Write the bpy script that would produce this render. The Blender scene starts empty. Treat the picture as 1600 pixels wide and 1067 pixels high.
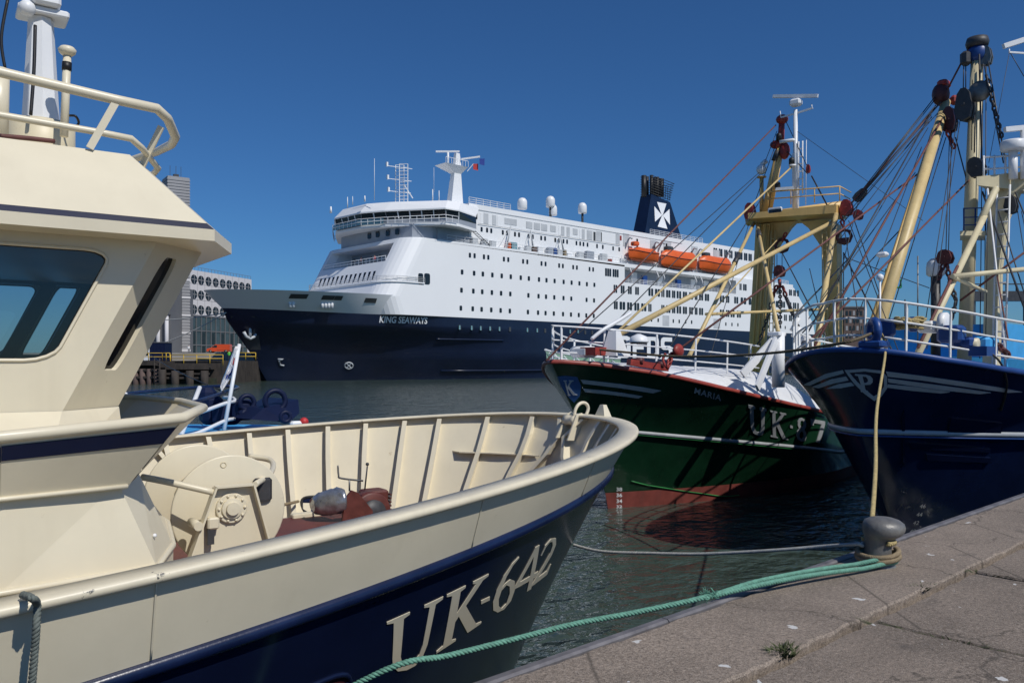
import bpy, bmesh, math, random
import numpy as np
from mathutils import Vector, Matrix
from mathutils.geometry import tessellate_polygon
random.seed(7)
rnd = random.Random(11)
R = math.radians
sc = bpy.context.scene
COL = sc.collection

# ------------------------------------------------------------------ camera, sky, sun, exposure
FOC, CX, HY, EYE, EYE_Q = 1295.0, 800.0, 567.0, 3.6, 1.6     # survey values in photo pixels / metres
QUAY_Z = EYE - EYE_Q
_th = math.atan2(1389.0, FOC)
FW = (math.cos(_th), math.sin(_th)); RT = (math.sin(_th), -math.cos(_th))
CAM = (0.0, -EYE_Q * FOC / 480.0 * math.sin(_th), EYE)
cam = bpy.data.cameras.new('camera'); co = bpy.data.objects.new('camera', cam); COL.objects.link(co)
cam.sensor_width = 36.0; cam.lens = FOC / 1600.0 * 36.0
cam.shift_y = (HY - 533.5) / 1600.0
cam.clip_start = 0.05; cam.clip_end = 6000
co.location = CAM
co.rotation_euler = (R(90), 0, math.atan2(FW[1], FW[0]) - R(90))
sc.camera = co

SUN_AZ_RIGHT, SUN_EL = R(45), R(48)          # right of straight behind the viewer, above the horizon
sx = -FW[0] * math.cos(SUN_AZ_RIGHT) + RT[0] * math.sin(SUN_AZ_RIGHT)
sy = -FW[1] * math.cos(SUN_AZ_RIGHT) + RT[1] * math.sin(SUN_AZ_RIGHT)
TO_SUN = Vector((sx * math.cos(SUN_EL), sy * math.cos(SUN_EL), math.sin(SUN_EL)))
w = bpy.data.worlds.new('World'); sc.world = w; w.use_nodes = True
nt = w.node_tree
bg = nt.nodes['Background']; sky = nt.nodes.new('ShaderNodeTexSky'); sky.sky_type = 'NISHITA'
sky.sun_disc = False; sky.sun_elevation = SUN_EL; sky.sun_rotation = math.atan2(sx, sy)
sky.air_density = 1.0; sky.dust_density = 0.2; sky.ozone_density = 10.0; sky.altitude = 0
wb = nt.nodes.new('ShaderNodeVectorMath'); wb.operation = 'MULTIPLY'; wb.inputs[1].default_value = (.62, .97, 1.22)      # camera white balance of the clear northern sky
nt.links.new(sky.outputs[0], wb.inputs[0]); nt.links.new(wb.outputs[0], bg.inputs[0]); bg.inputs[1].default_value = 0.057
sl = bpy.data.lights.new('sun', 'SUN'); so = bpy.data.objects.new('sun', sl); COL.objects.link(so)
sl.energy = 3.3; sl.angle = R(0.53); sl.color = (1.0, 0.96, 0.89)
so.rotation_euler = TO_SUN.to_track_quat('Z', 'Y').to_euler(); so.location = (0, -20, 40)
sc.view_settings.view_transform = 'Standard'; sc.view_settings.look = 'None'
sc.view_settings.exposure = 0.06; sc.view_settings.gamma = 1.0
sc.render.engine = 'CYCLES'
sc.cycles.max_bounces = 8; sc.cycles.transparent_max_bounces = 12

# ------------------------------------------------------------------ survey helpers
def ray(px, py):
    u = (px - CX) / FOC
    return (FW[0] + RT[0] * u, FW[1] + RT[1] * u, (HY - py) / FOC)
def at(px, py, d):
    r = ray(px, py); return (CAM[0] + r[0] * d, CAM[1] + r[1] * d, CAM[2] + r[2] * d)

class Frame:
    """A thing's own axes: x forward, y to port, z up from the water."""
    def __init__(s, name, x, y, yaw=0.0, z=0.0, label=None, cat=None, group=None):
        s.x, s.y, s.z, s.c, s.s = x, y, z, math.cos(yaw), math.sin(yaw)
        o = bpy.data.objects.new(name, None); COL.objects.link(o)
        o.location = (x, y, z); o.rotation_euler = (0, 0, yaw); o.empty_display_size = 0.2
        s.root = o
        if label: tag(o, label, cat, group)
    def loc(s, p):
        dx, dy = p[0] - s.x, p[1] - s.y
        return (dx * s.c + dy * s.s, -dx * s.s + dy * s.c, p[2] - s.z)
    def wor(s, p): return (s.x + p[0] * s.c - p[1] * s.s, s.y + p[0] * s.s + p[1] * s.c, s.z + p[2])
    def _r(s, px, py):
        r = ray(px, py); return s.loc(CAM), (r[0] * s.c + r[1] * s.s, -r[0] * s.s + r[1] * s.c, r[2])
    def on(s, axis, px, py, val):
        c, r = s._r(px, py); t = (val - c[axis]) / r[axis]
        return (c[0] + r[0] * t, c[1] + r[1] * t, c[2] + r[2] * t)
    def X(s, px, py, v): return s.on(0, px, py, v)
    def Y(s, px, py, v): return s.on(1, px, py, v)
    def Z(s, px, py, v): return s.on(2, px, py, v)
    def D(s, px, py, d): return s.loc(at(px, py, d))

def tag(o, label=None, cat=None, group=None, kind=None):
    if label: o['label'] = label
    if cat: o['category'] = cat
    if group: o['group'] = group
    if kind: o['kind'] = kind
    return o

# ------------------------------------------------------------------ mesh collector
def V(p): return Vector(p)
def arc(c, r, a0, a1, n, plane='xz'):
    out = []
    for i in range(n + 1):
        a = a0 + (a1 - a0) * i / n; q = (r * math.cos(a), r * math.sin(a))
        out.append({'xz': (c[0] + q[0], c[1], c[2] + q[1]), 'xy': (c[0] + q[0], c[1] + q[1], c[2]),
                    'yz': (c[0], c[1] + q[0], c[2] + q[1])}[plane])
    return out

class MB:
    def __init__(s): s.v = []; s.f = []; s.sm = []
    def add(s, vs, fs, smooth=False):
        b = len(s.v); s.v += [tuple(p) for p in vs]
        for f in fs: s.f.append([b + i for i in f]); s.sm.append(smooth)
        return s
    def box(s, lo, hi):
        x0, y0, z0 = lo; x1, y1, z1 = hi
        vs = [(x, y, z) for x in (x0, x1) for y in (y0, y1) for z in (z0, z1)]
        return s.add(vs, [(0, 1, 3, 2), (4, 6, 7, 5), (0, 4, 5, 1), (2, 3, 7, 6), (0, 2, 6, 4), (1, 5, 7, 3)])
    def cbox(s, c, size, bev=0.0):
        h = [q / 2 for q in size]
        if bev <= 0: return s.box([c[i] - h[i] for i in range(3)], [c[i] + h[i] for i in range(3)])
        pl = [(-h[0] + bev, -h[1]), (h[0] - bev, -h[1]), (h[0], -h[1] + bev), (h[0], h[1] - bev),
              (h[0] - bev, h[1]), (-h[0] + bev, h[1]), (-h[0], h[1] - bev), (-h[0], -h[1] + bev)]
        k = 1 - bev / max(h[0], h[1])
        rings = [[(c[0] + x * k, c[1] + y * k, c[2] - h[2]) for x, y in pl], [(c[0] + x, c[1] + y, c[2] - h[2] + bev) for x, y in pl],
                 [(c[0] + x, c[1] + y, c[2] + h[2] - bev) for x, y in pl], [(c[0] + x * k, c[1] + y * k, c[2] + h[2]) for x, y in pl]]
        return s.loft(rings)
    def loft(s, rings, cap=True, closed=True, smooth=False):
        n = len(rings[0]); vs = [p for r in rings for p in r]; fs = []
        for i in range(len(rings) - 1):
            for j in range(n if closed else n - 1):
                k = (j + 1) % n
                fs.append((i * n + j, i * n + k, (i + 1) * n + k, (i + 1) * n + j))
        s.add(vs, fs, smooth)
        if cap:
            b = len(s.v) - len(vs); m = len(rings) - 1
            s.f.append([b + j for j in range(n)][::-1]); s.sm.append(False)
            s.f.append([b + m * n + j for j in range(n)]); s.sm.append(False)
        return s
    def prism(s, poly, z0, z1): return s.loft([[(x, y, z0) for x, y in poly], [(x, y, z1) for x, y in poly]])
    def hexa(s, a, b):                        # two quads -> solid
        return s.loft([a, b])
    def slab(s, poly, t):                     # planar polygon given thickness along its normal
        p = [V(q) for q in poly]; n = (p[1] - p[0]).cross(p[2] - p[1])
        if n.length < 1e-9: n = (p[2] - p[0]).cross(p[-1] - p[0])
        n.normalize()
        return s.loft([[tuple(q - n * t / 2) for q in p], [tuple(q + n * t / 2) for q in p]])
    def _fr(s, d, up=None):
        d = d.normalized(); u = Vector((0, 0, 1)) if abs(d.z) < 0.95 else Vector((1, 0, 0))
        a = d.cross(u).normalized(); return a, a.cross(d).normalized()
    def bar(s, p, q, r, r2=None, n=8, cap=True):
        p, q = V(p), V(q); a, b = s._fr(q - p); r2 = r if r2 is None else r2
        ring = lambda c, rr: [tuple(c + (a * math.cos(t) + b * math.sin(t)) * rr) for t in [2 * math.pi * (i + .5) / n for i in range(n)]]
        return s.loft([ring(p, r), ring(q, r2)], cap=cap, smooth=n > 4)
    def beam(s, p, q, wdt, hgt):              # rectangular bar, hgt roughly vertical
        p, q = V(p), V(q); a, b = s._fr(q - p)
        ring = lambda c: [tuple(c + a * (i * wdt / 2) + b * (j * hgt / 2)) for i, j in ((-1, -1), (1, -1), (1, 1), (-1, 1))]
        return s.loft([ring(p), ring(q)])
    def tube(s, path, r, n=8, closed=False, cap=True):
        P = [V(p) for p in path]; m = len(P); rr = r if isinstance(r, (list, tuple)) else [r] * m
        tang = []
        for i in range(m):
            if closed: t = P[(i + 1) % m] - P[i - 1]
            else: t = P[min(i + 1, m - 1)] - P[max(i - 1, 0)]
            tang.append(t.normalized() if t.length > 1e-9 else Vector((0, 0, 1)))
        a, b = s._fr(tang[0]); rings = []
        for i in range(m):
            a = (a - tang[i] * a.dot(tang[i])).normalized(); b = tang[i].cross(a)
            rings.append([tuple(P[i] + (a * math.cos(t) + b * math.sin(t)) * rr[i]) for t in [2 * math.pi * (k + .5) / n for k in range(n)]])
        if closed: rings.append(rings[0])
        return s.loft(rings, cap=cap and not closed, smooth=True)
    def lathe(s, prof, c=(0, 0, 0), axis='z', n=20, smooth=True):
        rings = []
        for r, h in prof:
            ring = []
            for k in range(n):
                t = 2 * math.pi * k / n; x, y = r * math.cos(t), r * math.sin(t)
                ring.append({'z': (c[0] + x, c[1] + y, c[2] + h), 'y': (c[0] + x, c[1] + h, c[2] + y), 'x': (c[0] + h, c[1] + x, c[2] + y)}[axis])
            rings.append(ring)
        return s.loft(rings, smooth=smooth)
    def ball(s, c, r, n=10, m=6, sq=(1, 1, 1)):
        rings = []
        for i in range(m + 1):
            t = math.pi * min(max(i / m, .03), .97) - math.pi / 2
            rings.append([(c[0] + r * sq[0] * math.cos(t) * math.cos(2 * math.pi * k / n), c[1] + r * sq[1] * math.cos(t) * math.sin(2 * math.pi * k / n),
                           c[2] + r * sq[2] * math.sin(t)) for k in range(n)])
        return s.loft(rings, smooth=True)
    def ring(s, c, rad, r, axis='y', n=20, k=8, a0=0, a1=2 * math.pi):
        pl = {'y': 'xz', 'z': 'xy', 'x': 'yz'}[axis]; full = abs(a1 - a0 - 2 * math.pi) < 1e-6
        p = arc(c, rad, a0, a1, n, pl)
        return s.tube(p[:-1] if full else p, r, k, closed=full)
    def poly(s, outer, holes=()):             # flat filled outline (with holes) from 3-D points
        loops = [outer] + list(holes); tri = tessellate_polygon([[V(p) for p in l] for l in loops])
        return s.add([p for l in loops for p in l], tri)
    def plate(s, outer, holes, M, t):         # 2-D outline with holes -> plate of thickness t on matrix M (x,y in plane, z out)
        loops = [outer] + list(holes); tri = tessellate_polygon([[Vector((x, y, 0)) for x, y in l] for l in loops])
        flat = [p for l in loops for p in l]; n = len(flat)
        vs = [tuple(M @ Vector((x, y, 0))) for x, y in flat] + [tuple(M @ Vector((x, y, t))) for x, y in flat]
        fs = [tuple(f) for f in tri] + [tuple(n + i for i in f) for f in tri]; b = 0
        for l in loops:
            m = len(l)
            for i in range(m): j = (i + 1) % m; fs.append((b + i, b + j, n + b + j, n + b + i))
            b += m
        return s.add(vs, fs)
    def build(s, name, mat, parent=None, smooth=None, fix=True, data_only=False):
        me = bpy.data.meshes.new(name); me.from_pydata(s.v, [], s.f)
        me.polygons.foreach_set('use_smooth', [bool(x) if smooth is None else smooth for x in s.sm])
        if fix:
            bm = bmesh.new(); bm.from_mesh(me); bmesh.ops.recalc_face_normals(bm, faces=bm.faces); bm.to_mesh(me); bm.free()
        if isinstance(mat, (list, tuple)):
            for m in mat: me.materials.append(m)
        else: me.materials.append(mat)
        me.update()
        if data_only: return me
        o = bpy.data.objects.new(name, me); COL.objects.link(o)
        if parent is not None: o.parent = parent.root if isinstance(parent, Frame) else parent
        return o

def inst(name, me, parent, loc, scale=(1, 1, 1), rot=(0, 0, 0)):
    o = bpy.data.objects.new(name, me); COL.objects.link(o)
    if parent is not None: o.parent = parent.root if isinstance(parent, Frame) else parent
    o.location = loc; o.scale = scale; o.rotation_euler = rot
    return o
def line(name, p, q, r, mat, parent, n=6): return MB().bar(p, q, r, n=n).build(name, mat, parent)
def sag(p, q, s, n=14): return [tuple(V(p).lerp(V(q), i / n) - Vector((0, 0, s * 4 * (i / n) * (1 - i / n)))) for i in range(n + 1)]
def rrect(x0, y0, x1, y1, r, n=4):
    out = []
    for cx, cy, a in ((x1 - r, y0 + r, -90), (x1 - r, y1 - r, 0), (x0 + r, y1 - r, 90), (x0 + r, y0 + r, 180)):
        for i in range(n + 1): t = R(a + 90 * i / n); out.append((cx + r * math.cos(t), cy + r * math.sin(t)))
    return out
def lerp(a, b, t): return tuple(a[i] + (b[i] - a[i]) * t for i in range(len(a)))
def smooth_path(pts, n=6):
    P = [V(p) for p in pts]; out = []
    for i in range(len(P) - 1):
        a, b, c, d = P[max(i - 1, 0)], P[i], P[i + 1], P[min(i + 2, len(P) - 1)]
        for k in range(n):
            t = k / n
            out.append(tuple(.5 * ((2 * b) + (c - a) * t + (2 * a - 5 * b + 4 * c - d) * t * t + (3 * b - a - 3 * c + d) * t ** 3)))
    out.append(tuple(P[-1])); return out
def resample(path, step):
    P = [V(p) for p in path]; L = [0]
    for i in range(1, len(P)): L.append(L[-1] + (P[i] - P[i - 1]).length)
    n = max(2, int(L[-1] / step)); out = []; j = 0
    for k in range(n + 1):
        s_ = L[-1] * k / n
        while j < len(P) - 2 and L[j + 1] < s_: j += 1
        out.append(tuple(P[j].lerp(P[j + 1], (s_ - L[j]) / max(L[j + 1] - L[j], 1e-9))))
    return out
def rope_mesh(path, r, pitch, strands=3, n=6, step=None):
    """laid rope: strands wound round each other"""
    P = [V(p) for p in resample(path, step or pitch / 7)]; mb = MB()
    a = None; fr = []
    for i in range(len(P)):
        t = (P[min(i + 1, len(P) - 1)] - P[max(i - 1, 0)]).normalized()
        if a is None: a, _ = mb._fr(t)
        a = (a - t * a.dot(t)).normalized(); fr.append((a.copy(), t.cross(a)))
    s_ = 0
    for k in range(strands):
        pts = []; s_ = 0
        for i in range(len(P)):
            if i: s_ += (P[i] - P[i - 1]).length
            th = 2 * math.pi * (s_ / pitch + k / strands)
            pts.append(tuple(P[i] + (fr[i][0] * math.cos(th) + fr[i][1] * math.sin(th)) * r * .52))
        mb.tube(pts, r * .56, n)
    return mb
def chain_mesh(p, q, link, r, s=0.0):
    pts = resample(sag(p, q, s, 12), link * .72); mb = MB()
    for i in range(len(pts) - 1):
        a, b = V(pts[i]), V(pts[i + 1]); c = (a + b) / 2; d = (b - a).normalized(); u, v = mb._fr(d); u = u if i % 2 else v
        mb.tube([tuple(c + d * math.cos(t) * link / 2 + u * math.sin(t) * link * .28) for t in [2 * math.pi * k / 8 for k in range(8)]], r, 5, closed=True)
    return mb
def rod_ladder(mb, p, q, wdir, width, r, step):
    p, q, wv = V(p), V(q), V(wdir).normalized() * width / 2
    mb.bar(p - wv, q - wv, r, n=6); mb.bar(p + wv, q + wv, r, n=6)
    n = int((q - p).length / step)
    for i in range(1, n): c = p.lerp(q, i / n); mb.bar(c - wv, c + wv, r * .8, n=5)
    return mb

# ------------------------------------------------------------------ hull surfaces
class Hull:
    def __init__(s, levels, aend, pw=None): s.lv = levels; s.ae = aend; s.pw = pw or [1] * (len(levels) - 1)
    def lev(s, i, t):
        a0, W, L, n, m, z = s.lv[i]; a = a0 + (s.ae - a0) * t * t; q = min(max((a - a0) / L, 0), 1)
        return a, W * (1 - (1 - q) ** n) ** (1 / m), z(a)
    def P(s, t, v, side=1):
        n = len(s.lv) - 1; i = min(int(v), n - 1); f = v - i
        a, w_, z = s.lev(i, t); b, u, y = s.lev(i + 1, t)
        return (-(a + (b - a) * f), side * (w_ + (u - w_) * f ** s.pw[i]), z + (y - z) * f)
    def tx(s, x, v):
        lo, hi = 0., 1.
        for j in range(26):
            t = (lo + hi) / 2
            if s.P(t, v)[0] > x: lo = t
            else: hi = t
        return t
    def find(s, x, z, vlo=0., vhi=None):
        vhi = len(s.lv) - 1. if vhi is None else vhi
        for k in range(26):
            v = (vlo + vhi) / 2; t = s.tx(x, v)
            if s.P(t, v)[2] < z: vlo = v
            else: vhi = v
        return t, v
    def off(s, t, v, side, o):
        p = V(s.P(t, v, side)); e = 2e-3
        a = V(s.P(min(t + e, 1), v, side)) - V(s.P(max(t - e, 0), v, side)); b = V(s.P(t, min(v + e, len(s.lv) - 1), side)) - V(s.P(t, max(v - e, 0), side))
        n = a.cross(b)
        if n.length < 1e-12: return tuple(p)
        n.normalize()
        if n.y * side < 0: n = -n
        return tuple(p + n * o)
    def skin(s, v0, v1, nt, nv, t1=1.0, stern=True, sides=(1, -1), o=0.0):
        mb = MB()
        for sd in sides:
            rows = []
            for j in range(nv + 1):
                v = v0 + (v1 - v0) * j / nv
                rows.append([s.P(t1 * i / nt, v, sd) if not o else s.off(max(t1 * i / nt, 1e-3), v, sd, o) for i in range(nt + 1)])
            vs = [p for r_ in rows for p in r_]; m = nt + 1
            mb.add(vs, [(j * m + i, j * m + i + 1, (j + 1) * m + i + 1, (j + 1) * m + i) for j in range(nv) for i in range(nt)], True)
        if stern and len(sides) == 2:
            for j in range(nv):
                va, vb = v0 + (v1 - v0) * j / nv, v0 + (v1 - v0) * (j + 1) / nv
                mb.add([s.P(t1, va, 1), s.P(t1, va, -1), s.P(t1, vb, -1), s.P(t1, vb, 1)], [(0, 1, 2, 3)])
        return mb
    def weld(s, mb, name, mat, parent):
        o = mb.build(name, mat, parent, fix=False); me = o.data
        bm = bmesh.new(); bm.from_mesh(me); bmesh.ops.remove_doubles(bm, verts=bm.verts, dist=1e-4)
        bmesh.ops.recalc_face_normals(bm, faces=bm.faces); bm.to_mesh(me); bm.free(); return o
    def deck(s, v, nt, t1=1.0, dz=0.0, crown=0.0, inset=0.0):
        mb = MB(); L = []; k = 10
        for i in range(nt + 1):
            x, y, z = s.P(t1 * i / nt, v); y = max(y - inset, 0)
            cr = crown * min(1, y / 2.2) ** 1.5; L.append([(x, y * (1 - 2 * j / k), z + dz + cr * (1 - (1 - 2 * j / k) ** 2)) for j in range(k + 1)])
        vs = [p for r_ in L for p in r_]; m = k + 1
        return mb.add(vs, [(i * m + j, i * m + j + 1, (i + 1) * m + j + 1, (i + 1) * m + j) for i in range(nt) for j in range(k)], True)
    def line(s, v, side, t0, t1, n, o=0.0): return [s.off(max(t0 + (t1 - t0) * i / n, 1e-3), v, side, o) for i in range(n + 1)]

# ------------------------------------------------------------------ lettering: outlines in a unit box, laid on a surface
GL = {
 'U': [[(0, 1), (.38, 1), (.38, .96), (.28, .93), (.28, .28), (.33, .15), (.45, .09), (.6, .1), (.71, .2), (.75, .34), (.75, .93), (.64, .96), (.64, 1), (1, 1), (1, .96), (.87, .93), (.87, .32), (.81, .14), (.66, .03), (.46, 0), (.25, .03), (.13, .14), (.11, .3), (.11, .93), (0, .96)]],
 'K': [[(0, 1), (.4, 1), (.4, .96), (.3, .93), (.3, .55), (.66, .93), (.57, .96), (.57, 1), (.95, 1), (.95, .96), (.82, .93), (.49, .6), (.86, .07), (1, .04), (1, 0), (.67, 0), (.36, .47), (.3, .4), (.3, .07), (.4, .04), (.4, 0), (0, 0), (0, .04), (.12, .07), (.12, .93), (0, .96)]],
 '-': [[(.05, .4), (.95, .4), (.95, .52), (.05, .52)]],
 '6': [[(.87, 1), (.6, .93), (.32, .76), (.13, .52), (.07, .3), (.15, .1), (.35, 0), (.6, 0), (.85, .12), (.93, .32), (.85, .52), (.63, .61), (.43, .58), (.33, .52), (.45, .72), (.65, .88), (.89, .97)],
       [(.5, .53), (.66, .46), (.72, .3), (.65, .11), (.48, .05), (.34, .14), (.28, .3), (.33, .46)]],
 '4': [[(.6, 1), (.78, 1), (.78, .36), (.96, .36), (.96, .25), (.78, .25), (.78, 0), (.59, 0), (.59, .25), (.02, .25), (.02, .33)], [(.59, .36), (.59, .8), (.18, .36)]],
 '2': [[(.08, .72), (.2, .92), (.45, 1), (.75, .93), (.87, .74), (.78, .52), (.5, .28), (.3, .13), (.76, .13), (.88, .25), (.95, .24), (.88, 0), (.03, 0), (.03, .06), (.4, .4), (.62, .62), (.66, .78), (.57, .9), (.42, .93), (.26, .86), (.14, .7)]],
 '8': [[(.5, 1), (.75, .95), (.88, .82), (.88, .66), (.74, .53), (.9, .4), (.95, .22), (.82, .06), (.5, 0), (.18, .06), (.05, .22), (.1, .4), (.26, .53), (.12, .66), (.12, .82), (.25, .95)],
       [(.5, .9), (.36, .85), (.34, .7), (.5, .59), (.66, .7), (.64, .85)], [(.5, .46), (.32, .36), (.3, .18), (.5, .1), (.7, .18), (.68, .36)]],
 '7': [[(.05, 1), (.97, 1), (.97, .86), (.58, 0), (.34, 0), (.72, .84), (.2, .84), (.2, .74), (.05, .74)]],
 'V': [[(0, 1), (.36, 1), (.36, .9), (.28, .9), (.28, .3), (.36, .16), (.5, .12), (.64, .16), (.72, .3), (.72, .9), (.64, .9), (.64, 1), (1, 1), (1, .9), (.92, .9), (.92, .26), (.8, .06), (.5, 0), (.2, .06), (.08, .26), (.08, .9), (0, .9)]],
 'P': [[(0, 1), (.62, 1), (.85, .95), (.97, .8), (.95, .6), (.8, .46), (.55, .42), (.42, .43), (.42, .1), (.58, .08), (.58, 0), (.02, 0), (.02, .08), (.16, .1), (.16, .9), (0, .92)], [(.42, .9), (.42, .53), (.56, .53), (.68, .62), (.7, .76), (.62, .88)]],
 'D': [[(0, 1), (.72, 1), (.94, .94), (1, .78), (1, .22), (.94, .06), (.72, 0), (0, 0)], [(.3, .82), (.3, .18), (.62, .18), (.69, .26), (.69, .74), (.62, .82)]],
 'F': [[(0, 1), (.98, 1), (.98, .8), (.3, .8), (.3, .6), (.88, .6), (.88, .4), (.3, .4), (.3, 0), (0, 0)]],
 'S': [[(.98, 1), (.24, 1), (.06, .94), (0, .8), (0, .6), (.06, .46), (.22, .4), (.66, .4), (.7, .35), (.7, .25), (.64, .2), (.02, .2), (.02, 0), (.78, 0), (.94, .06), (1, .2), (1, .4), (.94, .54), (.78, .6), (.36, .6), (.3, .65), (.3, .75), (.36, .8), (.98, .8)]],
 'X': [[(.06, .96), (.16, 1), (.5, .93), (.84, 1), (.94, .96)]],
}
def densify(l, d):
    out = []
    for i in range(len(l)):
        a, b = l[i], l[(i + 1) % len(l)]; n = max(1, int(math.hypot(b[0] - a[0], b[1] - a[1]) / d))
        out += [(a[0] + (b[0] - a[0]) * k / n, a[1] + (b[1] - a[1]) * k / n) for k in range(n)]
    return out
def tri_grid(a, b, c, n):
    idx = {}; pts = []
    for i in range(n + 1):
        for j in range(n + 1 - i):
            u, v = i / n, j / n; idx[(i, j)] = len(pts); pts.append((a[0] * (1 - u - v) + b[0] * u + c[0] * v, a[1] * (1 - u - v) + b[1] * u + c[1] * v))
    fs = []
    for i in range(n):
        for j in range(n - i):
            fs.append((idx[(i, j)], idx[(i + 1, j)], idx[(i, j + 1)]))
            if j < n - i - 1: fs.append((idx[(i + 1, j)], idx[(i + 1, j + 1)], idx[(i, j + 1)]))
    return pts, fs
def on_curved(mb, loops, f, o0=.004, o1=.016, n=4):
    """like on_surface, with the face divided so that it follows a curved plate"""
    flat = [p for l in loops for p in l]
    for t in tessellate_polygon([[Vector((x, y, 0)) for x, y in l] for l in loops]):
        p, fs = tri_grid(flat[t[0]], flat[t[1]], flat[t[2]], n); mb.add([f(x, y, o1) for x, y in p], fs)
    for l in loops:
        m = len(l); mb.add([f(x, y, o0) for x, y in l] + [f(x, y, o1) for x, y in l], [(i, (i + 1) % m, m + (i + 1) % m, m + i) for i in range(m)])
    return mb
def on_surface(mb, loops, f, o0=.004, o1=.016):
    """2-D loops laid on a surface; f(x, y, offset) -> point; raised plate with edges"""
    tri = tessellate_polygon([[Vector((x, y, 0)) for x, y in l] for l in loops]); flat = [p for l in loops for p in l]; n = len(flat)
    vs = [f(x, y, o0) for x, y in flat] + [f(x, y, o1) for x, y in flat]; fs = [tuple(n + i for i in t) for t in tri]; b = 0
    for l in loops:
        m = len(l)
        for i in range(m): j = (i + 1) % m; fs.append((b + i, b + j, n + b + j, n + b + i))
        b += m
    return mb.add(vs, fs)
def font_mesh(txt, bold=0.0, sp=1.0):
    cu = bpy.data.curves.new('lettering', 'FONT'); cu.body = txt; cu.offset = bold; cu.space_character = sp; cu.resolution_u = 3
    ob = bpy.data.objects.new('lettering', cu); COL.objects.link(ob)
    dg = bpy.context.evaluated_depsgraph_get(); me = bpy.data.meshes.new_from_object(ob.evaluated_get(dg))
    bm = bmesh.new(); bm.from_mesh(me); xs = [v.co.x for v in bm.verts]; ys = [v.co.y for v in bm.verts]
    x0, x1, y0, y1 = min(xs), max(xs), min(ys), max(ys)
    for k in range(1, 12):
        bmesh.ops.bisect_plane(bm, geom=bm.verts[:] + bm.edges[:] + bm.faces[:], plane_co=(x0 + (x1 - x0) * k / 12, 0, 0), plane_no=(1, 0, 0))
    vs = [((v.co.x - x0) / (x1 - x0), (v.co.y - y0) / (y1 - y0)) for v in bm.verts]; bm.verts.index_update()
    fs = [[v.index for v in f.verts] for f in bm.faces]; bm.free()
    bpy.data.objects.remove(ob); bpy.data.curves.remove(cu); bpy.data.meshes.remove(me)
    return vs, fs

# ------------------------------------------------------------------ placing marks on a hull
_grid = {}
def hit(h, fr, side, px, py, v0, v1, t1=.9, tm=0.0):
    key = (id(h), side, v0, v1, t1, tm)
    c = fr.loc(CAM); fx = (FW[0] * fr.c + FW[1] * fr.s, -FW[0] * fr.s + FW[1] * fr.c); rx = (RT[0] * fr.c + RT[1] * fr.s, -RT[0] * fr.s + RT[1] * fr.c)
    def proj(p):
        a, b = p[0] - c[0], p[1] - c[1]; d = a * fx[0] + b * fx[1]
        return (CX + FOC * (a * rx[0] + b * rx[1]) / d, HY - FOC * (p[2] - c[2]) / d) if d > .2 else (1e6, 1e6)
    if key not in _grid:
        _grid[key] = [q for q in [(t1 * i / 90, v0 + (v1 - v0) * j / 40, *proj(h.P(t1 * i / 90, v0 + (v1 - v0) * j / 40, side))) for i in range(91) for j in range(41)] if q[0] >= tm]
    g = min(_grid[key], key=lambda q: (q[2] - px) ** 2 + (q[3] - py) ** 2); t, v = g[0], g[1]; st, sv = t1 / 90, (v1 - v0) / 40
    err = lambda t, v: (lambda q: (q[0] - px) ** 2 + (q[1] - py) ** 2)(proj(h.P(min(max(t, 0), 1), min(max(v, v0), v1), side)))
    b = err(t, v)
    for k in range(40):
        moved = False
        for dt, dv in ((st, 0), (-st, 0), (0, sv), (0, -sv)):
            e = err(t + dt, v + dv)
            if e < b: t, v, b, moved = t + dt, v + dv, e, True
        if not moved: st *= .5; sv *= .5
    return min(max(t, 1e-4), 1), min(max(v, v0), v1)
def hit_s(h, fr, px, py, v0, v1, t1=.85):
    """as hit(), for a rounded bow seen from ahead: signed t, either side of the stem, facing the viewer"""
    key = (id(h), 's', v0, v1, t1); c = fr.loc(CAM); fx = (FW[0] * fr.c + FW[1] * fr.s, -FW[0] * fr.s + FW[1] * fr.c); rx = (RT[0] * fr.c + RT[1] * fr.s, -RT[0] * fr.s + RT[1] * fr.c)
    S = lambda s_, v: h.P(min(abs(s_), 1), min(max(v, v0), v1), 1 if s_ >= 0 else -1)
    def proj(p):
        a, b = p[0] - c[0], p[1] - c[1]; d = a * fx[0] + b * fx[1]; return (CX + FOC * (a * rx[0] + b * rx[1]) / d, HY - FOC * (p[2] - c[2]) / d) if d > .2 else (1e6, 1e6)
    if key not in _grid:
        G_ = []
        for i in range(-90, 91):
            for j in range(41):
                s_, v = t1 * i / 90, v0 + (v1 - v0) * j / 40; sd = 1 if s_ >= 0 else -1; p = S(s_, v); q = h.off(max(abs(s_), 1e-3), v, sd, .01); n_ = V(q) - V(h.P(max(abs(s_), 1e-3), v, sd))
                if n_.dot(V(c) - V(p)) > 0: G_.append((s_, v, *proj(p)))
        _grid[key] = G_
    g = min(_grid[key], key=lambda q: (q[2] - px) ** 2 + (q[3] - py) ** 2); s_, v = g[0], g[1]; st, sv = t1 / 90, (v1 - v0) / 40
    err = lambda a, b: (lambda q: (q[0] - px) ** 2 + (q[1] - py) ** 2)(proj(S(a, b))); b = err(s_, v)
    for k in range(40):
        mv = False
        for dt, dv in ((st, 0), (-st, 0), (0, sv), (0, -sv)):
            e = err(s_ + dt, v + dv)
            if e < b: s_, v, b, mv = s_ + dt, v + dv, e, True
        if not mv: st *= .5; sv *= .5
    return s_, min(max(v, v0), v1)
def off_s(h, s_, v, o): return h.off(max(abs(s_), 2e-3), v, 1 if s_ >= 0 else -1, o)
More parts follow.
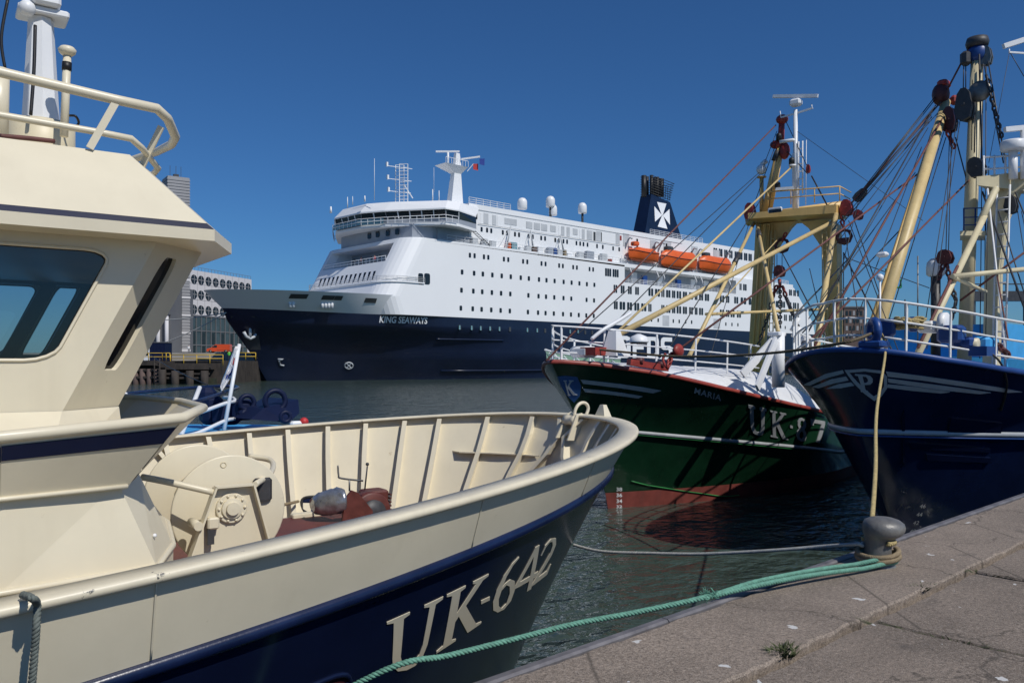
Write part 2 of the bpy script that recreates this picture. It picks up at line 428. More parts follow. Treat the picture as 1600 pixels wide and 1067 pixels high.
def mark_poly_s(h, fr, pxs, v0, v1, mat, name, o=.012, d=8, holes=(), parent=None):
    mb = MB(); on_curved(mb, [[hit_s(h, fr, x, y, v0, v1) for x, y in densify(l, d)] for l in [pxs] + list(holes)], lambda t, v, oo: off_s(h, t, v, oo), .001, o, 5); return mb.build(name, mat, parent or fr, fix=False)
def mark_glyph_s(h, fr, ch, quad, v0, v1, mat, name, o=.016, parent=None):
    cor = [hit_s(h, fr, *q, v0, v1) for q in quad]; mb = MB()
    def f(x, y, oo):
        t, v = [(cor[0][i] * (1 - x) + cor[1][i] * x) * y + (cor[2][i] * (1 - x) + cor[3][i] * x) * (1 - y) for i in (0, 1)]; return off_s(h, t, v, oo)
    on_curved(mb, [densify(l, .2) for l in GL[ch]], f, .001, o, 3); return mb.build(name, mat, parent or fr, fix=False)
def mark_poly(h, fr, side, pxs, v0, v1, mat, name, o=.012, d=12, parent=None):
    tv = [hit(h, fr, side, x, y, v0, v1) for x, y in densify(pxs, d)]; mb = MB()
    on_curved(mb, [tv], lambda t, v, oo: h.off(t, v, side, oo), .001, o, 6); return mb.build(name, mat, parent or fr, fix=False)
def mark_glyph(h, fr, side, ch, quad, v0, v1, mat, name, o=.018, parent=None, dens=.25, tm=0.0):
    """quad: photo corners of the glyph box TL TR BL BR"""
    TL, TR, BL, BR = quad; mb = MB(); loops = [densify(l, dens) for l in GL[ch]]
    cor = [hit(h, fr, side, *q, v0, v1, .9, tm) for q in quad]
    def f(x, y, oo):
        t = (cor[0][0] * (1 - x) + cor[1][0] * x) * y + (cor[2][0] * (1 - x) + cor[3][0] * x) * (1 - y)
        v = (cor[0][1] * (1 - x) + cor[1][1] * x) * y + (cor[2][1] * (1 - x) + cor[3][1] * x) * (1 - y)
        return h.off(t, v, side, oo)
    on_curved(mb, loops, f, .001, o, 3); return mb.build(name, mat, parent or fr, fix=False)
def mark_font(h, fr, side, txt, quad, v0, v1, mat, name, o=.012, bold=.01, sp=1.0):
    vs, fs = font_mesh(txt, bold, sp); cor = [hit(h, fr, side, *q, v0, v1) for q in quad]; pts = []
    for x, y in vs:
        t = (cor[0][0] * (1 - x) + cor[1][0] * x) * y + (cor[2][0] * (1 - x) + cor[3][0] * x) * (1 - y); v = (cor[0][1] * (1 - x) + cor[1][1] * x) * y + (cor[2][1] * (1 - x) + cor[3][1] * x) * (1 - y)
        pts.append(h.off(t, v, side, o))
    return MB().add(pts, fs).build(name, mat, fr, fix=False)
def bow_rail(h, fr, hgt, inset, t1, levels, post_ts, mat, r=.024, lean=.0, pr=.02, sides=(1, -1), pmat=None, zf=None, inf=None):
    def pt(t, sd, z):
        p = h.P(t, len(h.lv) - 1, sd)
        if zf: return (p[0] - .06 + lean * z * (t < .12), sd * max(abs(p[1]) - inf(-p[0]), .0), zf(-p[0]) + z)
        return (p[0] - inset * .8 * (t < .1) + lean * z, sd * max(abs(p[1]) - inset + lean * z * .4, .0), p[2] + z)
    for f in levels:
        path = [pt(t1 * (1 - i / 40), 1, hgt * f) for i in range(40)] + [pt(.012, 1, hgt * f), pt(.012, -1, hgt * f)] + [pt(t1 * (i + 1) / 40, -1, hgt * f) for i in range(40)]
        MB().tube(path, r if f == 1 else r * .8, 7).build('rail', mat, fr)
    for t in post_ts:
        for sd in sides:
            a, b = pt(t, sd, 0), pt(t, sd, hgt); a = (a[0] + .04, a[1], a[2] + .02); MB().beam(a, b, .018, .07).build('rail_stanchion', pmat or mat, fr)


# ------------------------------------------------------------------ materials
def nd(nt, t, **k):
    n = nt.nodes.new(t)
    for a, b in k.items(): setattr(n, a, b)
    return n
def paint(name, col, rough=.42, var=.1, scale=2.2, bump=.0, rust=0.0, rust_col=(.16, .05, .02), streak=0.0, streak_col=(.3, .26, .2), metal=0.0,
          stretch=(1, 1, 1), fine=60.0, chips=None, chip_scale=9.0, chip_amt=.66, spec=.5, wave=0.0):
    m = bpy.data.materials.new(name); m.use_nodes = True; nt = m.node_tree; L = nt.links
    b = nt.nodes['Principled BSDF']; b.inputs['Roughness'].default_value = rough; b.inputs['Metallic'].default_value = metal
    b.inputs['Specular IOR Level'].default_value = spec
    tc = nd(nt, 'ShaderNodeTexCoord'); mp = nd(nt, 'ShaderNodeMapping'); mp.inputs['Scale'].default_value = stretch; L.new(tc.outputs['Object'], mp.inputs[0])
    n1 = nd(nt, 'ShaderNodeTexNoise'); n1.inputs['Scale'].default_value = scale; n1.inputs['Detail'].default_value = 6; n1.inputs['Roughness'].default_value = .62; L.new(mp.outputs[0], n1.inputs[0])
    rp = nd(nt, 'ShaderNodeValToRGB'); L.new(n1.outputs[0], rp.inputs[0])
    rp.color_ramp.elements[0].position = .3; rp.color_ramp.elements[1].position = .72
    lo = [c * (1 - var) for c in col]; hi = [min(c * (1 + var), 1) for c in col]
    rp.color_ramp.elements[0].color = (*lo, 1); rp.color_ramp.elements[1].color = (*hi, 1)
    out = rp.outputs[0]
    def mixin(fac, c2, cur):
        mx = nd(nt, 'ShaderNodeMix', data_type='RGBA'); L.new(fac, mx.inputs[0]); L.new(cur, mx.inputs[6]); mx.inputs[7].default_value = (*c2, 1); return mx.outputs[2]
    def thresh(src, a, c, k=1.0):
        r = nd(nt, 'ShaderNodeMapRange'); L.new(src, r.inputs[0]); r.inputs[1].default_value = a; r.inputs[2].default_value = c; r.inputs[4].default_value = k; return r.outputs[0]
    if streak:
        ms = nd(nt, 'ShaderNodeMapping'); ms.inputs['Scale'].default_value = (5, 5, .35); L.new(tc.outputs['Object'], ms.inputs[0])
        n3 = nd(nt, 'ShaderNodeTexNoise'); n3.inputs['Scale'].default_value = 1.3; n3.inputs['Detail'].default_value = 5; L.new(ms.outputs[0], n3.inputs[0])
        out = mixin(thresh(n3.outputs[0], .56, .8, streak), streak_col, out)
    if rust:
        n2 = nd(nt, 'ShaderNodeTexNoise'); n2.inputs['Scale'].default_value = scale * 3.3; n2.inputs['Detail'].default_value = 8; n2.inputs['Roughness'].default_value = .75; L.new(tc.outputs['Object'], n2.inputs[0])
        out = mixin(thresh(n2.outputs[0], .66 - rust * .12, .72, .85), rust_col, out)
    if chips:
        n4 = nd(nt, 'ShaderNodeTexNoise'); n4.inputs['Scale'].default_value = chip_scale; n4.inputs['Detail'].default_value = 7; n4.inputs['Roughness'].default_value = .7; L.new(tc.outputs['Object'], n4.inputs[0])
        out = mixin(thresh(n4.outputs[0], chip_amt, chip_amt + .03), chips, out)
    L.new(out, b.inputs['Base Color'])
    rr = nd(nt, 'ShaderNodeMapRange'); L.new(n1.outputs[0], rr.inputs[0]); rr.inputs[3].default_value = rough * .8; rr.inputs[4].default_value = min(rough * 1.25, 1); L.new(rr.outputs[0], b.inputs['Roughness'])
    cur = None
    if wave:
        nw = nd(nt, 'ShaderNodeTexNoise'); nw.inputs['Scale'].default_value = 1.1; nw.inputs['Detail'].default_value = 1; L.new(mp.outputs[0], nw.inputs[0])
        bw = nd(nt, 'ShaderNodeBump'); bw.inputs['Strength'].default_value = 1; bw.inputs['Distance'].default_value = wave; L.new(nw.outputs[0], bw.inputs['Height']); cur = bw
    if bump:
        nb = nd(nt, 'ShaderNodeTexNoise'); nb.inputs['Scale'].default_value = fine; nb.inputs['Detail'].default_value = 5; L.new(mp.outputs[0], nb.inputs[0])
        bp = nd(nt, 'ShaderNodeBump'); bp.inputs['Strength'].default_value = .6; bp.inputs['Distance'].default_value = bump; L.new(nb.outputs[0], bp.inputs['Height'])
        if cur: L.new(cur.outputs[0], bp.inputs['Normal'])
        cur = bp
    if cur: L.new(cur.outputs[0], b.inputs['Normal'])
    return m
def stone(name, col, drop):
    """weathered exposed-aggregate concrete: grit, blotches, dark stains, hairline cracks, bird droppings"""
    m = bpy.data.materials.new(name); m.use_nodes = True; nt = m.node_tree; L = nt.links; b = nt.nodes['Principled BSDF']; b.inputs['Roughness'].default_value = .9; b.inputs['Specular IOR Level'].default_value = .25
    tc = nd(nt, 'ShaderNodeTexCoord')
    def noise(scl, det, rgh=.6, dist=0.0, st=(1, 1, 1)):
        mp = nd(nt, 'ShaderNodeMapping'); mp.inputs['Scale'].default_value = st; L.new(tc.outputs['Object'], mp.inputs[0])
        n = nd(nt, 'ShaderNodeTexNoise'); n.inputs['Scale'].default_value = scl; n.inputs['Detail'].default_value = det; n.inputs['Roughness'].default_value = rgh; n.inputs['Distortion'].default_value = dist; L.new(mp.outputs[0], n.inputs[0]); return n.outputs[0]
    def rng(src, a, c, lo=0.0, hi=1.0):
        r = nd(nt, 'ShaderNodeMapRange'); L.new(src, r.inputs[0]); r.inputs[1].default_value = a; r.inputs[2].default_value = c; r.inputs[3].default_value = lo; r.inputs[4].default_value = hi; return r.outputs[0]
    def mix(fac, cur, c2):
        mx = nd(nt, 'ShaderNodeMix', data_type='RGBA'); L.new(fac, mx.inputs[0])
        if isinstance(cur, tuple): mx.inputs[6].default_value = (*cur, 1)
        else: L.new(cur, mx.inputs[6])
        mx.inputs[7].default_value = (*c2, 1); return mx.outputs[2]
    big = noise(1.1, 7, .65); fin = noise(38, 6, .75); grit = noise(150, 3, .7)
    c = mix(rng(big, .3, .72), tuple(x * .66 for x in col), tuple(x * 1.22 for x in col))
    c = mix(rng(fin, .48, .66, 0, .9), c, tuple(x * .45 for x in col))
    c = mix(rng(fin, .3, .45, .75, 0), c, tuple(min(1, x * 1.75) for x in col))
    c = mix(rng(grit, .54, .64, 0, .85), c, (.045, .04, .037)); c = mix(rng(grit, .34, .44, .75, 0), c, (.42, .38, .34))
    c = mix(rng(noise(2.6, 6, .7, .6), .6, .75, 0, .7), c, (.075, .066, .06))
    vo = nd(nt, 'ShaderNodeTexVoronoi', feature='DISTANCE_TO_EDGE', voronoi_dimensions='2D'); vo.inputs['Scale'].default_value = .75; wv = nd(nt, 'ShaderNodeVectorMath', operation='MULTIPLY_ADD'); L.new(noise(3, 4), wv.inputs[0]); wv.inputs[1].default_value = (.5, .5, .5); L.new(tc.outputs['Object'], wv.inputs[2]); L.new(wv.outputs[0], vo.inputs['Vector'])
    c = mix(rng(vo.outputs[0], .0, .012, .75, 0), c, (.07, .06, .05))
    v2 = nd(nt, 'ShaderNodeTexVoronoi', voronoi_dimensions='2D'); v2.inputs['Scale'].default_value = 2.3; v2.inputs['Randomness'].default_value = 1; w2 = nd(nt, 'ShaderNodeVectorMath', operation='MULTIPLY_ADD'); n2c = nd(nt, 'ShaderNodeTexNoise'); n2c.inputs['Scale'].default_value = 14; n2c.inputs['Detail'].default_value = 4; L.new(tc.outputs['Object'], n2c.inputs[0]); L.new(n2c.outputs['Color'], w2.inputs[0]); w2.inputs[1].default_value = (.14, .14, 0); L.new(tc.outputs['Object'], w2.inputs[2]); L.new(w2.outputs[0], v2.inputs['Vector'])
    sep = nd(nt, 'ShaderNodeSeparateColor'); L.new(v2.outputs['Color'], sep.inputs[0]); sz = rng(sep.outputs[0], .55, 1.0, 0.0, .105 * drop); lt = nd(nt, 'ShaderNodeMath', operation='LESS_THAN'); L.new(v2.outputs['Distance'], lt.inputs[0]); L.new(sz, lt.inputs[1])
    c = mix(lt.outputs[0], c, (.6, .59, .57)); L.new(c, b.inputs['Base Color'])
    pr = None
    for src, dist in ((big, .02), (fin, .006), (grit, .0025)):
        bp = nd(nt, 'ShaderNodeBump'); bp.inputs['Strength'].default_value = .9; bp.inputs['Distance'].default_value = dist; L.new(src, bp.inputs['Height'])
        if pr: L.new(pr.outputs[0], bp.inputs['Normal'])
        pr = bp
    L.new(pr.outputs[0], b.inputs['Normal']); return m
M = {}
CREAM = (.71, .64, .48)
M['cream'] = paint('cream_paint', CREAM, .36, .05, 1.6, .0006, streak=.2, streak_col=(.52, .45, .32), fine=35, wave=.012, rust=.06, rust_col=(.42, .33, .2))
M['cream_worn'] = paint('cream_paint_worn', CREAM, .42, .09, 3, .001, chips=(.05, .05, .05), chip_scale=5.5, chip_amt=.665, streak=.3, streak_col=(.45, .41, .33))
M['cream_rust'] = paint('cream_paint_weathered', (.68, .6, .42), .45, .1, 3, .001, rust=.45, rust_col=(.3, .15, .05), streak=.3, streak_col=(.4, .27, .13))
M['navy'] = paint('navy_hull_paint', (.0055, .0095, .032), .2, .25, 1.0, .0008, chips=(.12, .13, .15), chip_scale=1.6, chip_amt=.765, wave=.006, fine=20)
M['navy_strake'] = paint('blue_strake_paint', (.0065, .0135, .05), .28, .3, 3, .001, chips=(.12, .15, .2), chip_scale=5, chip_amt=.75)
M['navy_line'] = paint('navy_trim_paint', (.0065, .0115, .042), .5, .15, 3, spec=.25)
M['deck_red'] = paint('red_oxide_deck', (.13, .035, .028), .55, .25, 4, .002, rust=.3)
M['oxide'] = paint('red_oxide_machinery', (.115, .03, .022), .5, .3, 8, .002, rust=.5, rust_col=(.05, .02, .012))
M['white'] = paint('white_paint', (.78, .79, .8), .4, .05, 2, .0006, streak=.1, streak_col=(.5, .47, .42))
M['white_rust'] = paint('white_paint_rusty', (.74, .74, .72), .45, .08, 3, .001, rust=.55, rust_col=(.2, .06, .03), streak=.25, streak_col=(.45, .3, .18))
M['black'] = paint('black_rubber', (.012, .012, .013), .5, .3, 5)
M['steel'] = paint('worn_steel', (.2, .2, .19), .45, .3, 6, .001, rust=.4, metal=.6)
M['dark_steel'] = paint('dark_steel', (.045, .045, .048), .5, .3, 8, .001, rust=.4)
M['wire'] = paint('dark_wire', (.028, .03, .036), .5, .3, 6)
M['wire_red'] = paint('rusty_wire', (.14, .05, .042), .65, .3, 6)
M['red'] = paint('red_block_paint', (.3, .035, .026), .5, .35, 6, .001, rust=.6, rust_col=(.05, .015, .012))
M['dark_red'] = paint('dark_red_block', (.09, .02, .02), .5, .4, 6, .001, rust=.6, rust_col=(.02, .012, .012))
M['mast'] = paint('ochre_mast_paint', (.68, .45, .16), .45, .12, 1.5, .001, streak=.35, streak_col=(.3, .17, .05), rust=.2)
M['mast_pale'] = paint('pale_yellow_mast', (.62, .47, .22), .45, .12, 1.5, .001, streak=.3, streak_col=(.34, .2, .08), rust=.25)
M['mast_cream'] = paint('cream_mast_paint', (.64, .56, .36), .5, .14, 1.2, .001, rust=.4, rust_col=(.24, .09, .02), streak=.3, streak_col=(.36, .25, .12))
M['green'] = paint('green_hull_paint', (.0075, .036, .017), .16, .35, .9, .0006, wave=.014, fine=20, streak=.25, streak_col=(.03, .05, .035), chips=(.1, .13, .11), chip_scale=1.5, chip_amt=.71)
M['green_line'] = paint('light_green_line', (.03, .22, .06), .4, .2, 3)
M['green_in'] = paint('pale_green_bulwark', (.2, .33, .24), .5, .15, 3, streak=.3, streak_col=(.3, .2, .1))
M['boot'] = paint('red_antifouling', (.2, .045, .035), .6, .3, 2.5, .002, streak=.4, streak_col=(.11, .05, .045))
M['rail_red'] = paint('red_rail_paint', (.3, .05, .035), .42, .25, 4, .001, chips=(.5, .45, .4), chip_scale=7, chip_amt=.74)
M['blue'] = paint('dark_blue_hull', (.006, .013, .045), .15, .35, .9, .0006, wave=.014, fine=20, chips=(.09, .11, .15), chip_scale=1.4, chip_amt=.7, streak=.2, streak_col=(.02, .03, .06))
M['blue_deck'] = paint('bright_blue_paint', (.012, .055, .22), .4, .2, 3, .001, rust=.2)
M['cyan'] = paint('light_blue_paint', (.06, .36, .72), .45, .12, 2, .001)
M['grey_mark'] = paint('pale_grey_lettering', (.4, .42, .44), .5, .12, 3)
M['silver_line'] = paint('silver_strake', (.36, .38, .4), .4, .15, 3, streak=.2)
M['badge_blue'] = paint('badge_blue', (.02, .085, .25), .45, .15, 3)
M['ferry_white'] = paint('ferry_white_paint', (.81, .82, .83), .38, .035, .05, streak=0)
M['ferry_navy'] = paint('ferry_navy_paint', (.006, .0125, .038), .32, .3, .12, streak=.6, streak_col=(.024, .035, .065), stretch=(.6, 1, 1))
M['ferry_grey'] = paint('ferry_grey_fitting', (.5, .52, .54), .5, .1, .5)
M['ferry_dark'] = paint('ferry_dark_fitting', (.05, .055, .06), .5, .2, .5)
M['ferry_shade'] = paint('ferry_shade_grey', (.3, .33, .38), .5, .1, .3)  # shade of recesses and bridge front put into the grey; some lockers share it
M['orange'] = paint('lifeboat_orange', (.74, .125, .022), .38, .12, .4)
M['concrete'] = stone('quay_concrete', (.30, .243, .195), .75)
M['slab'] = stone('quay_slab', (.26, .21, .168), .6)
M['soil'] = paint('joint_soil', (.045, .038, .03), .95, .4, 12, .01)
M['edge_steel'] = paint('quay_edge_steel', (.17, .16, .165), .5, .35, 5, .003, rust=.5, rust_col=(.09, .05, .04), metal=.2)
M['bollard'] = paint('bollard_iron', (.17, .165, .155), .42, .35, 7, .004, rust=.35, rust_col=(.05, .045, .04), chips=(.6, .6, .58), chip_scale=6, chip_amt=.71, metal=.15)
M['grass'] = paint('weed_green', (.06, .075, .025), .7, .5, 20)
M['rope_teal'] = paint('teal_rope', (.13, .31, .23), .75, .35, 40, .002, fine=160)
M['rope_white'] = paint('white_rope', (.42, .42, .4), .8, .2, 30, .001, fine=160)
M['rope_grey'] = paint('grey_green_rope', (.13, .15, .135), .85, .3, 40, .002, fine=160)
M['rope_tan'] = paint('tan_rope', (.26, .2, .12), .85, .3, 30, .002, fine=160)
M['rope_brown'] = paint('brown_rope', (.13, .1, .06), .9, .35, 30, .002, fine=160)
M['rope_yellow'] = paint('yellow_rope', (.42, .33, .15), .85, .3, 30, .002, fine=160)
M['timber'] = paint('dark_timber', (.045, .036, .03), .85, .5, 1.2, .01, stretch=(1, 1, .4))
M['weedy'] = paint('weedy_timber', (.03, .034, .02), .8, .5, 1.0, .01)
M['yellow'] = paint('safety_yellow', (.62, .4, .03), .5, .12, 1)
M['far_concrete'] = paint('far_quay_concrete', (.32, .3, .27), .9, .2, .12, .01)
M['white_panel'] = paint('white_facade_panel', (.6, .59, .6), .6, .04, .05)
M['grey_panel'] = paint('grey_cladding', (.3, .3, .31), .6, .1, .1, stretch=(1, 1, 1))
M['dark_panel'] = paint('dark_cladding', (.13, .135, .145), .6, .15, .1)
M['van'] = paint('orange_van_paint', (.66, .085, .022), .25, .05, .5)
M['hivis'] = paint('hi_vis_green', (.12, .55, .06), .7, .1, 5)
M['cloth_pink'] = paint('pink_shirt', (.55, .25, .22), .8, .1, 5)
M['cloth_dark'] = paint('dark_trousers', (.03, .032, .045), .8, .2, 5)
M['skin'] = paint('skin', (.45, .26, .18), .6, .1, 5)
M['brick'] = paint('far_brick', (.11, .075, .065), .8, .25, .3)
M['flag_white'] = paint('flag_cloth', (.72, .73, .76), .8, .08, 6)
M['flag_red'] = paint('flag_red', (.5, .05, .05), .8, .08, 6)
M['flag_blue'] = paint('flag_blue', (.03, .06, .3), .8, .08, 6)
M['float_red'] = paint('red_fender', (.5, .03, .03), .5, .2, 6)
M['foil'] = paint('silver_tape', (.42, .44, .47), .28, .3, 14, .012, fine=16, metal=.75)

def glass(name, tint=(.55, .62, .6), gloss=.12):
    m = bpy.data.materials.new(name); m.use_nodes = True; nt = m.node_tree; nt.nodes.remove(nt.nodes['Principled BSDF'])
    o = nt.nodes['Material Output']; t = nd(nt, 'ShaderNodeBsdfTransparent'); t.inputs[0].default_value = (*tint, 1)
    g = nd(nt, 'ShaderNodeBsdfGlossy'); g.inputs['Roughness'].default_value = .02; fr = nd(nt, 'ShaderNodeFresnel'); fr.inputs[0].default_value = 1.5
    ad = nd(nt, 'ShaderNodeMath', operation='MULTIPLY_ADD'); nt.links.new(fr.outputs[0], ad.inputs[0]); ad.inputs[1].default_value = .9; ad.inputs[2].default_value = gloss
    mx = nd(nt, 'ShaderNodeMixShader'); nt.links.new(ad.outputs[0], mx.inputs[0]); nt.links.new(t.outputs[0], mx.inputs[1]); nt.links.new(g.outputs[0], mx.inputs[2])
    nt.links.new(mx.outputs[0], o.inputs[0]); return m
M['glass'] = glass('wheelhouse_glass', (.66, .72, .73), .03)
M['dark_glass'] = paint('dark_window_glass', (.012, .015, .018), .08, .3, .3, spec=.6)
M['black_glass'] = paint('black_window_glass', (.003, .003, .004), .05, .1, .3, spec=.5)
M['bridge_glass'] = paint('bridge_window_glass', (.012, .016, .022), .05, .3, .3, spec=.7)
M['far_glazing'] = paint('far_glazing', (.05, .075, .085), .12, .3, .2, spec=.5)
M['screen_glass'] = paint('wind_screen_glass', (.16, .3, .34), .08, .2, .3)

def water_mat():
    m = bpy.data.materials.new('harbour_water'); m.use_nodes = True; nt = m.node_tree; L = nt.links
    b = nt.nodes['Principled BSDF']; b.inputs['Base Color'].default_value = (.046, .068, .056, 1); b.inputs['Roughness'].default_value = .07; b.inputs['IOR'].default_value = 1.33
    tc = nd(nt, 'ShaderNodeTexCoord'); prev = None
    for scl, st, dist, det in ((.45, (1, 1, 1), .26, 2), (1.4, (1, 1.4, 1), .17, 3), (4.6, (1, 1.3, 1), .05, 3)):
        mp = nd(nt, 'ShaderNodeMapping'); mp.inputs['Scale'].default_value = st; mp.inputs['Rotation'].default_value = (0, 0, R(40)); L.new(tc.outputs['Object'], mp.inputs[0])
        n = nd(nt, 'ShaderNodeTexNoise'); n.inputs['Scale'].default_value = scl; n.inputs['Detail'].default_value = det; n.inputs['Roughness'].default_value = .5; n.inputs['Distortion'].default_value = .4; L.new(mp.outputs[0], n.inputs[0])
        bp = nd(nt, 'ShaderNodeBump'); bp.inputs['Strength'].default_value = 1.0; bp.inputs['Distance'].default_value = dist; L.new(n.outputs[0], bp.inputs['Height'])
        if prev: L.new(prev.outputs[0], bp.inputs['Normal'])
        prev = bp
    L.new(prev.outputs[0], b.inputs['Normal']); return m
M['water'] = water_mat()

# ------------------------------------------------------------------ water and quay
tag(MB().add([(-2500, 0.02, 0), (3500, 0.02, 0), (3500, 3500, 0), (-2500, 3500, 0)], [(0, 1, 2, 3)]).build('water', M['water']), kind='structure')

qb = MB()
qb.box((-40, -60, -6), (90, -.03, QUAY_Z - .11))
quay = tag(qb.build('quay', M['soil']), kind='structure')
gr = random.Random(5)
def ragged(x0, x1, y0, y1, step, amp, g):
    """plan outline of a worn slab, clockwise from the water edge"""
    def side(a, b):
        n = max(2, int(math.hypot(b[0] - a[0], b[1] - a[1]) / step)); out = []
        for i in range(n):
            t = i / n; d = (b[1] - a[1], a[0] - b[0]); l = math.hypot(*d); k = g.uniform(-amp, amp * .4) if i else -amp * 1.4
            out.append((a[0] + (b[0] - a[0]) * t + d[0] / l * k, a[1] + (b[1] - a[1]) * t + d[1] / l * k))
        return out
    return side((x0, y0), (x1, y0)) + side((x1, y0), (x1, y1)) + side((x1, y1), (x0, y1)) + side((x0, y1), (x0, y0))
def slab_piece(name, x0, x1, y0, y1, mat, tilt, amp):
    pl = ragged(x0, x1, y0, y1, .09, amp, gr); cx, cy = (x0 + x1) / 2, (y0 + y1) / 2; a, b, c = gr.uniform(-tilt, tilt), gr.uniform(-tilt, tilt), gr.uniform(-.004, .004)
    zt = lambda x, y: QUAY_Z + c + a * (x - cx) + b * (y - cy)
    inn = [(cx + (x - cx) * (1 - .012 / max(.3, abs(x1 - x0) / 2)), cy + (y - cy) * (1 - .012 / max(.3, abs(y1 - y0) / 2))) for x, y in pl]
    mb = MB(); n = len(pl)
    vs = [(x, y, QUAY_Z - .12) for x, y in pl] + [(x, y, zt(x, y) - .014) for x, y in pl] + [(x, y, zt(x, y)) for x, y in inn]
    fs = [(k * n + i, k * n + (i + 1) % n, (k + 1) * n + (i + 1) % n, (k + 1) * n + i) for k in range(2) for i in range(n)]
    mb.add(vs, fs); mb.f.append([len(vs) - n + i for i in range(n)]); mb.sm.append(False)
    return mb.build(name, mat, quay)
for x0, x1 in ((-14, -6), (-6, 1.9), (1.9, 12.6), (12.6, 22), (22, 34), (34, 60)):
    slab_piece('coping_stone', x0 + .004, x1 - .004, -.855, -.075, M['concrete'], .0008, .02)
XJ = [-7.4, -5.6, -3.8, -2.0, -.2, 1.6, 3.35, 5.14, 6.94, 8.74, 10.5, 12.3, 14.1, 16, 19, 23, 30]
YJ = [-.9, -2.75, -4.6, -6.5, -9]
for j in range(len(YJ) - 1):
    for i in range(len(XJ) - 1):
        slab_piece('paving_slab', XJ[i] + .018, XJ[i + 1] - .018, YJ[j + 1] + .018, YJ[j] - .018, M['slab'], .004, .014)
eb = MB()
for x0, x1 in ((-14, -5), (-5, 4.2), (4.2, 13.1), (13.1, 22), (22, 60)):
    pl = [(-.075, QUAY_Z - .3), (-.075, QUAY_Z + .004), (-.062, QUAY_Z + .016), (-.02, QUAY_Z + .016), (0, QUAY_Z - .004), (.006, QUAY_Z - .3)]
    eb.loft([[(x0 + .004, y, z) for y, z in pl], [(x1 - .004, y, z) for y, z in pl]])
eb.build('edge_rail', M['edge_steel'], quay)
# weeds in the joints: each tuft is a thing
def tuft(px, py, n, rad, hgt, label, elong=(1, 1)):
    c = at(px, py, EYE_Q * FOC / (py - HY)); fr = Frame('weed_tuft', c[0], c[1], 0, QUAY_Z - .02, label, 'weed', 'weeds in the quay joints'); g = random.Random(px); mb = MB()
    for i in range(n):
        a = g.uniform(0, 6.28); r_ = rad * g.random() ** .7; x, y = math.cos(a) * r_ * elong[0], math.sin(a) * r_ * elong[1]
        h = hgt * g.uniform(.4, 1.1); dx, dy = g.gauss(0, .55) * h + x * .5, g.gauss(0, .55) * h + y * .5; w_ = g.uniform(.0025, .006); ca, sa = math.cos(a + 1), math.sin(a + 1)
        mb.add([(x - w_ * ca, y - w_ * sa, 0), (x + w_ * ca, y + w_ * sa, 0), (x + dx * .5 + w_ * ca, y + dy * .5 + w_ * sa, h * .62), (x + dx * .5 - w_ * ca, y + dy * .5 - w_ * sa, h * .62), (x + dx, y + dy, h)], [(0, 1, 2, 3), (3, 2, 4)])
    mb.build('blades', M['grass'], fr, fix=False)
tuft(1225, 1017, 220, .07, .05, 'bushiest green weed at the inner edge of the quay coping', (1.3, .8))
tuft(1440, 916, 110, .08, .03, 'low weed in the coping joint right of the bollard', (1.5, .6))
tuft(1540, 893, 110, .22, .022, 'thin line of weeds in the slab joint at the right edge of the quay', (.25, 1.4))
tuft(1500, 1003, 170, .3, .028, 'long strip of weeds along the nearest cross joint of the quay', (.22, 1.5))

# ------------------------------------------------------------------ the near fishing boat
F6 = Frame('fishing_boat', 7.546, 3.685, -.143, 0, 'cream and navy fishing boat in the foreground with UK-642 on its bow', 'fishing boat', 'fishing boats along the quay')
gz = lambda a: 2.959 - .076 * a + .00086 * a * a
kz = lambda a: 2.591 - .096 * a if a < 11 else 1.535 - .02 * (a - 11)
H6 = Hull([(1.45, 2.9, 9, 1.8, 1.3, lambda a: -.8), (1.15, 3.25, 8.5, 1.9, 1.35, lambda a: 0.), (.222, 3.506, 8.436, 2.28, 2.116, kz), (0, 3.63, 8.078, 2.13, 2.235, gz)], 22, [1, 1.25, 1])
H6.weld(H6.skin(0, 2, 90, 16), 'hull', M['navy'], F6)
bul = H6.skin(2, 3, 90, 3, stern=False); o = H6.weld(bul, 'bulwark', M['cream'], F6)
il = H6.skin(1.45, 2.995, 90, 10, t1=.86, stern=False, o=-.03); il.build('inner_plating', M['cream'], F6)
def sweep_profile(paths, prof, closed=False):
    """cross-section (out, up) carried along a path of (point, outward normal)"""
    mb = MB(); rings = []
    for p, n in paths: rings.append([(p[0] + n[0] * a, p[1] + n[1] * a, p[2] + b) for a, b in prof])
    return mb.loft(rings, smooth=True)
def edge_path(h, v, n, t1=1.0):
    pts = [h.P(t1 * (1 - i / n), v, 1) for i in range(n)] + [h.P(0, v, 1)] + [h.P(t1 * (i + 1) / n, v, -1) for i in range(n)]
    out = []
    for i, p in enumerate(pts):
        a, b = pts[max(i - 1, 0)], pts[min(i + 1, len(pts) - 1)]; d = Vector((b[0] - a[0], b[1] - a[1], 0)).normalized()
        out.append((p, (d.y, -d.x, 0) if False else (-(-d.y), -d.x, 0)))
    return [(p, n_) for p, n_ in out]
ep = edge_path(H6, 3, 110)
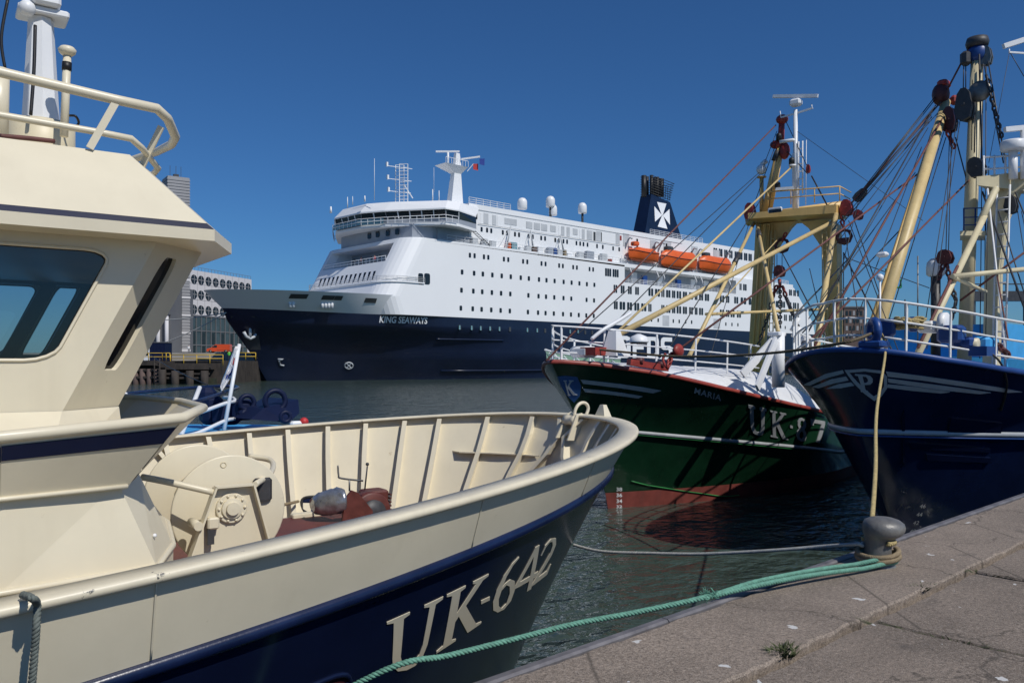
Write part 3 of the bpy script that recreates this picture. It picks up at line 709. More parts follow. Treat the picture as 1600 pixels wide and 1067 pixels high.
# make sure the normal points outboard
sg = 1 if ep[5][1][1] > 0 else -1
ep = [(p, (n[0] * sg, n[1] * sg, 0)) for p, n in ep]
sweep_profile(ep, [(-.15, -.012), (-.15, .012), (.03, .018), (.045, .01), (.052, -.008), (.046, -.028), (.03, -.038), (.012, -.034), (.012, -.012)]).build('gunwale_cap', M['cream_worn'], F6)
kp = edge_path(H6, 2, 110); kp = [(p, (n[0] * sg, n[1] * sg, 0)) for p, n in kp]
sweep_profile(kp, [(.002, .042), (.02, .038), (.036, .02), (.04, -.004), (.036, -.026), (.02, -.042), (.002, -.044)]).build('rubbing_strake', M['navy_strake'], F6)
for x in (-1.9, -3.4, -5.6, -7.5):
    q = []
    for i in range(7): t = H6.tx(x, 2.06 + .9 * i / 6); q.append(H6.off(t, 2.06 + .9 * i / 6, -1, .002))
    MB().tube(q, .006, 5).build('weld_seam', M['cream'], F6)
# inner deck, covering board and bulwark frames
DZ = 1.5
def w_at(a, z):
    t, v = H6.find(-a, z, 1., 2.999); return H6.P(t, v)[1]
dk = MB(); rows = []
for i in range(40):
    a = .85 + (14 - .85) * (i / 39) ** 1.6; wd = max(w_at(a, max(DZ, 1.2)) - .07, .02); rows.append([(-a, wd * (1 - j / 3), DZ + .03 * (1 - (1 - j / 3) ** 2)) for j in range(7)])
dk.add([p for r_ in rows for p in r_], [(i * 7 + j, i * 7 + j + 1, (i + 1) * 7 + j + 1, (i + 1) * 7 + j) for i in range(39) for j in range(6)], True)
dk.build('foredeck', M['deck_red'], F6)
cb = MB()
for sd in (1, -1):
    rr = []
    for i in range(34):
        a = 1.0 + (9 - 1.0) * (i / 33) ** 1.5; wd = w_at(a, DZ) - .09
        rr.append([(-a, sd * wd, DZ + .012), (-a, sd * wd, DZ + .1), (-a, sd * max(wd - .22, .01), DZ + .1), (-a, sd * max(wd - .22, .01), DZ + .012)])
    cb.loft(rr)
cb.build('covering_board', M['cream'], F6)
def frame_at(a_top, a_bot, sd, depth=.15, bulb=True):
    """bulwark stay: flat web standing on the inside plating with a small face flange"""
    n = 7; web = MB(); out = []; inn = []
    for i in range(n):
        f = i / (n - 1); a = a_bot + (a_top - a_bot) * f; zt = gz(a_top) - .03; z = DZ + .1 + (zt - DZ - .1) * f
        wd = w_at(a, min(z, gz(a) - .02)) - .016; e = 4e-3; w2 = w_at(a + e, min(z, gz(a + e) - .02)) - .016
        nrm = Vector((-(-e), 0, 0)); tng = Vector((-e, (w2 - wd), 0)).normalized(); nn = Vector((tng.y, -tng.x, 0));
        if nn.y > 0: nn = -nn
        dp = depth * (1.0 - .25 * f); p = Vector((-a, wd, z)); q = p + nn * dp
        out.append((p, tng)); inn.append((q, tng))
    th = .012
    r0 = []
    for (p, t), (q, _) in zip(out, inn):
        r0.append([tuple(Vector((c.x, c.y * sd, c.z))) for c in (p - t * th, q - t * th, q - t * .03, q - t * .03 + (q - p).normalized() * .014, q + t * .03 + (q - p).normalized() * .014, q + t * .03, q + t * th, p + t * th)])
    return web.loft(r0)
for a_t, a_b in ((.03, .74), (.13, .84), (.45, 1.12), (.92, 1.45), (1.3, 1.75), (1.75, 2.05), (2.2, 2.4), (2.68, 2.78), (3.14, 3.18), (3.62, 3.5), (4.12, 3.98), (4.62, 4.62), (5.15, 5.1), (5.65, 5.6), (6.2, 6.2), (6.8, 6.8)):
    frame_at(a_t, a_b, 1).build('bulwark_frame', M['cream'], F6)
for a_t, a_b in ((.025, .72), (.09, .8), (.2, .9), (.4, 1.05), (.8, 1.35), (1.3, 1.8), (1.9, 2.15), (2.6, 2.7), (3.4, 3.4), (4.2, 4.2), (5.0, 5.0)):
    frame_at(a_t, a_b, -1).build('bulwark_frame', M['cream'], F6)
MB().tube([(H6.P(0, v)[0] - .03, 0, H6.P(0, v)[2]) for v in (1.4, 1.8, 2.0, 2.4, 2.97)], .045, 8).build('stem_bar', M['cream'], F6)
frame_at(4.28, 3.55, 1, .13).build('sloping_stay', M['cream'], F6)
# breast shelf between the foremost frames
sh = MB(); pl = []
for a in (.36, .5, .7, .95): pl.append((-a, w_at(a, 2.45) - .02))
sh.prism([(x, y) for x, y in pl] + [(x, y - .2) for x, y in pl[::-1]], 2.44, 2.455); sh.build('breast_shelf', M['cream'], F6)
# bow fairlead: roller between cheeks, with the ring above; and the small post at the stem head
fq_ = lambda px, py, y: F6.Y(px, py, y)
for yy, pl in ((.1, ((868, 684), (890, 683), (899, 650), (893, 643), (886, 646))), (-.12, ((886, 688), (897, 688), (913, 655), (909, 645), (900, 648)))):
    MB().slab([fq_(px, py, yy) for px, py in pl], .02).build('fairlead_cheek', M['cream'], F6)
fc = fq_(893, 657, 0); MB().lathe([(.03, -.1), (.075, -.1), (.06, -.04), (.055, 0), (.06, .04), (.075, .1), (.03, .1)], fc, 'y', 16).build('fairlead_roller', M['cream'], F6)
rt_ = [fq_(px, py, -.02) for px, py in ((897, 650), (899, 640), (904, 632), (911, 629), (917, 632), (919, 639), (916, 648))]
MB().tube(smooth_path(rt_, 4), .021, 8).build('fairlead_ring', M['cream'], F6)
sp = F6.Y(942, 648, -.35)
MB().loft([[(sp[0] - .06, -.45, sp[2] - .04), (sp[0] + .06, -.45, sp[2] - .04), (sp[0] + .06, -.25, sp[2] - .04), (sp[0] - .06, -.25, sp[2] - .04)], [(sp[0] - .02, -.38, sp[2] + .12), (sp[0] + .03, -.38, sp[2] + .12), (sp[0] + .03, -.32, sp[2] + .12), (sp[0] - .02, -.32, sp[2] + .12)]]).build('stem_post', M['cream'], F6)
# mooring openings through the bulwark / hull: rimmed ovals
def oval(h, x, z, rx, rz, side, vlo, vhi, rim, o=.0, tilt=0):
    t, v = h.find(x, z, vlo, vhi); pts = []; mid = []
    for k in range(24):
        th = 2 * math.pi * k / 24; c_, s_ = abs(math.cos(th)) ** .7 * math.copysign(1, math.cos(th)), abs(math.sin(th)) ** .7 * math.copysign(1, math.sin(th))
        dx = rx * c_; tt, vv = h.find(x + dx, z + rz * s_ + tilt * dx, vlo, vhi); pts.append(h.off(tt, vv, side, o))
    return pts, h.off(t, v, side, o)
for (px, py, rx, rz, nm) in ((545, 1036, .19, .11, 'bow_grille'), (447, 1066, .15, .09, 'mooring_port')):
    pass
for x, z, rx, rz, nm, bars in ((-4.52, 1.47, .24, .15, 'hull_vent', 2), (-5.03, 1.36, .2, .13, 'mooring_port', 0)):
    pts, mid = oval(H6, x, z, rx, rz, -1, 1., 1.95, .02, .006, .06)
    p_ = MB().add(pts + [mid], [(i, (i + 1) % 24, 24) for i in range(24)]).build(nm, M['dark_red'] if bars else M['black'], F6)
    MB().tube(pts, .018, 8, closed=True).build('rim', M['navy'], p_)
    for k in range(bars):
        zz = z + (.045 - .09 * k); q = []
        for i in range(7):
            xx = x + rx * (.9 - 1.8 * i / 6); t, v = H6.find(xx, zz + .06 * (xx - x), 1., 1.95); q.append(H6.off(t, v, -1, .015))
        MB().tube(q, .014, 6).build('bar', M['navy_strake'], p_)
# port-side hawse opening in the bulwark (seen from inside)
po = F6.Y(478, 783, w_at(3.1, 1.95) - .04); oc = (po[0], w_at(-po[0], po[2]) - .035, po[2])
op = [(oc[0] + .155 * math.copysign(abs(math.cos(t)) ** .6, math.cos(t)), w_at(-(oc[0] + .155 * math.cos(t)), oc[2] + .1 * math.sin(t)) - .03, oc[2] + .1 * math.copysign(abs(math.sin(t)) ** .6, math.sin(t))) for t in [2 * math.pi * k / 22 for k in range(22)]]
ho = MB().poly(op).build('hawse_opening', M['navy'], F6)
MB().tube(op, .018, 8, closed=True).build('rim', M['black'], ho)
# raised number
for ch, qd in (('U', ((604, 971), (692, 931), (603, 1056), (668, 1035))), ('K', ((698, 928), (766, 894), (681, 1020), (751, 973))), ('-', ((750, 915), (766, 908), (750, 962), (764, 955))),
               ('6', ((776, 888), (815, 866), (762, 963), (801, 944))), ('4', ((812, 868), (850, 846), (799, 937), (836, 915))), ('2', ((846, 850), (876, 831), (829, 916), (857, 894)))):
    mark_glyph(H6, F6, -1, ch, qd, 1.0, 2.0, M['cream'], 'hull_number', .005, None, .12, .22)

# deckhouse under the bridge
dh = MB()
bot = [(-12, -2.8), (-6.22, -2.75), (-5.42, -2.63), (-5.2, -2.05), (-5.05, -1.2), (-5.05, 1.4), (-5.25, 2.3), (-6.2, 2.6), (-12, 2.6)]
top = [(-12, -2.76), (-6.2, -2.7), (-5.62, -2.56), (-5.44, -2.2), (-5.4, -1.2), (-5.4, 1.2), (-5.5, 2.0), (-6.2, 2.3), (-12, 2.3)]
mid = [(x, y) for x, y in bot]
dh.loft([[(x, y * .97, DZ) for x, y in bot], [(x, y, 2.39) for x, y in bot], [(x, y, 2.9) for x, y in top]])
dh.build('deckhouse', M['cream'], F6)
MB().tube([(x - .004, y - .012 if y < 0 else y + .012, 2.395) for x, y in bot], .02, 6).build('deckhouse_flange', M['cream'], F6)
MB().ball((-5.4, -2.46, 2.55), .013).build('bolt', M['white'], F6)
# bridge deck bulwark with rail, dark stripe and raked prow
btm = [(-12, -2.8), (-6.22, -2.73), (-5.58, -2.6), (-5.35, -1.8), (-5.28, -.8), (-5.34, .3), (-5.5, 1.4), (-6.1, 2.2), (-12, 2.3)]
tpp = [(-12, -3.05, 3.1), (-6.22, -2.87, 3.22), (-5.32, -2.8, 3.28), (-4.95, -1.82, 3.285), (-4.86, -.84, 3.285), (-4.98, .2, 3.285), (-5.21, .9, 3.285), (-5.75, 2.35, 3.25), (-12, 2.6, 3.1)]
def patch(mb, a, b, c, d, u0=0., u1=1., v0=0., v1=1., o=0., n=8, m=4):
    """ruled panel a-b (foot) d-c (head), divided, pushed out by o"""
    a, b, c, d = map(V, (a, b, c, d)); nr = (b - a).cross(d - a).normalized(); vs = []
    for j in range(m + 1):
        v = v0 + (v1 - v0) * j / m
        for i in range(n + 1):
            u = u0 + (u1 - u0) * i / n; vs.append(tuple((a * (1 - u) + b * u) * (1 - v) + (d * (1 - u) + c * u) * v + nr * o))
    return mb.add(vs, [(j * (n + 1) + i, j * (n + 1) + i + 1, (j + 1) * (n + 1) + i + 1, (j + 1) * (n + 1) + i) for j in range(m) for i in range(n)], True)
bw = MB(); bi = MB()
for i in range(len(btm) - 1):
    q = ((*btm[i], 2.885), (*btm[i + 1], 2.885), tpp[i + 1], tpp[i]); patch(bw, *q, o=.01); patch(bi, *q, o=-.01)
bw.build('bridge_bulwark', M['cream'], F6, fix=False); bi.build('bridge_bulwark_lining', M['cream'], F6, fix=False)
MB().prism([(x, y) for x, y in btm], 2.87, 2.893).build('bridge_deck', M['cream'], F6)
MB().tube([(x, y, z) for x, y, z in tpp], .032, 10).build('bridge_rail', M['cream'], F6)
st = MB()
for i in (0, 1): patch(st, (*btm[i], 2.885), (*btm[i + 1], 2.885), tpp[i + 1], tpp[i], v0=.64, v1=.88, o=.016, m=2)
st.build('bridge_stripe', M['navy_line'], F6, fix=False)
MB().tube([(-12, -2.82, 2.885), (-6.22, -2.75, 2.885), (-5.58, -2.62, 2.885)], .014, 6).build('bridge_weld', M['cream'], F6)
bs = F6.Y(240, 696, -2.6); MB().ball((bs[0], -2.68, bs[2]), .013).build('bolt', M['white'], F6)
# wheelhouse: forward-leaning walls
yw = -2.0; CT = F6.Y(249, 372, yw); CB = F6.Y(101, 636, yw)
zt, zb = 4.5, 3.2
def lean(z): return CB[0] + (CT[0] - CB[0]) * (z - CB[2]) / (CT[2] - CB[2])
yc, yp = -1.62, 1.3                          # chamfer to front wall; port side mirrors
def wall(p0, p1, name, holes, pane_mat, t=.05, frame=True, parent=F6, rec=.02):
    """leaning wall between plan points at sill height; holes in (u along wall m, w up slope m)"""
    a, b = V((*p0, zb)), V((*p1, zb)); u = (b - a).normalized(); L_ = (b - a).length
    return a, u, L_
def lp(x_off, y, z): return (lean(z) + x_off, y, z)
def wallquad(name, A0, B0, A1, B1, holes, pmat, inset=.025, rim=True, t=.05):
    """A0/B0 bottom left/right, A1/B1 top; holes given in bilinear 0..1 coordinates as rounded rectangles"""
    A0, B0, A1, B1 = map(V, (A0, B0, A1, B1)); nrm = (B0 - A0).cross(A1 - A0).normalized()
    bil = lambda s_, r_, o_=0: tuple((A0 * (1 - s_) + B0 * s_) * (1 - r_) + (A1 * (1 - s_) + B1 * s_) * r_ + nrm * o_)
    outer = [(0, 0), (1, 0), (1, 1), (0, 1)]; loops = [densify(outer, .12)] + [h for h in holes]
    tri = tessellate_polygon([[Vector((x, y, 0)) for x, y in l] for l in loops]); flat = [p for l in loops for p in l]; n = len(flat)
    mb = MB(); vs = [bil(x, y, 0) for x, y in flat] + [bil(x, y, -t) for x, y in flat]; fs = [tuple(f) for f in tri] + [tuple(n + i for i in f) for f in tri]; b_ = 0
    for l in loops:
        m_ = len(l); fs += [(b_ + i, b_ + (i + 1) % m_, n + b_ + (i + 1) % m_, n + b_ + i) for i in range(m_)]; b_ += m_
    mb.add(vs, fs); wo = mb.build(name, M['cream'], F6)
    for h in holes:
        po_ = MB().poly([bil(x, y, -inset) for x, y in h]).build('window_pane', pmat, wo, fix=False)
        if rim:
            MB().tube([bil(x, y, -inset + .004) for x, y in h], .014, 6, closed=True).build('window_seal', M['black'], wo)
            cx_, cy_ = sum(p[0] for p in h) / len(h), sum(p[1] for p in h) / len(h)
            MB().tube([bil(cx_ + (x - cx_) * 1.0, cy_ + (y - cy_) * 1.0, .004) for x, y in h], .011, 6, closed=True).build('window_rim', M['cream'], wo)
    return wo
XA = -12.0
# starboard side wall with its big window (parallelogram leaning forward)
def side_uv(px, py):
    p = F6.Y(px, py, yw); z = p[2]; xf = lean(z); s_ = (p[0] - XA) / (xf - XA); return s_, (z - zb) / (zt - zb)
c1, c2 = side_uv(172, 392), side_uv(88, 563)
zw1, zw0 = c1[1], c2[1]
def px_s(px, py): return side_uv(px, py)[0]
hole = []
xs_top, xs_bot = lean(zb + zw1 * (zt - zb)), lean(zb + zw0 * (zt - zb))
def rp4(s0, s1, r0, r1, rad):
    out = []
    for (x, y) in rrect(0, 0, 1, 1, rad, 4): out.append((s0 + (s1 - s0) * x, r0 + (r1 - r0) * y))
    return out
s1 = (px_s(172, 392) + px_s(88, 563)) / 2
hole = rp4(s1 - .205, s1, zw0, zw1, .12); hole2 = rp4(s1 - .5, s1 - .26, zw0, zw1, .12)
wallquad('wheelhouse_side', (XA, yw, zb), lp(0, yw, zb), (XA, yw, zt), lp(0, yw, zt), [hole, hole2], M['glass'])
# chamfer with tall narrow window
dxc = .38
chh = rp4(.3, .6, .27, .86, .18)
wallquad('wheelhouse_corner', lp(0, yw, zb), lp(dxc, yc, zb), lp(0, yw, zt), lp(dxc, yc, zt), [chh], M['black_glass'], rim=False, inset=.03)
fr_h = [rp4(.03 + k * .33, .30 + k * .33, .3, .84, .12) for k in range(3)]
wallquad('wheelhouse_front', lp(dxc, yc, zb), lp(dxc, yp, zb), lp(dxc, yc, zt), lp(dxc, yp, zt), fr_h, M['glass'])
pe = .22                                      # the port wall runs a little further forward
wallquad('wheelhouse_corner', lp(dxc, yp, zb), lp(pe, yp + .38, zb), lp(dxc, yp, zt), lp(pe, yp + .38, zt), [rp4(.3, .7, .36, .88, .15)], M['glass'])
wallquad('wheelhouse_side', lp(pe, yp + .38, zb), (XA, yp + .38, zb), lp(pe, yp + .38, zt), (XA, yp + .38, zt), [rp4(.028, .058, .36, .9, .14), rp4(.08, .2, .36, .9, .12), rp4(.24, .4, .36, .9, .12)], M['glass'])
for x0, x1, nm in ((-.33, -.2, 'cabin_pillar'), (.03, .2, 'cabin_pillar')):
    MB().loft([[(lean(z) + x0, yp + .22, z), (lean(z) + x1, yp + .22, z), (lean(z) + x1, yp + .32, z), (lean(z) + x0, yp + .32, z)] for z in (3.25, 4.46)]).build(nm, M['dark_steel'], F6)
MB().beam((-8, yp + .25, 4.42), (lean(4.4) + .2, yp + .25, 4.42), .1, .1).build('window_header', M['dark_steel'], F6)
MB().bar((-8, yp + .1, 4.44), (lean(4.4) + .2, yp + .1, 4.44), .012, n=6).build('ceiling_rail', M['steel'], F6)
# skirt round the foot of the wheelhouse
sk0 = [(XA, yw - .45, 2.9), (lean(2.9) + .05, yw - .45, 2.9), (lean(2.9) + .62, yc - .1, 2.9), (lean(2.9) + .62, yp, 2.9), (lean(2.9) + .1, yp + .6, 2.9), (XA, yp + .6, 2.9)]
sk1 = [(XA, yw - .005, 3.3), lp(-.002, yw - .005, 3.3), lp(dxc + .006, yc - .004, 3.3), lp(dxc + .006, yp, 3.3), lp(0, yp + .386, 3.3), (XA, yp + .386, 3.3)]
s_k = MB()
for i in range(5): s_k.add([sk0[i], sk0[i + 1], sk1[i + 1], sk1[i]], [(0, 1, 2, 3)])
s_k.build('wheelhouse_skirt', M['cream'], F6)
# console and dark lining inside
MB().box((-7.2, -1.2, 3.1), (lean(3.5) - .05, 1.1, 3.58)).build('console', M['dark_steel'], F6)
MB().cbox((-5.62, 1.2, 3.66), (.1, .12, .12), .02).build('monitor', M['black'], F6)
MB().box((XA + .02, yw + .06, 4.47), (lean(4.47) + .1, yp + .3, 4.5)).build('cabin_ceiling', M['grey_panel'], F6)
# roof: soffit, fascia, stripe, sloping edge, flat top
zf = 4.4
pl0 = [(XA, -2.3), (-4.99, -2.26), (-4.71, -1.67), (-4.72, -.5), (-4.8, .6), (-5.1, 1.75), (XA, 1.9)]
def scaled(pl, dx, dy): return [(x + (dx if x > -11 else 0), y * dy) for x, y in pl]
z1_, z2_, z3_ = 4.4, 4.475, 4.515
ptop = [(XA, -1.98), (-5.45, -1.95), (-5.28, -1.6), (-5.3, -.5), (-5.34, .6), (-5.5, 1.45), (XA, 1.6)]
zt_r = 4.965
ins = lambda pl, f: [lerp(a, b, f) for a, b in zip(pl, ptop)]
rf = MB(); rf.loft([[(x, y, z1_) for x, y in pl0], [(x, y, z2_) for x, y in pl0]]); rf.build('roof_fascia', M['cream'], F6)
p_a, p_b = ins(pl0, .02), ins(pl0, .09)
MB().loft([[(x, y, z2_ + .001) for x, y in p_a], [(x, y, z3_) for x, y in p_b]]).build('roof_stripe', M['navy_line'], F6)
MB().loft([[(x, y, z3_ + .001) for x, y in ins(pl0, .092)], [(x, y, zt_r) for x, y in ptop]]).build('roof', M['cream'], F6)
# roof railing
rl = MB(); rl2 = MB()
yr = -1.95
def rpt(px, py, y=-1.95): return F6.Y(px, py, y)
A, B_, C_ = rpt(0, 113), rpt(180, 156), rpt(245, 170)
far = lambda p, dy, dx=0: (p[0] + dx, p[1] + dy, p[2])
dirn = ((A[0] - B_[0]) / (B_[0] - A[0] + 1e-9),)
up = [(A[0] - 3, A[1], A[2]), A, B_, C_, F6.Y(262, 186, -1.8), F6.Y(274, 214, -1.45), F6.Y(268, 226, -1.0), F6.Y(244, 238, 0.0), (-5.6, 1.4, A[2] - .05), (-9, 1.5, A[2])]
rl.tube(up, .033, 10); rl.build('roof_rail', M['cream'], F6)
A2, B2, C2 = rpt(0, 180), rpt(160, 208), rpt(205, 217)
up2 = [(A2[0] - 3, A2[1], A2[2]), A2, B2, C2, F6.Y(222, 232, -1.85), F6.Y(247, 263, -1.5), F6.Y(240, 272, -1.1), (-5.45, .6, A2[2]), (-5.7, 1.4, A2[2]), (-9, 1.5, A2[2])]
rl2.tube(up2, .022, 8); rl2.build('roof_rail_lower', M['cream'], F6)
for (p, q) in (((182, 158), (140, 232)), ((252, 198), (221, 262))):
    a, b = rpt(*p, -1.96 if p[0] < 200 else -1.82), rpt(*q, -1.97 if p[0] < 200 else -1.72)
    MB().beam(a, b, .012, .045).build('rail_stanchion', M['cream'], F6)
# mast column, drum, head gear
mb0 = F6.Y(52, 215, -.6); mx, my = mb0[0], -.6
dp = F6.Y(52, 215, -.6); sc_ = lambda px: F6.Y(px, 215, -.6)[0]
r_b = abs(F6.Y(94, 200, -.6)[0] - F6.Y(36, 200, -.6)[0]) / 2 * 1.05; r_t = r_b * .66
cxm = F6.Y(64, 200, -.6)[0]; zmt = F6.Y(60, 30, -.6)[2]; zmb = F6.Y(60, 196, -.6)[2]
mc = MB(); mc.lathe([(r_b, zmb), (r_t, zmt)], (cxm, my, 0), 'z', 8, smooth=False); mc.build('mast_column', M['white'], F6)
rd = abs(F6.Y(118, 215, -.6)[0] - F6.Y(8, 215, -.6)[0]) / 2
MB().lathe([(rd, zt_r - .01), (rd, zmb), (rd * .9, zmb + .015)], (cxm, my, 0), 'z', 24).build('mast_drum', M['cream_rust'], F6)
hd = MB(); zh = zmt
hd.cbox((cxm + .01, my, zh + .03), (.34, .26, .05), .01); hd.ball((cxm - .1, my - .12, zh + .02), .06); hd.cbox((cxm + .02, my - .1, zh + .14), (.2, .16, .16), .02)
hd.build('mast_lights', M['white'], F6)
MB().lathe([(.09, 0), (.1, .06), (.06, .12)], (cxm + .06, my, zh + .2), 'z', 14).build('mast_lamp', M['black'], F6)
cab = MB()
cab.tube(smooth_path([F6.Y(55, 40, -.85), F6.Y(53, 110, -.88), F6.Y(48, 180, -.9)]), .012, 6)
cab.tube(smooth_path([F6.Y(12, 0, -.6), F6.Y(2, 60, -.6), F6.Y(8, 108, -.6)]), .011, 6)
cab.tube(smooth_path([F6.Y(107, 181, -.9), F6.Y(118, 182, -.95), F6.Y(123, 192, -.9), F6.Y(118, 199, -.9)]), .009, 6)
cab.build('mast_cable', M['black'], F6)
# satellite aerial beside it and a plain post
aa, ab = F6.Y(100, 214, -1.0), F6.Y(105, 88, -1.0)
ae = MB(); ae.bar(aa, ab, .028, n=10); ae.lathe([(.03, 0), (.055, .02), (.062, .045), (.045, .065), (.01, .075)], (ab[0], ab[1], ab[2]), 'z', 16); ae.build('aerial', M['cream'], F6)
MB().bar(lerp(aa, ab, .82), lerp(aa, ab, .92), .034, n=8).build('aerial_clamp', M['black'], F6)
pa, pb = F6.Y(-2, 216, -1.1), F6.Y(0, 108, -1.1); MB().bar(pa, pb, .06, n=12).build('roof_post', M['cream'], F6)
MB().tube(smooth_path([F6.Y(0, 213, -1.5), F6.Y(40, 216, -1.45), F6.Y(85, 221, -1.4)]), .016, 6).build('red_hose', M['wire_red'], F6)

# net winch on the foredeck
nw = MB(); yn = -1.2
ft = [F6.Y(334, 760, yn), F6.Y(392, 753, yn)]; xl, xr, zt_w = ft[0][0], ft[1][0], ft[0][2]
xbl, xbr = F6.Y(290, 872, yn)[0] - .2, F6.Y(420, 842, yn)[0] + .16
def trap(y, t):
    outer = [(xbl, DZ + .02), (xbl + .3, DZ + .02), (xbl + .42, DZ + .5), (xbr - .42, DZ + .5), (xbr - .3, DZ + .02), (xbr, DZ + .02), (xr, zt_w), (xl, zt_w)]
    return MB().plate(outer, [], Matrix.Translation((0, y, 0)) @ Matrix.Rotation(R(90), 4, 'X'), t)
W6 = trap(yn, .02).build('net_winch', M['cream'], F6)
fl_ = MB()
fl_.beam((xl, yn - .045, zt_w), (xr, yn - .045, zt_w), .09, .014); fl_.beam((xl, yn - .045, zt_w), (xbl, yn - .045, DZ), .014, .09) if False else None
for (x0, x1) in ((xl, xbl), (xr, xbr)):
    fl_.loft([[(x0 - .008, yn - .09, zt_w), (x0 + .008, yn - .09, zt_w), (x0 + .008, yn, zt_w), (x0 - .008, yn, zt_w)], [(x1 - .008, yn - .09, DZ), (x1 + .008, yn - .09, DZ), (x1 + .008, yn, DZ), (x1 - .008, yn, DZ)]])
fl_.build('frame_flange', M['cream'], W6)
fcx, fcz = (F6.Y(278, 800, -.9)[0] + F6.Y(425, 790, -.9)[0]) / 2 + .02, 2.385; fr_ = .46
for yy in (-.93, .12):
    MB().lathe([(.05, 0), (fr_ - .012, 0), (fr_, .006), (fr_, .02), (fr_ - .012, .026), (.05, .026)], (fcx, yy, fcz), 'y', 48).build('flange', M['cream'], W6)
MB().lathe([(.2, 0), (.2, 1.0)], (fcx, -.9, fcz), 'y', 24).build('drum', M['cream'], W6)
MB().lathe([(.03, 0), (.03, .3)], (fcx, -1.2, fcz), 'y', 12).build('shaft', M['cream'], W6)
hub = F6.Y(361, 793, yn - .02)
hb = MB(); hb.lathe([(.12, 0), (.12, -.02), (.113, -.026), (.083, -.026), (.08, -.045), (.052, -.05), (.05, -.07), (.0, -.072)], (hub[0], yn - .02, hub[2]), 'y', 32, smooth=False); hb.build('hub', M['cream'], W6)
for k in range(10):
    a = 2 * math.pi * k / 10; MB().ball((hub[0] +   .1 * math.cos(a), yn - .05, hub[2] + .1 * math.sin(a)), .012, 6, 4).build('bolt', M['cream'], W6)
gt = MB().tube(smooth_path([F6.Y(222, 745, -1.0), F6.Y(268, 754, -1.15), F6.Y(334, 769, -1.24)], 4), .026, 8).build('guard_bar', M['cream'], W6)
MB().tube(smooth_path([F6.Y(389, 713, .05), F6.Y(420, 718, -.1), F6.Y(427, 728, -.3), F6.Y(420, 742, -.7), F6.Y(398, 757, -1.2)], 5), .026, 8).build('guard_bar', M['cream'], W6)
lk = F6.Y(307, 820, -1.25); MB().bar((lk[0], -1.1, lk[2]), (lk[0], -1.32, lk[2]), .035, n=12).build('locking_pin', M['cream'], W6)
lt = F6.Y(322, 818, -1.26); MB().cbox((lt[0] + .05, -1.26, lt[2]), (.09, .07, .09), .012).build('latch', M['cream'], W6)
MB().beam((lt[0] + .03, -1.27, lt[2] - .04), (lt[0] + .03, -1.27, lt[2] - .16), .03, .05).build('latch_bar', M['dark_steel'], W6)
MB().ring(F6.Y(349, 726, -.93), .022, .006, 'y', 12, 5).build('ring_bolt', M['cream_rust'], W6)
MB().cbox(F6.Y(410, 765, -.95), (.16, .03, .2), .02).build('bracket', M['dark_steel'], W6)

# windlass: oxide-red frame, brake band, levers, and the taped motor
yq = .15
q0 = F6.Y(532, 815, yq); q1 = F6.Y(606, 800, yq); q2 = F6.Y(545, 767, yq); q3 = F6.Y(580, 790, yq)
cheek = [(q0[0], DZ + .02), (q1[0] - .1, DZ + .02), (q3[0], q3[2] - .04), (q2[0] + .09, q2[2] - .02), (q2[0] + .02, q2[2] + .01), (q2[0] - .04, q2[2] - .06), (q0[0], q0[2] - .02)]
WL = MB().plate(cheek, [], Matrix.Translation((0, yq, 0)) @ Matrix.Rotation(R(90), 4, 'X'), .03).build('windlass', M['oxide'], F6)
bc = F6.Y(577, 795, yq + .1)
MB().lathe([(.08, 0), (.2, 0), (.215, .01), (.215, .16), (.2, .17), (.08, .17)], (bc[0], yq + .02, bc[2] - .03), 'y', 28).build('brake_band', M['oxide'], WL)
MB().lathe([(.02, 0), (.14, 0), (.14, .05), (.05, .05)], (bc[0], yq - .02, bc[2] - .03), 'y', 24).build('brake_drum', M['dark_steel'], WL)
MB().cbox((bc[0] + .12, yq + .25, bc[2] + .06), (.26, .24, .24), .02).build('gear_case', M['oxide'], WL)
for k in range(5): MB().cbox((bc[0] + .255, yq + .2, bc[2] + .13 - .04 * k), (.02, .2, .016), .003).build('cooling_fin', M['oxide'], WL)
MB().box((-3.95, -.15, DZ + .02), (q1[0] + .1, .75, 1.955)).build('windlass_bed', M['deck_red'], WL)
tb = MB(); L0 = F6.Y(546, 767, yq + .05)
tb.bar(L0, F6.Y(546, 748, yq + .05), .01, n=6); tb.tube(smooth_path([F6.Y(528, 727, yq + .05), F6.Y(529, 742, yq + .05), F6.Y(533, 747, yq + .05), F6.Y(567, 751, yq + .05)], 4), .01, 6); tb.build('crank_lever', M['steel'], WL)
lv = MB(); lv.bar(F6.Y(570, 765, yq), F6.Y(574, 728, yq), .009, n=6); lv.ball(F6.Y(574, 725, yq), .019); lv.build('brake_lever', M['dark_steel'], WL)
mt0, mt1 = V(F6.Y(488, 789, .4)), V(F6.Y(535, 781, .2)); g6 = random.Random(3); rings = []
for i in range(10):
    f = i / 9; c_ = mt0.lerp(mt1, f); r_ = [.07, .1, .115, .12, .125, .135, .14, .13, .14, .12][i]
    rings.append([(c_.x + (g6.uniform(-.008, .008)), c_.y + r_ * (1 + g6.uniform(-.07, .07)) * math.cos(2 * math.pi * k / 16), c_.z + r_ * (1 + g6.uniform(-.07, .07)) * math.sin(2 * math.pi * k / 16)) for k in range(16)])
MB().loft(rings, smooth=True).build('taped_motor', M['foil'], WL)
MB().cbox(F6.Y(478, 807, .72), (.32, .1, .09), .01).build('deck_block', M['cream'], F6)
MB().cbox(F6.Y(442, 812, 1.6), (.12, .1, .04), .005).build('deck_pad', M['cream'], F6)
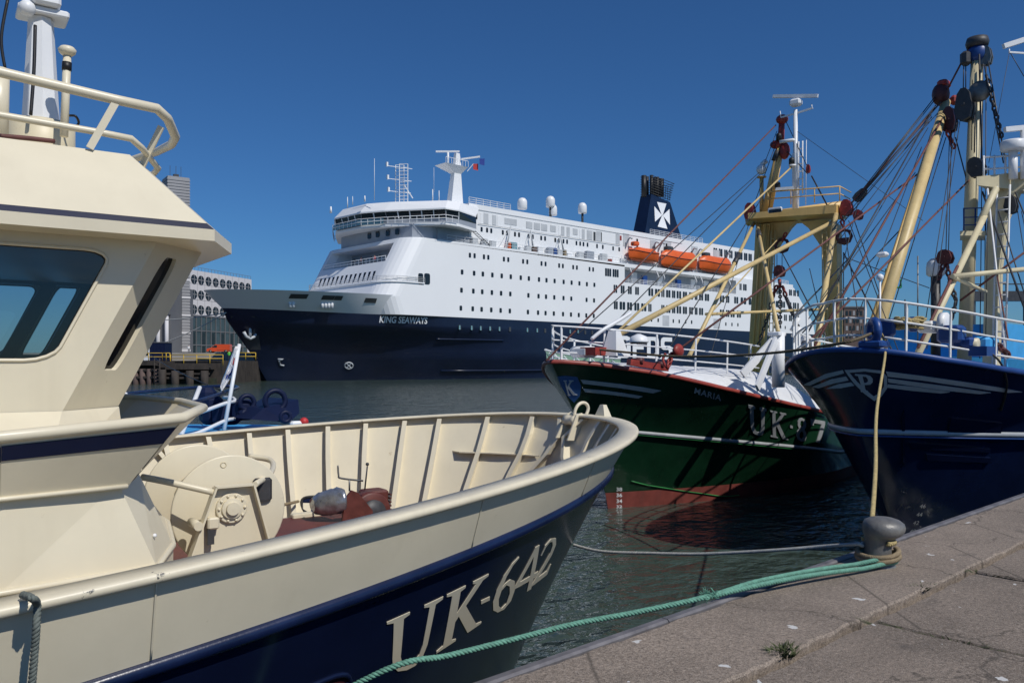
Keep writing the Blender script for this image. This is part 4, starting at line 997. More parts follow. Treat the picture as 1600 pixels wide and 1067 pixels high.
MB().box((F6.Y(800, 745, 2.0)[0] - .12, 1.85, 2.02), (F6.Y(800, 745, 2.0)[0] + .1, 2.1, 2.05)).build('grating', M['cream_rust'], F6)
chn = chain_mesh((bc[0] + .3, yq + .1, bc[2] - .05), (bc[0] + .42, yq + .15, DZ + .08), .07, .011); chn.build('anchor_chain', M['dark_steel'], F6)
# rope tail through the hawse and the line over the near rail are things of their own
r1 = rope_mesh(smooth_path([F6.Y(425, 791, .9), F6.Y(440, 789, 1.6), F6.Y(466, 783, oc[1] - .05)]), .018, .06); tag(r1.build('rope', M['rope_tan']), 'short tan rope running from the net winch to the hawse opening', 'rope', 'ropes')
bpy.data.objects['rope'].matrix_world = F6.root.matrix_basis.copy()
gl = [F6.Z(36, 929, gz(6.1) + .035), F6.Z(50, 934, gz(6.1) + .06), F6.Y(58, 944, -3.6), F6.Y(57, 975, -3.64), F6.Y(54, 1020, -3.62), F6.Y(48, 1090, -3.6)]
o = rope_mesh(smooth_path(gl), .017, .06).build('rope', M['rope_grey']); o.matrix_world = F6.root.matrix_basis.copy()
tag(o, 'frayed grey-green rope hanging over the cream gunwale at the left edge', 'rope', 'ropes')

# ------------------------------------------------------------------ the ferry across the basin
FX0, FYC, HB = 64.5, 151.3, 17.0
FE = Frame('ferry', FX0, FYC, math.pi, 0, 'large white and navy passenger ferry moored across the basin', 'ferry')
def fa(px, py=500, y=HB): return FE.Y(px, py, y)[0]           # local x (negative aft) of a photo column on the port side
AEND = -fa(1262, 480)
zb_ = lambda a: 13.35 + .9 * max(0, 1 - a / 30) ** 1.5
HF = Hull([(15, 16.2, 75, 1.5, 1.05, lambda a: -2.), (12.5, 16.6, 84, 1.6, 1.1, lambda a: 0.), (9.5, 16.8, 70, 1.75, 1.2, lambda a: 5.),
           (4.4, 16.94, 48, 1.9, 1.3, lambda a: zb_(a) - 2.4), (3.4, 16.96, 46, 1.9, 1.33, zb_), (0, 16.94, 36, 2.0, 1.6, lambda a: 17.2 + .2 * max(0, 1 - a / 20))], AEND + 6, [1, 1.1, 1.7, 1, 1])
HF.weld(HF.skin(0, 4, 100, 20), 'hull', M['ferry_navy'], FE)
HF.weld(HF.skin(4, 5, 60, 3, t1=.43, stern=False), 'bow_bulwark', M['ferry_white'], FE)
HF.deck(4.35, 40, .43).build('bow_deck', M['ferry_grey'], FE)
# belting along the waterline, knuckle lines
for z, n_ in ((1.9, 'lower_belting'), (8.7, 'upper_belting')):
    pts = []
    for i in range(24):
        x = fa(715) + (fa(1240) - fa(715)) * i / 23 if z < 5 else fa(693) + (fa(790) - fa(693)) * i / 23
        t, v = HF.find(x, z, 1., 4.); pts.append(HF.off(t, v, 1, .05))
    MB().tube(pts, .22, 6).build(n_, M['ferry_navy'], FE)
# superstructure as lofted decks
def outline(zz, hb, a_front, a_aft, rad, n=7):
    p = []
    for i in range(n + 1): t = R(90 * i / n); p.append((-(a_front + rad - rad * math.sin(t)), hb - rad + rad * math.cos(t)))
    p = [(-(a_front + rad * (1 - math.sin(R(90 * i / n)))), (hb - rad * (1 - math.cos(R(90 * i / n))))) for i in range(n + 1)]
    q = [(x, -y) for x, y in p[::-1]]
    return [(x, y, zz) for x, y in [(-a_aft, hb)] + p + q + [(-a_aft, -hb)]]
AF = lambda z: 28.3 + .55 * (z - 17.2)
AA = lambda z: AEND + 5 - max(0, z - 16) * 1.15 if z < 33 else AEND - 15
base = MB(); zs = [13.36, 17.0, 20.8, 24.5]
base.loft([outline(z, HB, max(AF(z), 28.0) if z > 16 else 29.5, AA(z), 4.5) for z in zs], smooth=False)
base.build('lower_decks', M['ferry_white'], FE)
# promenade opening at the front: side cheeks, back wall, visor
xr0, xr1 = -fa(976), -fa(1150)               # lifeboat bay along the side
z0, z1 = 24.5, 29.3
ch_ = MB()
for sd in (1, -1):
    o0 = outline(z0, HB, AF(z0), xr0, 4.5); o1 = outline(z1, HB, AF(z1), xr0, 4.5); k = 9
    a_ = o0[:k] if sd > 0 else [(x, -y, z) for x, y, z in o0[:k]]; b_ = o1[:k] if sd > 0 else [(x, -y, z) for x, y, z in o1[:k]]
    a2 = [(a_[-1][0] - 2, a_[-1][1] * .96, z0), (-xr0, sd * 12.2, z0)]; b2 = [(b_[-1][0] - 2, b_[-1][1] * .96, z1), (-xr0, sd * 12.2, z1)]
    ch_.loft([a_ + a2, b_ + b2])
ch_.build('promenade_cheeks', M['ferry_white'], FE)
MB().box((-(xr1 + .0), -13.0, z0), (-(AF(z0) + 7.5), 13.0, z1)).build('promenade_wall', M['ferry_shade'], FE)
vis = MB(); vis.loft([outline(28.5, HB, AF(28.5) + .2, AA(29), 4.6), outline(z1 + .15, HB, AF(z1) + .3, AA(29), 4.6)])
vis.build('visor_deck', M['ferry_white'], FE)
aftb = MB(); aftb.loft([[(-xr1, HB, z0), (-AA(z0), HB, z0), (-AA(z0), -HB, z0), (-xr1, -HB, z0)], [(-xr1, HB, 28.5), (-AA(28.5), HB, 28.5), (-AA(28.5), -HB, 28.5), (-xr1, -HB, 28.5)]]); aftb.build('aft_decks', M['ferry_white'], FE)
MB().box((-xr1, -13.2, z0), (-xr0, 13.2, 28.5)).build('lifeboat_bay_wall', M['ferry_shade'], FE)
# front ledge, rails and triangular windows
def on_front(y, z, o=0.0): return (-(AF(z)) + o, y, z)
for k in range(13):
    y0 = 11.2 - k * 1.78; wd = .95; MB().add([on_front(y0, 20.6, .05), on_front(y0 - .3, 22.5, .05), on_front(y0 - wd - .25, 22.5, .05), on_front(y0 - .35, 20.6, .05)], [(0, 1, 2, 3)]).build('front_window', M['dark_glass'], FE)
MB().loft([outline(19.9, HB + .25, AF(19.9) - .35, AF(19.9) + 9, 4.7), outline(20.15, HB + .25, AF(20.1) - .35, AF(20.1) + 9, 4.7)]).build('front_ledge', M['ferry_white'], FE)
def railing(path, h, name, mat, r=.05, posts=3.0, bars=2, parent=FE):
    mb = MB()
    for k in range(bars): mb.tube([(x, y, z + h * (k + 1) / bars) for x, y, z in path], r, 5)
    for p in resample(path, posts): mb.bar(p, (p[0], p[1], p[2] + h), r * .8, n=4)
    return mb.build(name, mat, parent)
ol = outline(20.15, HB + .2, AF(20.1) - .3, AF(20.1) + 9, 4.7)
railing(ol, 1.0, 'ledge_rail', M['ferry_grey'], .05, 2.2, 3)
railing([on_front(y, 24.5, -.2) for y in (12.4, 6, 0, -6, -12.4)], 1.1, 'promenade_rail', M['ferry_white'], .07, 1.4, 2)
win = MB().cbox((0, 0, 0), (1, .09, 1), .0)
WM = {}
def wmesh(w_, h_, mat):
    k = (w_, h_, mat)
    if k not in WM:
        mb = MB(); pl = rrect(-w_ / 2, -h_ / 2, w_ / 2, h_ / 2, min(w_, h_) * .25, 2)
        mb.loft([[(x, -.1, z) for x, z in pl], [(x, .04, z) for x, z in pl]]); WM[k] = mb.build('window', M[mat], data_only=True)
    return WM[k]
for y in (10, 6.5, 3, -.5, -4, -7.5, -11): inst('window', wmesh(.7, 1.2, 'dark_glass'), FE, (-(AF(z0) + 7.5) + .02, y, 27), rot=(0, 0, R(-90)))
# curved corner windows by the front
for px, wd in ((656, .9), (666, .9)):
    p = FE.Y(px, 435, HB); inst('corner_window', wmesh(1.5 if px > 660 else 1.25, 2.3, 'dark_glass'), FE, (p[0] - .2, HB + .02, p[2] - .1))
# cabin windows of the port side
def col(zx): return 700 + zx / 4.103
rows = {26.9: [140, 170, 230, 258, 358, 386, 481, 508, 599, 625, 712, 736, 802, 826, 907, 930],
        23.1: [90, 167, 223, 284, 344, 402, 466, 518, 583, 631, 683, 741, 792, 842, 890, 938],
        19.2: [86, 162, 219, 281, 340, 399, 515, 580, 628, 681, 740, 790, 888, 936],
        15.35: [82, 158, 215, 277, 337, 396, 512, 577, 625, 678, 737, 788, 838, 886, 934]}
for z, l in rows.items():
    for zx in l: inst('window', wmesh(.62 if z > 26 else .72, 1.05, 'dark_glass'), FE, (fa(col(zx)), HB + .01, z))
for zx in (76, 153, 211, 271, 331, 397, 510, 573, 623, 672, 784, 835, 880, 925): inst('hull_window', wmesh(.62, 1.0, 'ferry_dark'), FE, (fa(col(zx)), HB - .0, 11.2))
for zx in (76, 153, 211, 271, 331, 510, 573, 672, 784, 835): inst('window_drain', wmesh(.4, .9, 'screen_glass'), FE, (fa(col(zx)) + .1, HB + .03, 11.2))
def c3(zx): return 940 + zx / 3.556
# saloon windows: groups of tall panes
def group_panes(zx0, zx1, z, h, n):
    x0, x1 = fa(c3(zx0)), fa(c3(zx1)); wd = (x1 - x0) / n
    for k in range(n): inst('saloon_window', wmesh(round(abs(wd) * .8, 1), h, 'dark_glass'), FE, (x0 + wd * (k + .5), HB + .01, z))
for a, b in ((18, 54), (60, 95)): group_panes(a, b, 26.6, 2.0, 3)
rowA = [(65, 87), (105, 128), (145, 168), (185, 208), (258, 288), (295, 325), (330, 350), (357, 383), (390, 410), (415, 443), (450, 475), (485, 508), (517, 533), (540, 565), (572, 598), (655, 682), (690, 710), (735, 760), (770, 805), (815, 850), (893, 913), (925, 938), (945, 985), (995, 1020), (1035, 1055), (1062, 1082), (1086, 1096)]
for a, b in rowA: group_panes(a, b, 22.6, 2.05, 2)
rowB = [(67, 90), (98, 132), (140, 170), (180, 210), (218, 250), (258, 278), (330, 350), (357, 383), (390, 410), (415, 443), (450, 475), (485, 508), (517, 533), (540, 565), (602, 620), (655, 682), (690, 710), (715, 740), (750, 775), (893, 913), (925, 938), (945, 985), (1012, 1030), (1040, 1058), (1062, 1082), (1086, 1096)]
for a, b in rowB: group_panes(a, b, 18.4, 2.05, 2)
for a, b in ((765, 778), (785, 806), (953, 965), (970, 990), (1040, 1058), (1064, 1080), (1086, 1096)): group_panes(a, b, 26.8, 2.0, 2)
for zx in (277, 314, 398, 431, 467, 500, 690, 724, 757, 925, 960, 995, 1020): inst('window', wmesh(.62, 1.0, 'dark_glass'), FE, (fa(c3(zx)), HB + .01, 15.2))
for zx in (357, 640): MB().box((fa(c3(zx + 18)), HB - .1, 13.8), (fa(c3(zx - 18)), HB + .06, 16.6)).build('shell_door', M['ferry_grey'], FE)
# upper house
hb2 = 15.4; ah0, ah1 = -fa(733, 340, hb2), -fa(1109, 400, hb2); ah2 = -fa(1188, 420, hb2)
MB().prism([(-ah0, hb2), (-ah1, hb2), (-ah1, -hb2), (-ah0, -hb2)], 29.4, 38.6).build('upper_house', M['ferry_white'], FE)
MB().prism([(-ah1 + .05, hb2 - .01), (-ah2, hb2 - .01), (-ah2, -hb2), (-ah1 + .05, -hb2)], 29.4, 38.9).build('aft_saloon', M['ferry_white'], FE)
MB().prism([(-ah2 + .05, hb2 - .4), (-AA(30) + 18, hb2 - .4), (-AA(30) + 18, -hb2), (-ah2 + .05, -hb2)], 29.4, 32.4).build('sun_deck', M['ferry_white'], FE)
for zx in (152, 215, 250, 277, 351, 378, 429, 455, 517, 543, 597, 622, 687, 711, 740, 763, 823, 847, 868, 894, 955, 992, 1058, 1097): inst('window', wmesh(.6, 1.05, 'dark_glass'), FE, (fa(col(zx), 350, hb2), hb2 + .01, 33.2))
for a, b in ((620, 643), (650, 672), (680, 700), (708, 728), (738, 757), (763, 783), (790, 810), (815, 835)):
    x0, x1 = fa(c3(a), 390, hb2), fa(c3(b), 390, hb2)
    for k in range(2): inst('saloon_window', wmesh(round(abs(x1 - x0) * .42, 1), 2.3, 'dark_glass'), FE, (x0 + (x1 - x0) * (.25 + .5 * k), hb2 + .01, 36.6))
def panel(zx0, zx1, z0_, z1_, mat='ferry_grey', louv=True, nm='vent_louvre'):
    x0, x1 = fa(col(zx1), 340, hb2), fa(col(zx0), 340, hb2); p = MB().box((x0, hb2 - .05, z0_), (x1, hb2 + .07, z1_)).build(nm, M[mat], FE)
for a, b, z0_, z1_ in ((228, 258, 34.6, 36.9), (283, 308, 34.6, 36.8), (362, 440, 35.2, 36.6), (500, 540, 35.0, 36.6), (550, 590, 35.0, 36.6), (597, 635, 35.0, 36.6), (655, 690, 35.1, 36.6), (725, 745, 34.6, 36.8), (760, 780, 34.4, 36.8), (800, 830, 35.2, 36.7), (858, 875, 34.4, 36.9), (890, 925, 34.5, 36.9), (950, 985, 34.5, 37.0), (1075, 1100, 34.4, 37.2), (1122, 1160, 34.2, 37.6), (1295, 1330, 34.4, 37.0), (1380, 1430, 34.4, 37.4), (1560, 1600, 34.6, 37.2), (1700, 1740, 34.5, 37.2)): panel(a, b, z0_, z1_)
for a, b in ((205, 225), (315, 338), (708, 722), (842, 856), (980, 995), (1203, 1218), (1340, 1352), (1460, 1474), (1545, 1556)): panel(a, b, 34.4, 36.8, 'ferry_white', False, 'deck_door')
for a, b in ((932, 945), (1206, 1217), (1395, 1405)): panel(a, b, 34.4, 36.7, 'ferry_dark', False, 'open_doorway')
panel(1100, 1112, 35.6, 36.8, 'red', False, 'hose_box')
for a, b in ((155, 187), (155, 187)): panel(a, b, 35.3, 36.5, 'ferry_grey', False, 'vent_louvre')
cat_ = MB()
cat_.tube([(fa(col(zx), 340, hb2), hb2 + .25, 34.35) for zx in (190, 360, 530, 700, 900, 1100)], .06, 5); cat_.tube([(fa(col(zx), 340, hb2), hb2 + .12, 37.4) for zx in (150, 500, 900, 1150, 1500)], .05, 5)
cat_.build('pipe_run', M['ferry_grey'], FE)
railing([(fa(735, 300, hb2), hb2 - .5, 38.6), (fa(800, 315, hb2), hb2 - .5, 38.6)], 1.4, 'roof_rail', M['ferry_white'], .07, 1.8, 3)
railing([(fa(1018, 350, hb2), hb2 - .5, 38.6), (fa(1100, 370, hb2), hb2 - .5, 38.6)], 1.4, 'roof_rail', M['ferry_white'], .07, 2, 3)
railing([(fa(700, 380), HB - .3, 29.5), (fa(978, 410), HB - .3, 29.5)], 1.2, 'boat_deck_rail', M['ferry_white'], .05, 2.4, 2)
railing([(-xr0, HB - .1, z0), (-xr1, HB - .1, z0)], 1.1, 'bay_rail', M['ferry_white'], .06, 1.6, 3)
railing([(-ah2, HB - .6, 29.5), (-AA(30) + .6, HB - .6, 29.5), (-AA(30) + .6, -HB + 1, 29.5)], 1.2, 'stern_rail', M['ferry_white'], .06, 2, 3)
# cranes, boats and lockers on the boat deck
def thing_line(zx, zy): return FE.Y(col(zx), 260 + zy / 4.103, 16.4)
for (b0, b1) in (((375, 520), (405, 378)), ((545, 520), (530, 408)), ((740, 540), (720, 438))):
    p, q = thing_line(*b0), thing_line(*b1); mb = MB(); mb.bar(p, q, .22, .12, n=6); mb.bar((p[0] + 2.2, p[1], p[2]), q, .06, n=4); mb.build('deck_crane', M['ferry_grey'], FE)
for zx, w_, h_, m_ in ((172, 1.6, 1.5, 'ferry_grey'), (238, 1.4, 1.6, 'ferry_grey'), (290, 1.5, 1.4, 'ferry_grey'), (418, 2.2, 1.6, 'screen_glass'), (398, .8, 1.5, 'orange'), (470, 1.2, .9, 'white'), (515, 1.6, 1.3, 'ferry_grey'), (590, 1.7, 1.6, 'ferry_white'), (556, 1.3, 1.2, 'brick'), (655, 1.8, 1.6, 'ferry_shade'), (685, 1.2, 1.6, 'blue_deck'), (715, 1.8, 1.4, 'ferry_grey'), (750, .8, 1.5, 'rope_tan'), (778, 1.8, .9, 'ferry_white'), (850, 2, 1.6, 'ferry_grey'), (910, 2.8, 2.0, 'ferry_shade'), (1000, 2.2, 1.9, 'ferry_grey'), (1042, .8, .8, 'red')):
    MB().cbox((fa(col(zx), 380, 16.4), 16.2, 29.45 + h_ / 2), (w_, 1.0, h_), .12).build('deck_locker', M[m_], FE)
# bridge: lower house, window band, roof, wings
bl = [(-37, 10.5), (-36, 5), (-35.6, -3), (-36, -10.5), (-40, -14), (-52, -14), (-52, 15.9), (-42, 15.9), (-38, 14)]
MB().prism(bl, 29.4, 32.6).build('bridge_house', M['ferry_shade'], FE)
def bridge_poly(o): return [(-46 + o, 19.6 + o), (-42.5 + o, 19.6 + o), (-35 + o, 9), (-32.5 + o, 3.5), (-32.3 + o, -6.5), (-35 + o, -11), (-41 + o, -19.6 - o), (-46 + o, -19.6 - o), (-53, -17), (-53, 17)]
zq = 32.7
MB().prism(bridge_poly(.2), zq - .5, zq + .05).build('bridge_floor', M['ferry_white'], FE)
MB().prism(bridge_poly(-.35), zq + .05, zq + 1.15).build('bridge_apron', M['ferry_shade'], FE)
MB().loft([[(x, y, zq + 1.15) for x, y in bridge_poly(-.25)], [(x, y, zq + 2.6) for x, y in bridge_poly(.15)]]).build('bridge_windows', M['bridge_glass'], FE)
pa_, pb_ = bridge_poly(-.22), bridge_poly(.2)
mu = MB()
for i in list(range(0, 7)):
    n_ = max(1, int(math.hypot(pa_[i + 1][0] - pa_[i][0], pa_[i + 1][1] - pa_[i][1]) / 2.4))
    for k in range(n_ + 1): mu.bar((*lerp(pa_[i], pa_[i + 1], k / n_), zq + 1.15), (*lerp(pb_[i], pb_[i + 1], k / n_), zq + 2.6), .13, n=4)
mu.build('window_mullions', M['ferry_white'], FE)
MB().loft([[(x, y, zq + 2.62) for x, y in bridge_poly(.5)], [(x, y, zq + 2.9) for x, y in bridge_poly(.5)], [(x * 1.035, y * .93, zq + 5.0) for x, y in bridge_poly(-.3)]]).build('bridge_roof', M['ferry_white'], FE)
bp_ = bridge_poly(.9)[:8]
railing([(x, y, zq + .05) for x, y in bp_], 1.3, 'bridge_walkway_rail', M['ferry_white'], .07, 1.6, 2)
sg_ = MB()
for i in (2, 3, 4): a, b = bridge_poly(.75)[i], bridge_poly(.75)[i + 1]; sg_.slab([(*a, zq + .1), (*b, zq + .1), (*b, zq + 1.2), (*a, zq + 1.2)], .05)
sg_.build('wind_screen', M['screen_glass'], FE)
for k in range(7): inst('bridge_house_window', wmesh(1.0, 1.7, 'dark_glass'), FE, (-36.2 - .0, -3 - k * 1.0, 31.2), rot=(0, 0, R(-95)))
for y in (1.5, 4.5, 7.6, 10.4): inst('bridge_house_window', wmesh(1.1, 1.3, 'dark_glass'), FE, (-35.7 - max(0, (y - 4)) * .16, y, 31.2), rot=(0, 0, R(-80)))
MB().box((-50, 15.9, 29.5), (-43, 16.2, 32.3)).build('wing_support', M['ferry_shade'], FE)
stp = MB(); rod_ladder(stp, (-52.5, 16.6, 32.4), (-57, 16.6, 29.5), (0, 1, 0), 1.0, .07, .5); stp.build('wing_stair', M['ferry_dark'], FE)
railing([(-43, 16.9, 28.6), (-53, 16.9, 28.6)], 1.1, 'wing_deck_rail', M['ferry_grey'], .05, 1.5, 2)
# masts and aerials
zr = zq + 5
mm = MB(); p0, p1 = FE.D(710, 312, 186), FE.D(712, 272, 186)
mm.loft([[(p0[0] + a, p0[1] + b, 36) for a, b in ((-2, -1), (2, -1), (2, 1), (-2, 1))], [(p1[0] + a, p1[1] + b, p1[2]) for a, b in ((-1, -.7), (.9, -.7), (.9, .7), (-1, .7))]])
MM = mm.build('radar_mast', M['ferry_white'], FE)
pt = MB(); pt.loft([[(p1[0] + a, p1[1] + b, p1[2]) for a, b in ((-1, -.7), (1, -.7), (1, .7), (-1, .7))], [(p1[0] + a, p1[1] + b, p1[2] + 1.5) for a, b in ((-2, -2), (4.4, -2), (4.4, 2), (-2, 2))]]); pt.build('mast_platform', M['ferry_white'], MM)
pq = FE.D(714, 240, 186); MB().loft([[(p1[0] + a - .3, p1[1] + b, p1[2] + 1.5) for a, b in ((-.9, -.6), (.9, -.6), (.9, .6), (-.9, .6))], [(pq[0] + a, pq[1] + b, pq[2]) for a, b in ((-.5, -.4), (.5, -.4), (.5, .4), (-.5, .4))]]).build('mast_top', M['ferry_white'], MM)
sca = MB(); a, b = FE.D(681, 237, 186), FE.D(718, 237, 186); sca.beam(a, b, .35, .35); c_ = FE.D(700, 238, 186); sca.bar(c_, (c_[0], c_[1], p1[2] + 1.5), .25, n=6); sca.build('radar_scanner', M['ferry_white'], MM)
a, b = FE.D(721, 249, 186), FE.D(750, 245, 186); yd = MB(); yd.beam(a, b, .3, .35); yd.beam(FE.D(730, 268, 186), FE.D(740, 256, 186), .15, .15); yd.build('yard_arm', M['ferry_white'], MM)
rlm = MB()
for k in range(9): q = (p1[0] - 2 + .8 * k, p1[1] + 2, p1[2] + 1.5); rlm.bar(q, (q[0], q[1], q[2] + 1.3), .05, n=4)
rlm.bar((p1[0] - 2, p1[1] + 2, p1[2] + 2.8), (p1[0] + 4.4, p1[1] + 2, p1[2] + 2.8), .06, n=4); rlm.build('platform_rail', M['ferry_white'], MM)
for px, py, m_ in ((743, 262, 'flag_red'), (753, 254, 'flag_blue')):
    p = FE.D(px, py, 186); MB().loft([[(p[0] + .7, p[1], p[2] + .7), (p[0] - .6, p[1] + .2, p[2] + .9), (p[0] - .7, p[1], p[2] - .6), (p[0] + .6, p[1] - .1, p[2] - .5)], [(p[0] + .7, p[1] + .05, p[2] + .7), (p[0] - .6, p[1] + .25, p[2] + .9), (p[0] - .7, p[1] + .05, p[2] - .6), (p[0] + .6, p[1] - .05, p[2] - .5)]]).build('signal_flag', M[m_], MM)
lat = MB(); q0_, q1_ = FE.D(618, 312, 178), FE.D(631, 312, 178); zt_ = FE.D(625, 258, 178)[2]
for q in (q0_, q1_): 
    for dy in (0, 1.4): lat.bar((q[0], q[1] + dy, 37), (q[0], q[1] + dy, zt_), .1, n=4)
for k in range(12):
    z = 37 + (zt_ - 37) * (k + 1) / 12
    for dy in (0, 1.4): lat.bar((q0_[0], q0_[1] + dy, z), (q1_[0], q1_[1] + dy, z), .06, n=4)
for zz, dx in ((zt_ - .5, 2.2), (zt_ - 3.2, 2.0), (zt_ - 5.8, 1.8)): lat.bar((q0_[0] + dx, q0_[1], zz), (q1_[0] - dx, q1_[1], zz), .08, n=4); lat.cbox((q0_[0] + dx, q0_[1], zz + .3), (.4, .4, .9))
lat.bar(FE.D(631, 288, 178), FE.D(645, 310, 178), .15, n=4); lat.build('lattice_mast', M['ferry_white'], FE)
for px, y0, y1, r_ in ((585, 313, 248, .07), (543, 325, 308, .12), (551, 320, 307, .1), (517, 333, 323, .3), (676, 315, 296, .15), (678, 300, 262, .05), (686, 315, 298, .12), (570, 315, 306, .2)):
    p, q = FE.D(px, y0, 175), FE.D(px, y1, 175); MB().bar(p, q, r_, r_ * .6, n=6).build('aerial', M['ferry_white'], FE)
for px, py, r_, st_ in ((816, 318, 1.15, 0), (860, 315, 1.1, 1.6), (864, 328, 1.0, 0), (910, 325, 1.1, 1.8)):
    d = -FE.Y(px, py, 14)[0]; p = FE.Y(px, py, 14)
    rm = MB(); rm.lathe([(r_ * .9, -1.4), (r_, -1.2), (r_, .3), (r_ * .92, .7), (r_ * .6, 1.15), (.05, 1.35)], p, 'z', 16); rd_ = rm.build('radome', M['ferry_white'], FE)
    if st_: MB().bar((p[0], p[1], p[2] - 1.4), (p[0], p[1], 38.6), .3, n=6).build('radome_post', M['ferry_dark'], rd_)
# funnel with cross and exhaust pipes
fb0, fb1 = FE.Y(985, 356, -2.4)[0], FE.Y(1071, 364, 2.4)[0]; ft0, ft1 = FE.Y(1001, 305, -2)[0], FE.Y(1047, 312, 2)[0]; zf0, zf1 = 38.5, FE.Y(1020, 307, 2)[2]
FU = MB().loft([[(fb0, 2.4, zf0), (fb1, 2.4, zf0), (fb1, -2.4, zf0), (fb0, -2.4, zf0)], [(ft0, 2, zf1 + .6), (ft1, 2, zf1 - .6), (ft1, -2, zf1 - .6), (ft0, -2, zf1 + .6)]]).build('funnel', M['ferry_navy'], FE)
def fpt(px, py, o=.08):
    p = FE.Y(px, py, 2.2); f = (p[2] - zf0) / (zf1 - zf0); y = 2.4 - .4 * f; p = FE.Y(px, py, y + o); return p
def z3(zx, zy): return (940 + zx / 3.556, 260 + zy / 3.556)
for pl in ([(308, 198), (360, 208), (340, 272), (334, 271)], [(312, 335), (366, 348), (343, 275), (336, 273)], [(293, 222), (297, 308), (334, 274), (334, 270)], [(377, 238), (380, 325), (343, 276), (342, 270)]):
    MB().poly([fpt(*z3(*q)) for q in pl]).build('cross_arm', M['ferry_white'], FU)
for k, (zx, top) in enumerate(((235, 52), (253, 58), (277, 50), (300, 62), (310, 60), (325, 68), (332, 70))):
    p, q = FE.Y(*z3(zx, 170), 1 - (k % 2) * 2), FE.Y(*z3(zx, top), 1 - (k % 2) * 2); MB().bar(p, q, .55 if k % 3 else .8, n=8).build('exhaust_pipe', M['black'], FU)
cg = MB()
for k in range(8):
    z = zf1 + .5 + k * .75; f = k / 8
    cg.tube([(ft0 + .2 - f * .6, 1.9, z + .5), (ft1 - 2.6 + 2.4 * (1 - f), 1.9, z - .4), (ft1 - 2.6 + 2.4 * (1 - f), -1.9, z - .4), (ft0 + .2, -1.9, z + .5)], .09, 4)
for k in range(9): x = ft0 + (ft1 - ft0) * k / 8; cg.bar((x, 1.9, zf1), (x - 0.2, 1.9, zf1 + 6.0 - k * .3), .07, n=4)
cg.build('funnel_cage', M['black'], FU)
# lettering on the hull
def lay_font(txt, x0, x1, z0_, z1_, h, name, mat, vlo, vhi, side=1, bold=.02, o=.06, shear=0, parent=FE, sp=1.0):
    vs, fs = font_mesh(txt, bold, sp); pts = []
    for u, v in vs:
        x = x0 + (x1 - x0) * u + shear * v; z = z0_(u) + (z1_(u) - z0_(u)) * v if callable(z0_) else z0_ + (z1_ - z0_) * v
        t, vv = h.find(x, z, vlo, vhi); pts.append(h.off(t, vv, side, o))
    return MB().add(pts, fs).build(name, mat, parent, fix=False)
def hull_hit(h, fr, px, py, side, vlo, vhi, n=60):
    """where a line of sight meets the hull: scan sideways"""
    lo, hi = 0., 40.
    c, r_ = fr._r(px, py); best = None
    for i in range(4000):
        t = .5 + i * .08 if fr is FE else .5 + i * .01
        p = (c[0] + r_[0] * t, c[1] + r_[1] * t, c[2] + r_[2] * t)
    return best
k0, k1 = FE.Y(597, 503, 15.0), FE.Y(668, 505, 16.3)
lay_font('KING SEAWAYS', k0[0], k1[0], 11.7, 13.05, HF, 'ship_name', M['ferry_white'], 2., 4., bold=.022, o=.05)
dl = ((977, 985, 'D'), (993, 1010, 'F'), (1014, 1031, 'D'), (1035, 1052, 'S'))
xs0, xs1 = fa(965, 545), fa(1053, 545); wl = (xs1 - xs0) / 4
for k, ch in enumerate('DFDS'):
    mb = MB(); a0_ = xs0 + wl * k
    on_surface(mb, GL[ch], lambda x, y, o: (a0_ + wl * .86 * x, HB + o, 4.9 + 5.7 * y), 0.0, .08); mb.build('company_letter', M['ferry_white'], FE)
# bow details: openings in the bulwark, bollard niches, anchor recess, draught marks
def hull_patch(px0, px1, z0_, z1_, mat, name, vlo, vhi, o=.06, yg=12):
    P0 = FE.Y(px0, 470, yg)[0]; P1 = FE.Y(px1, 470, yg)[0]; q = []
    for f, z in ((0, z0_), (1, z0_), (1, z1_), (0, z1_)):
        x = P0 + (P1 - P0) * f; t, v = HF.find(x, z, vlo, vhi); q.append(HF.off(t, v, 1, o))
    return MB().add(q, [(0, 1, 2, 3)]).build(name, mat, FE)
def solve_y(px, z):
    y = 12.
    for _ in range(30):
        x = FE.Y(px, 470, y)[0]; t, v = HF.find(x, z, 4., 5.); y = .5 * y + .5 * HF.P(t, v)[1]
    return y
for px0, px1, z0_, z1_, m_ in ((453, 466, 15.9, 16.7, 'ferry_dark'), (468, 478, 15.9, 16.7, 'ferry_dark'), (504, 520, 15.8, 16.6, 'ferry_dark'), (523, 533, 15.8, 16.6, 'ferry_dark'), (571, 587, 15.5, 16.4, 'ferry_dark'), (614, 631, 15.3, 16.4, 'ferry_dark'), (635, 650, 14.0, 16.4, 'ferry_dark')):
    hull_patch(px0, px1, z0_, z1_, M[m_], 'bulwark_opening', 4., 5., .07, solve_y((px0 + px1) / 2, 16))
for px in (454, 459, 504, 509, 514, 519, 637, 642, 647):
    y = solve_y(px, 15); x = FE.Y(px, 470, y)[0]; t, v = HF.find(x, 14.9, 4., 5.); p = HF.off(t, v, 1, .25); MB().bar((p[0], p[1], 14.2), (p[0], p[1], 15.6), .32, n=6).build('fairlead_roller', M['ferry_white'], FE)
for px in (453, 486): p = FE.Y(px, 466, 6); MB().lathe([(1.3, 0), (1.4, .5), (1.1, 1.1), (.4, 1.3)], (p[0], 4, 15.8), 'z', 14).build('windlass_cover', M['ferry_white'], FE)
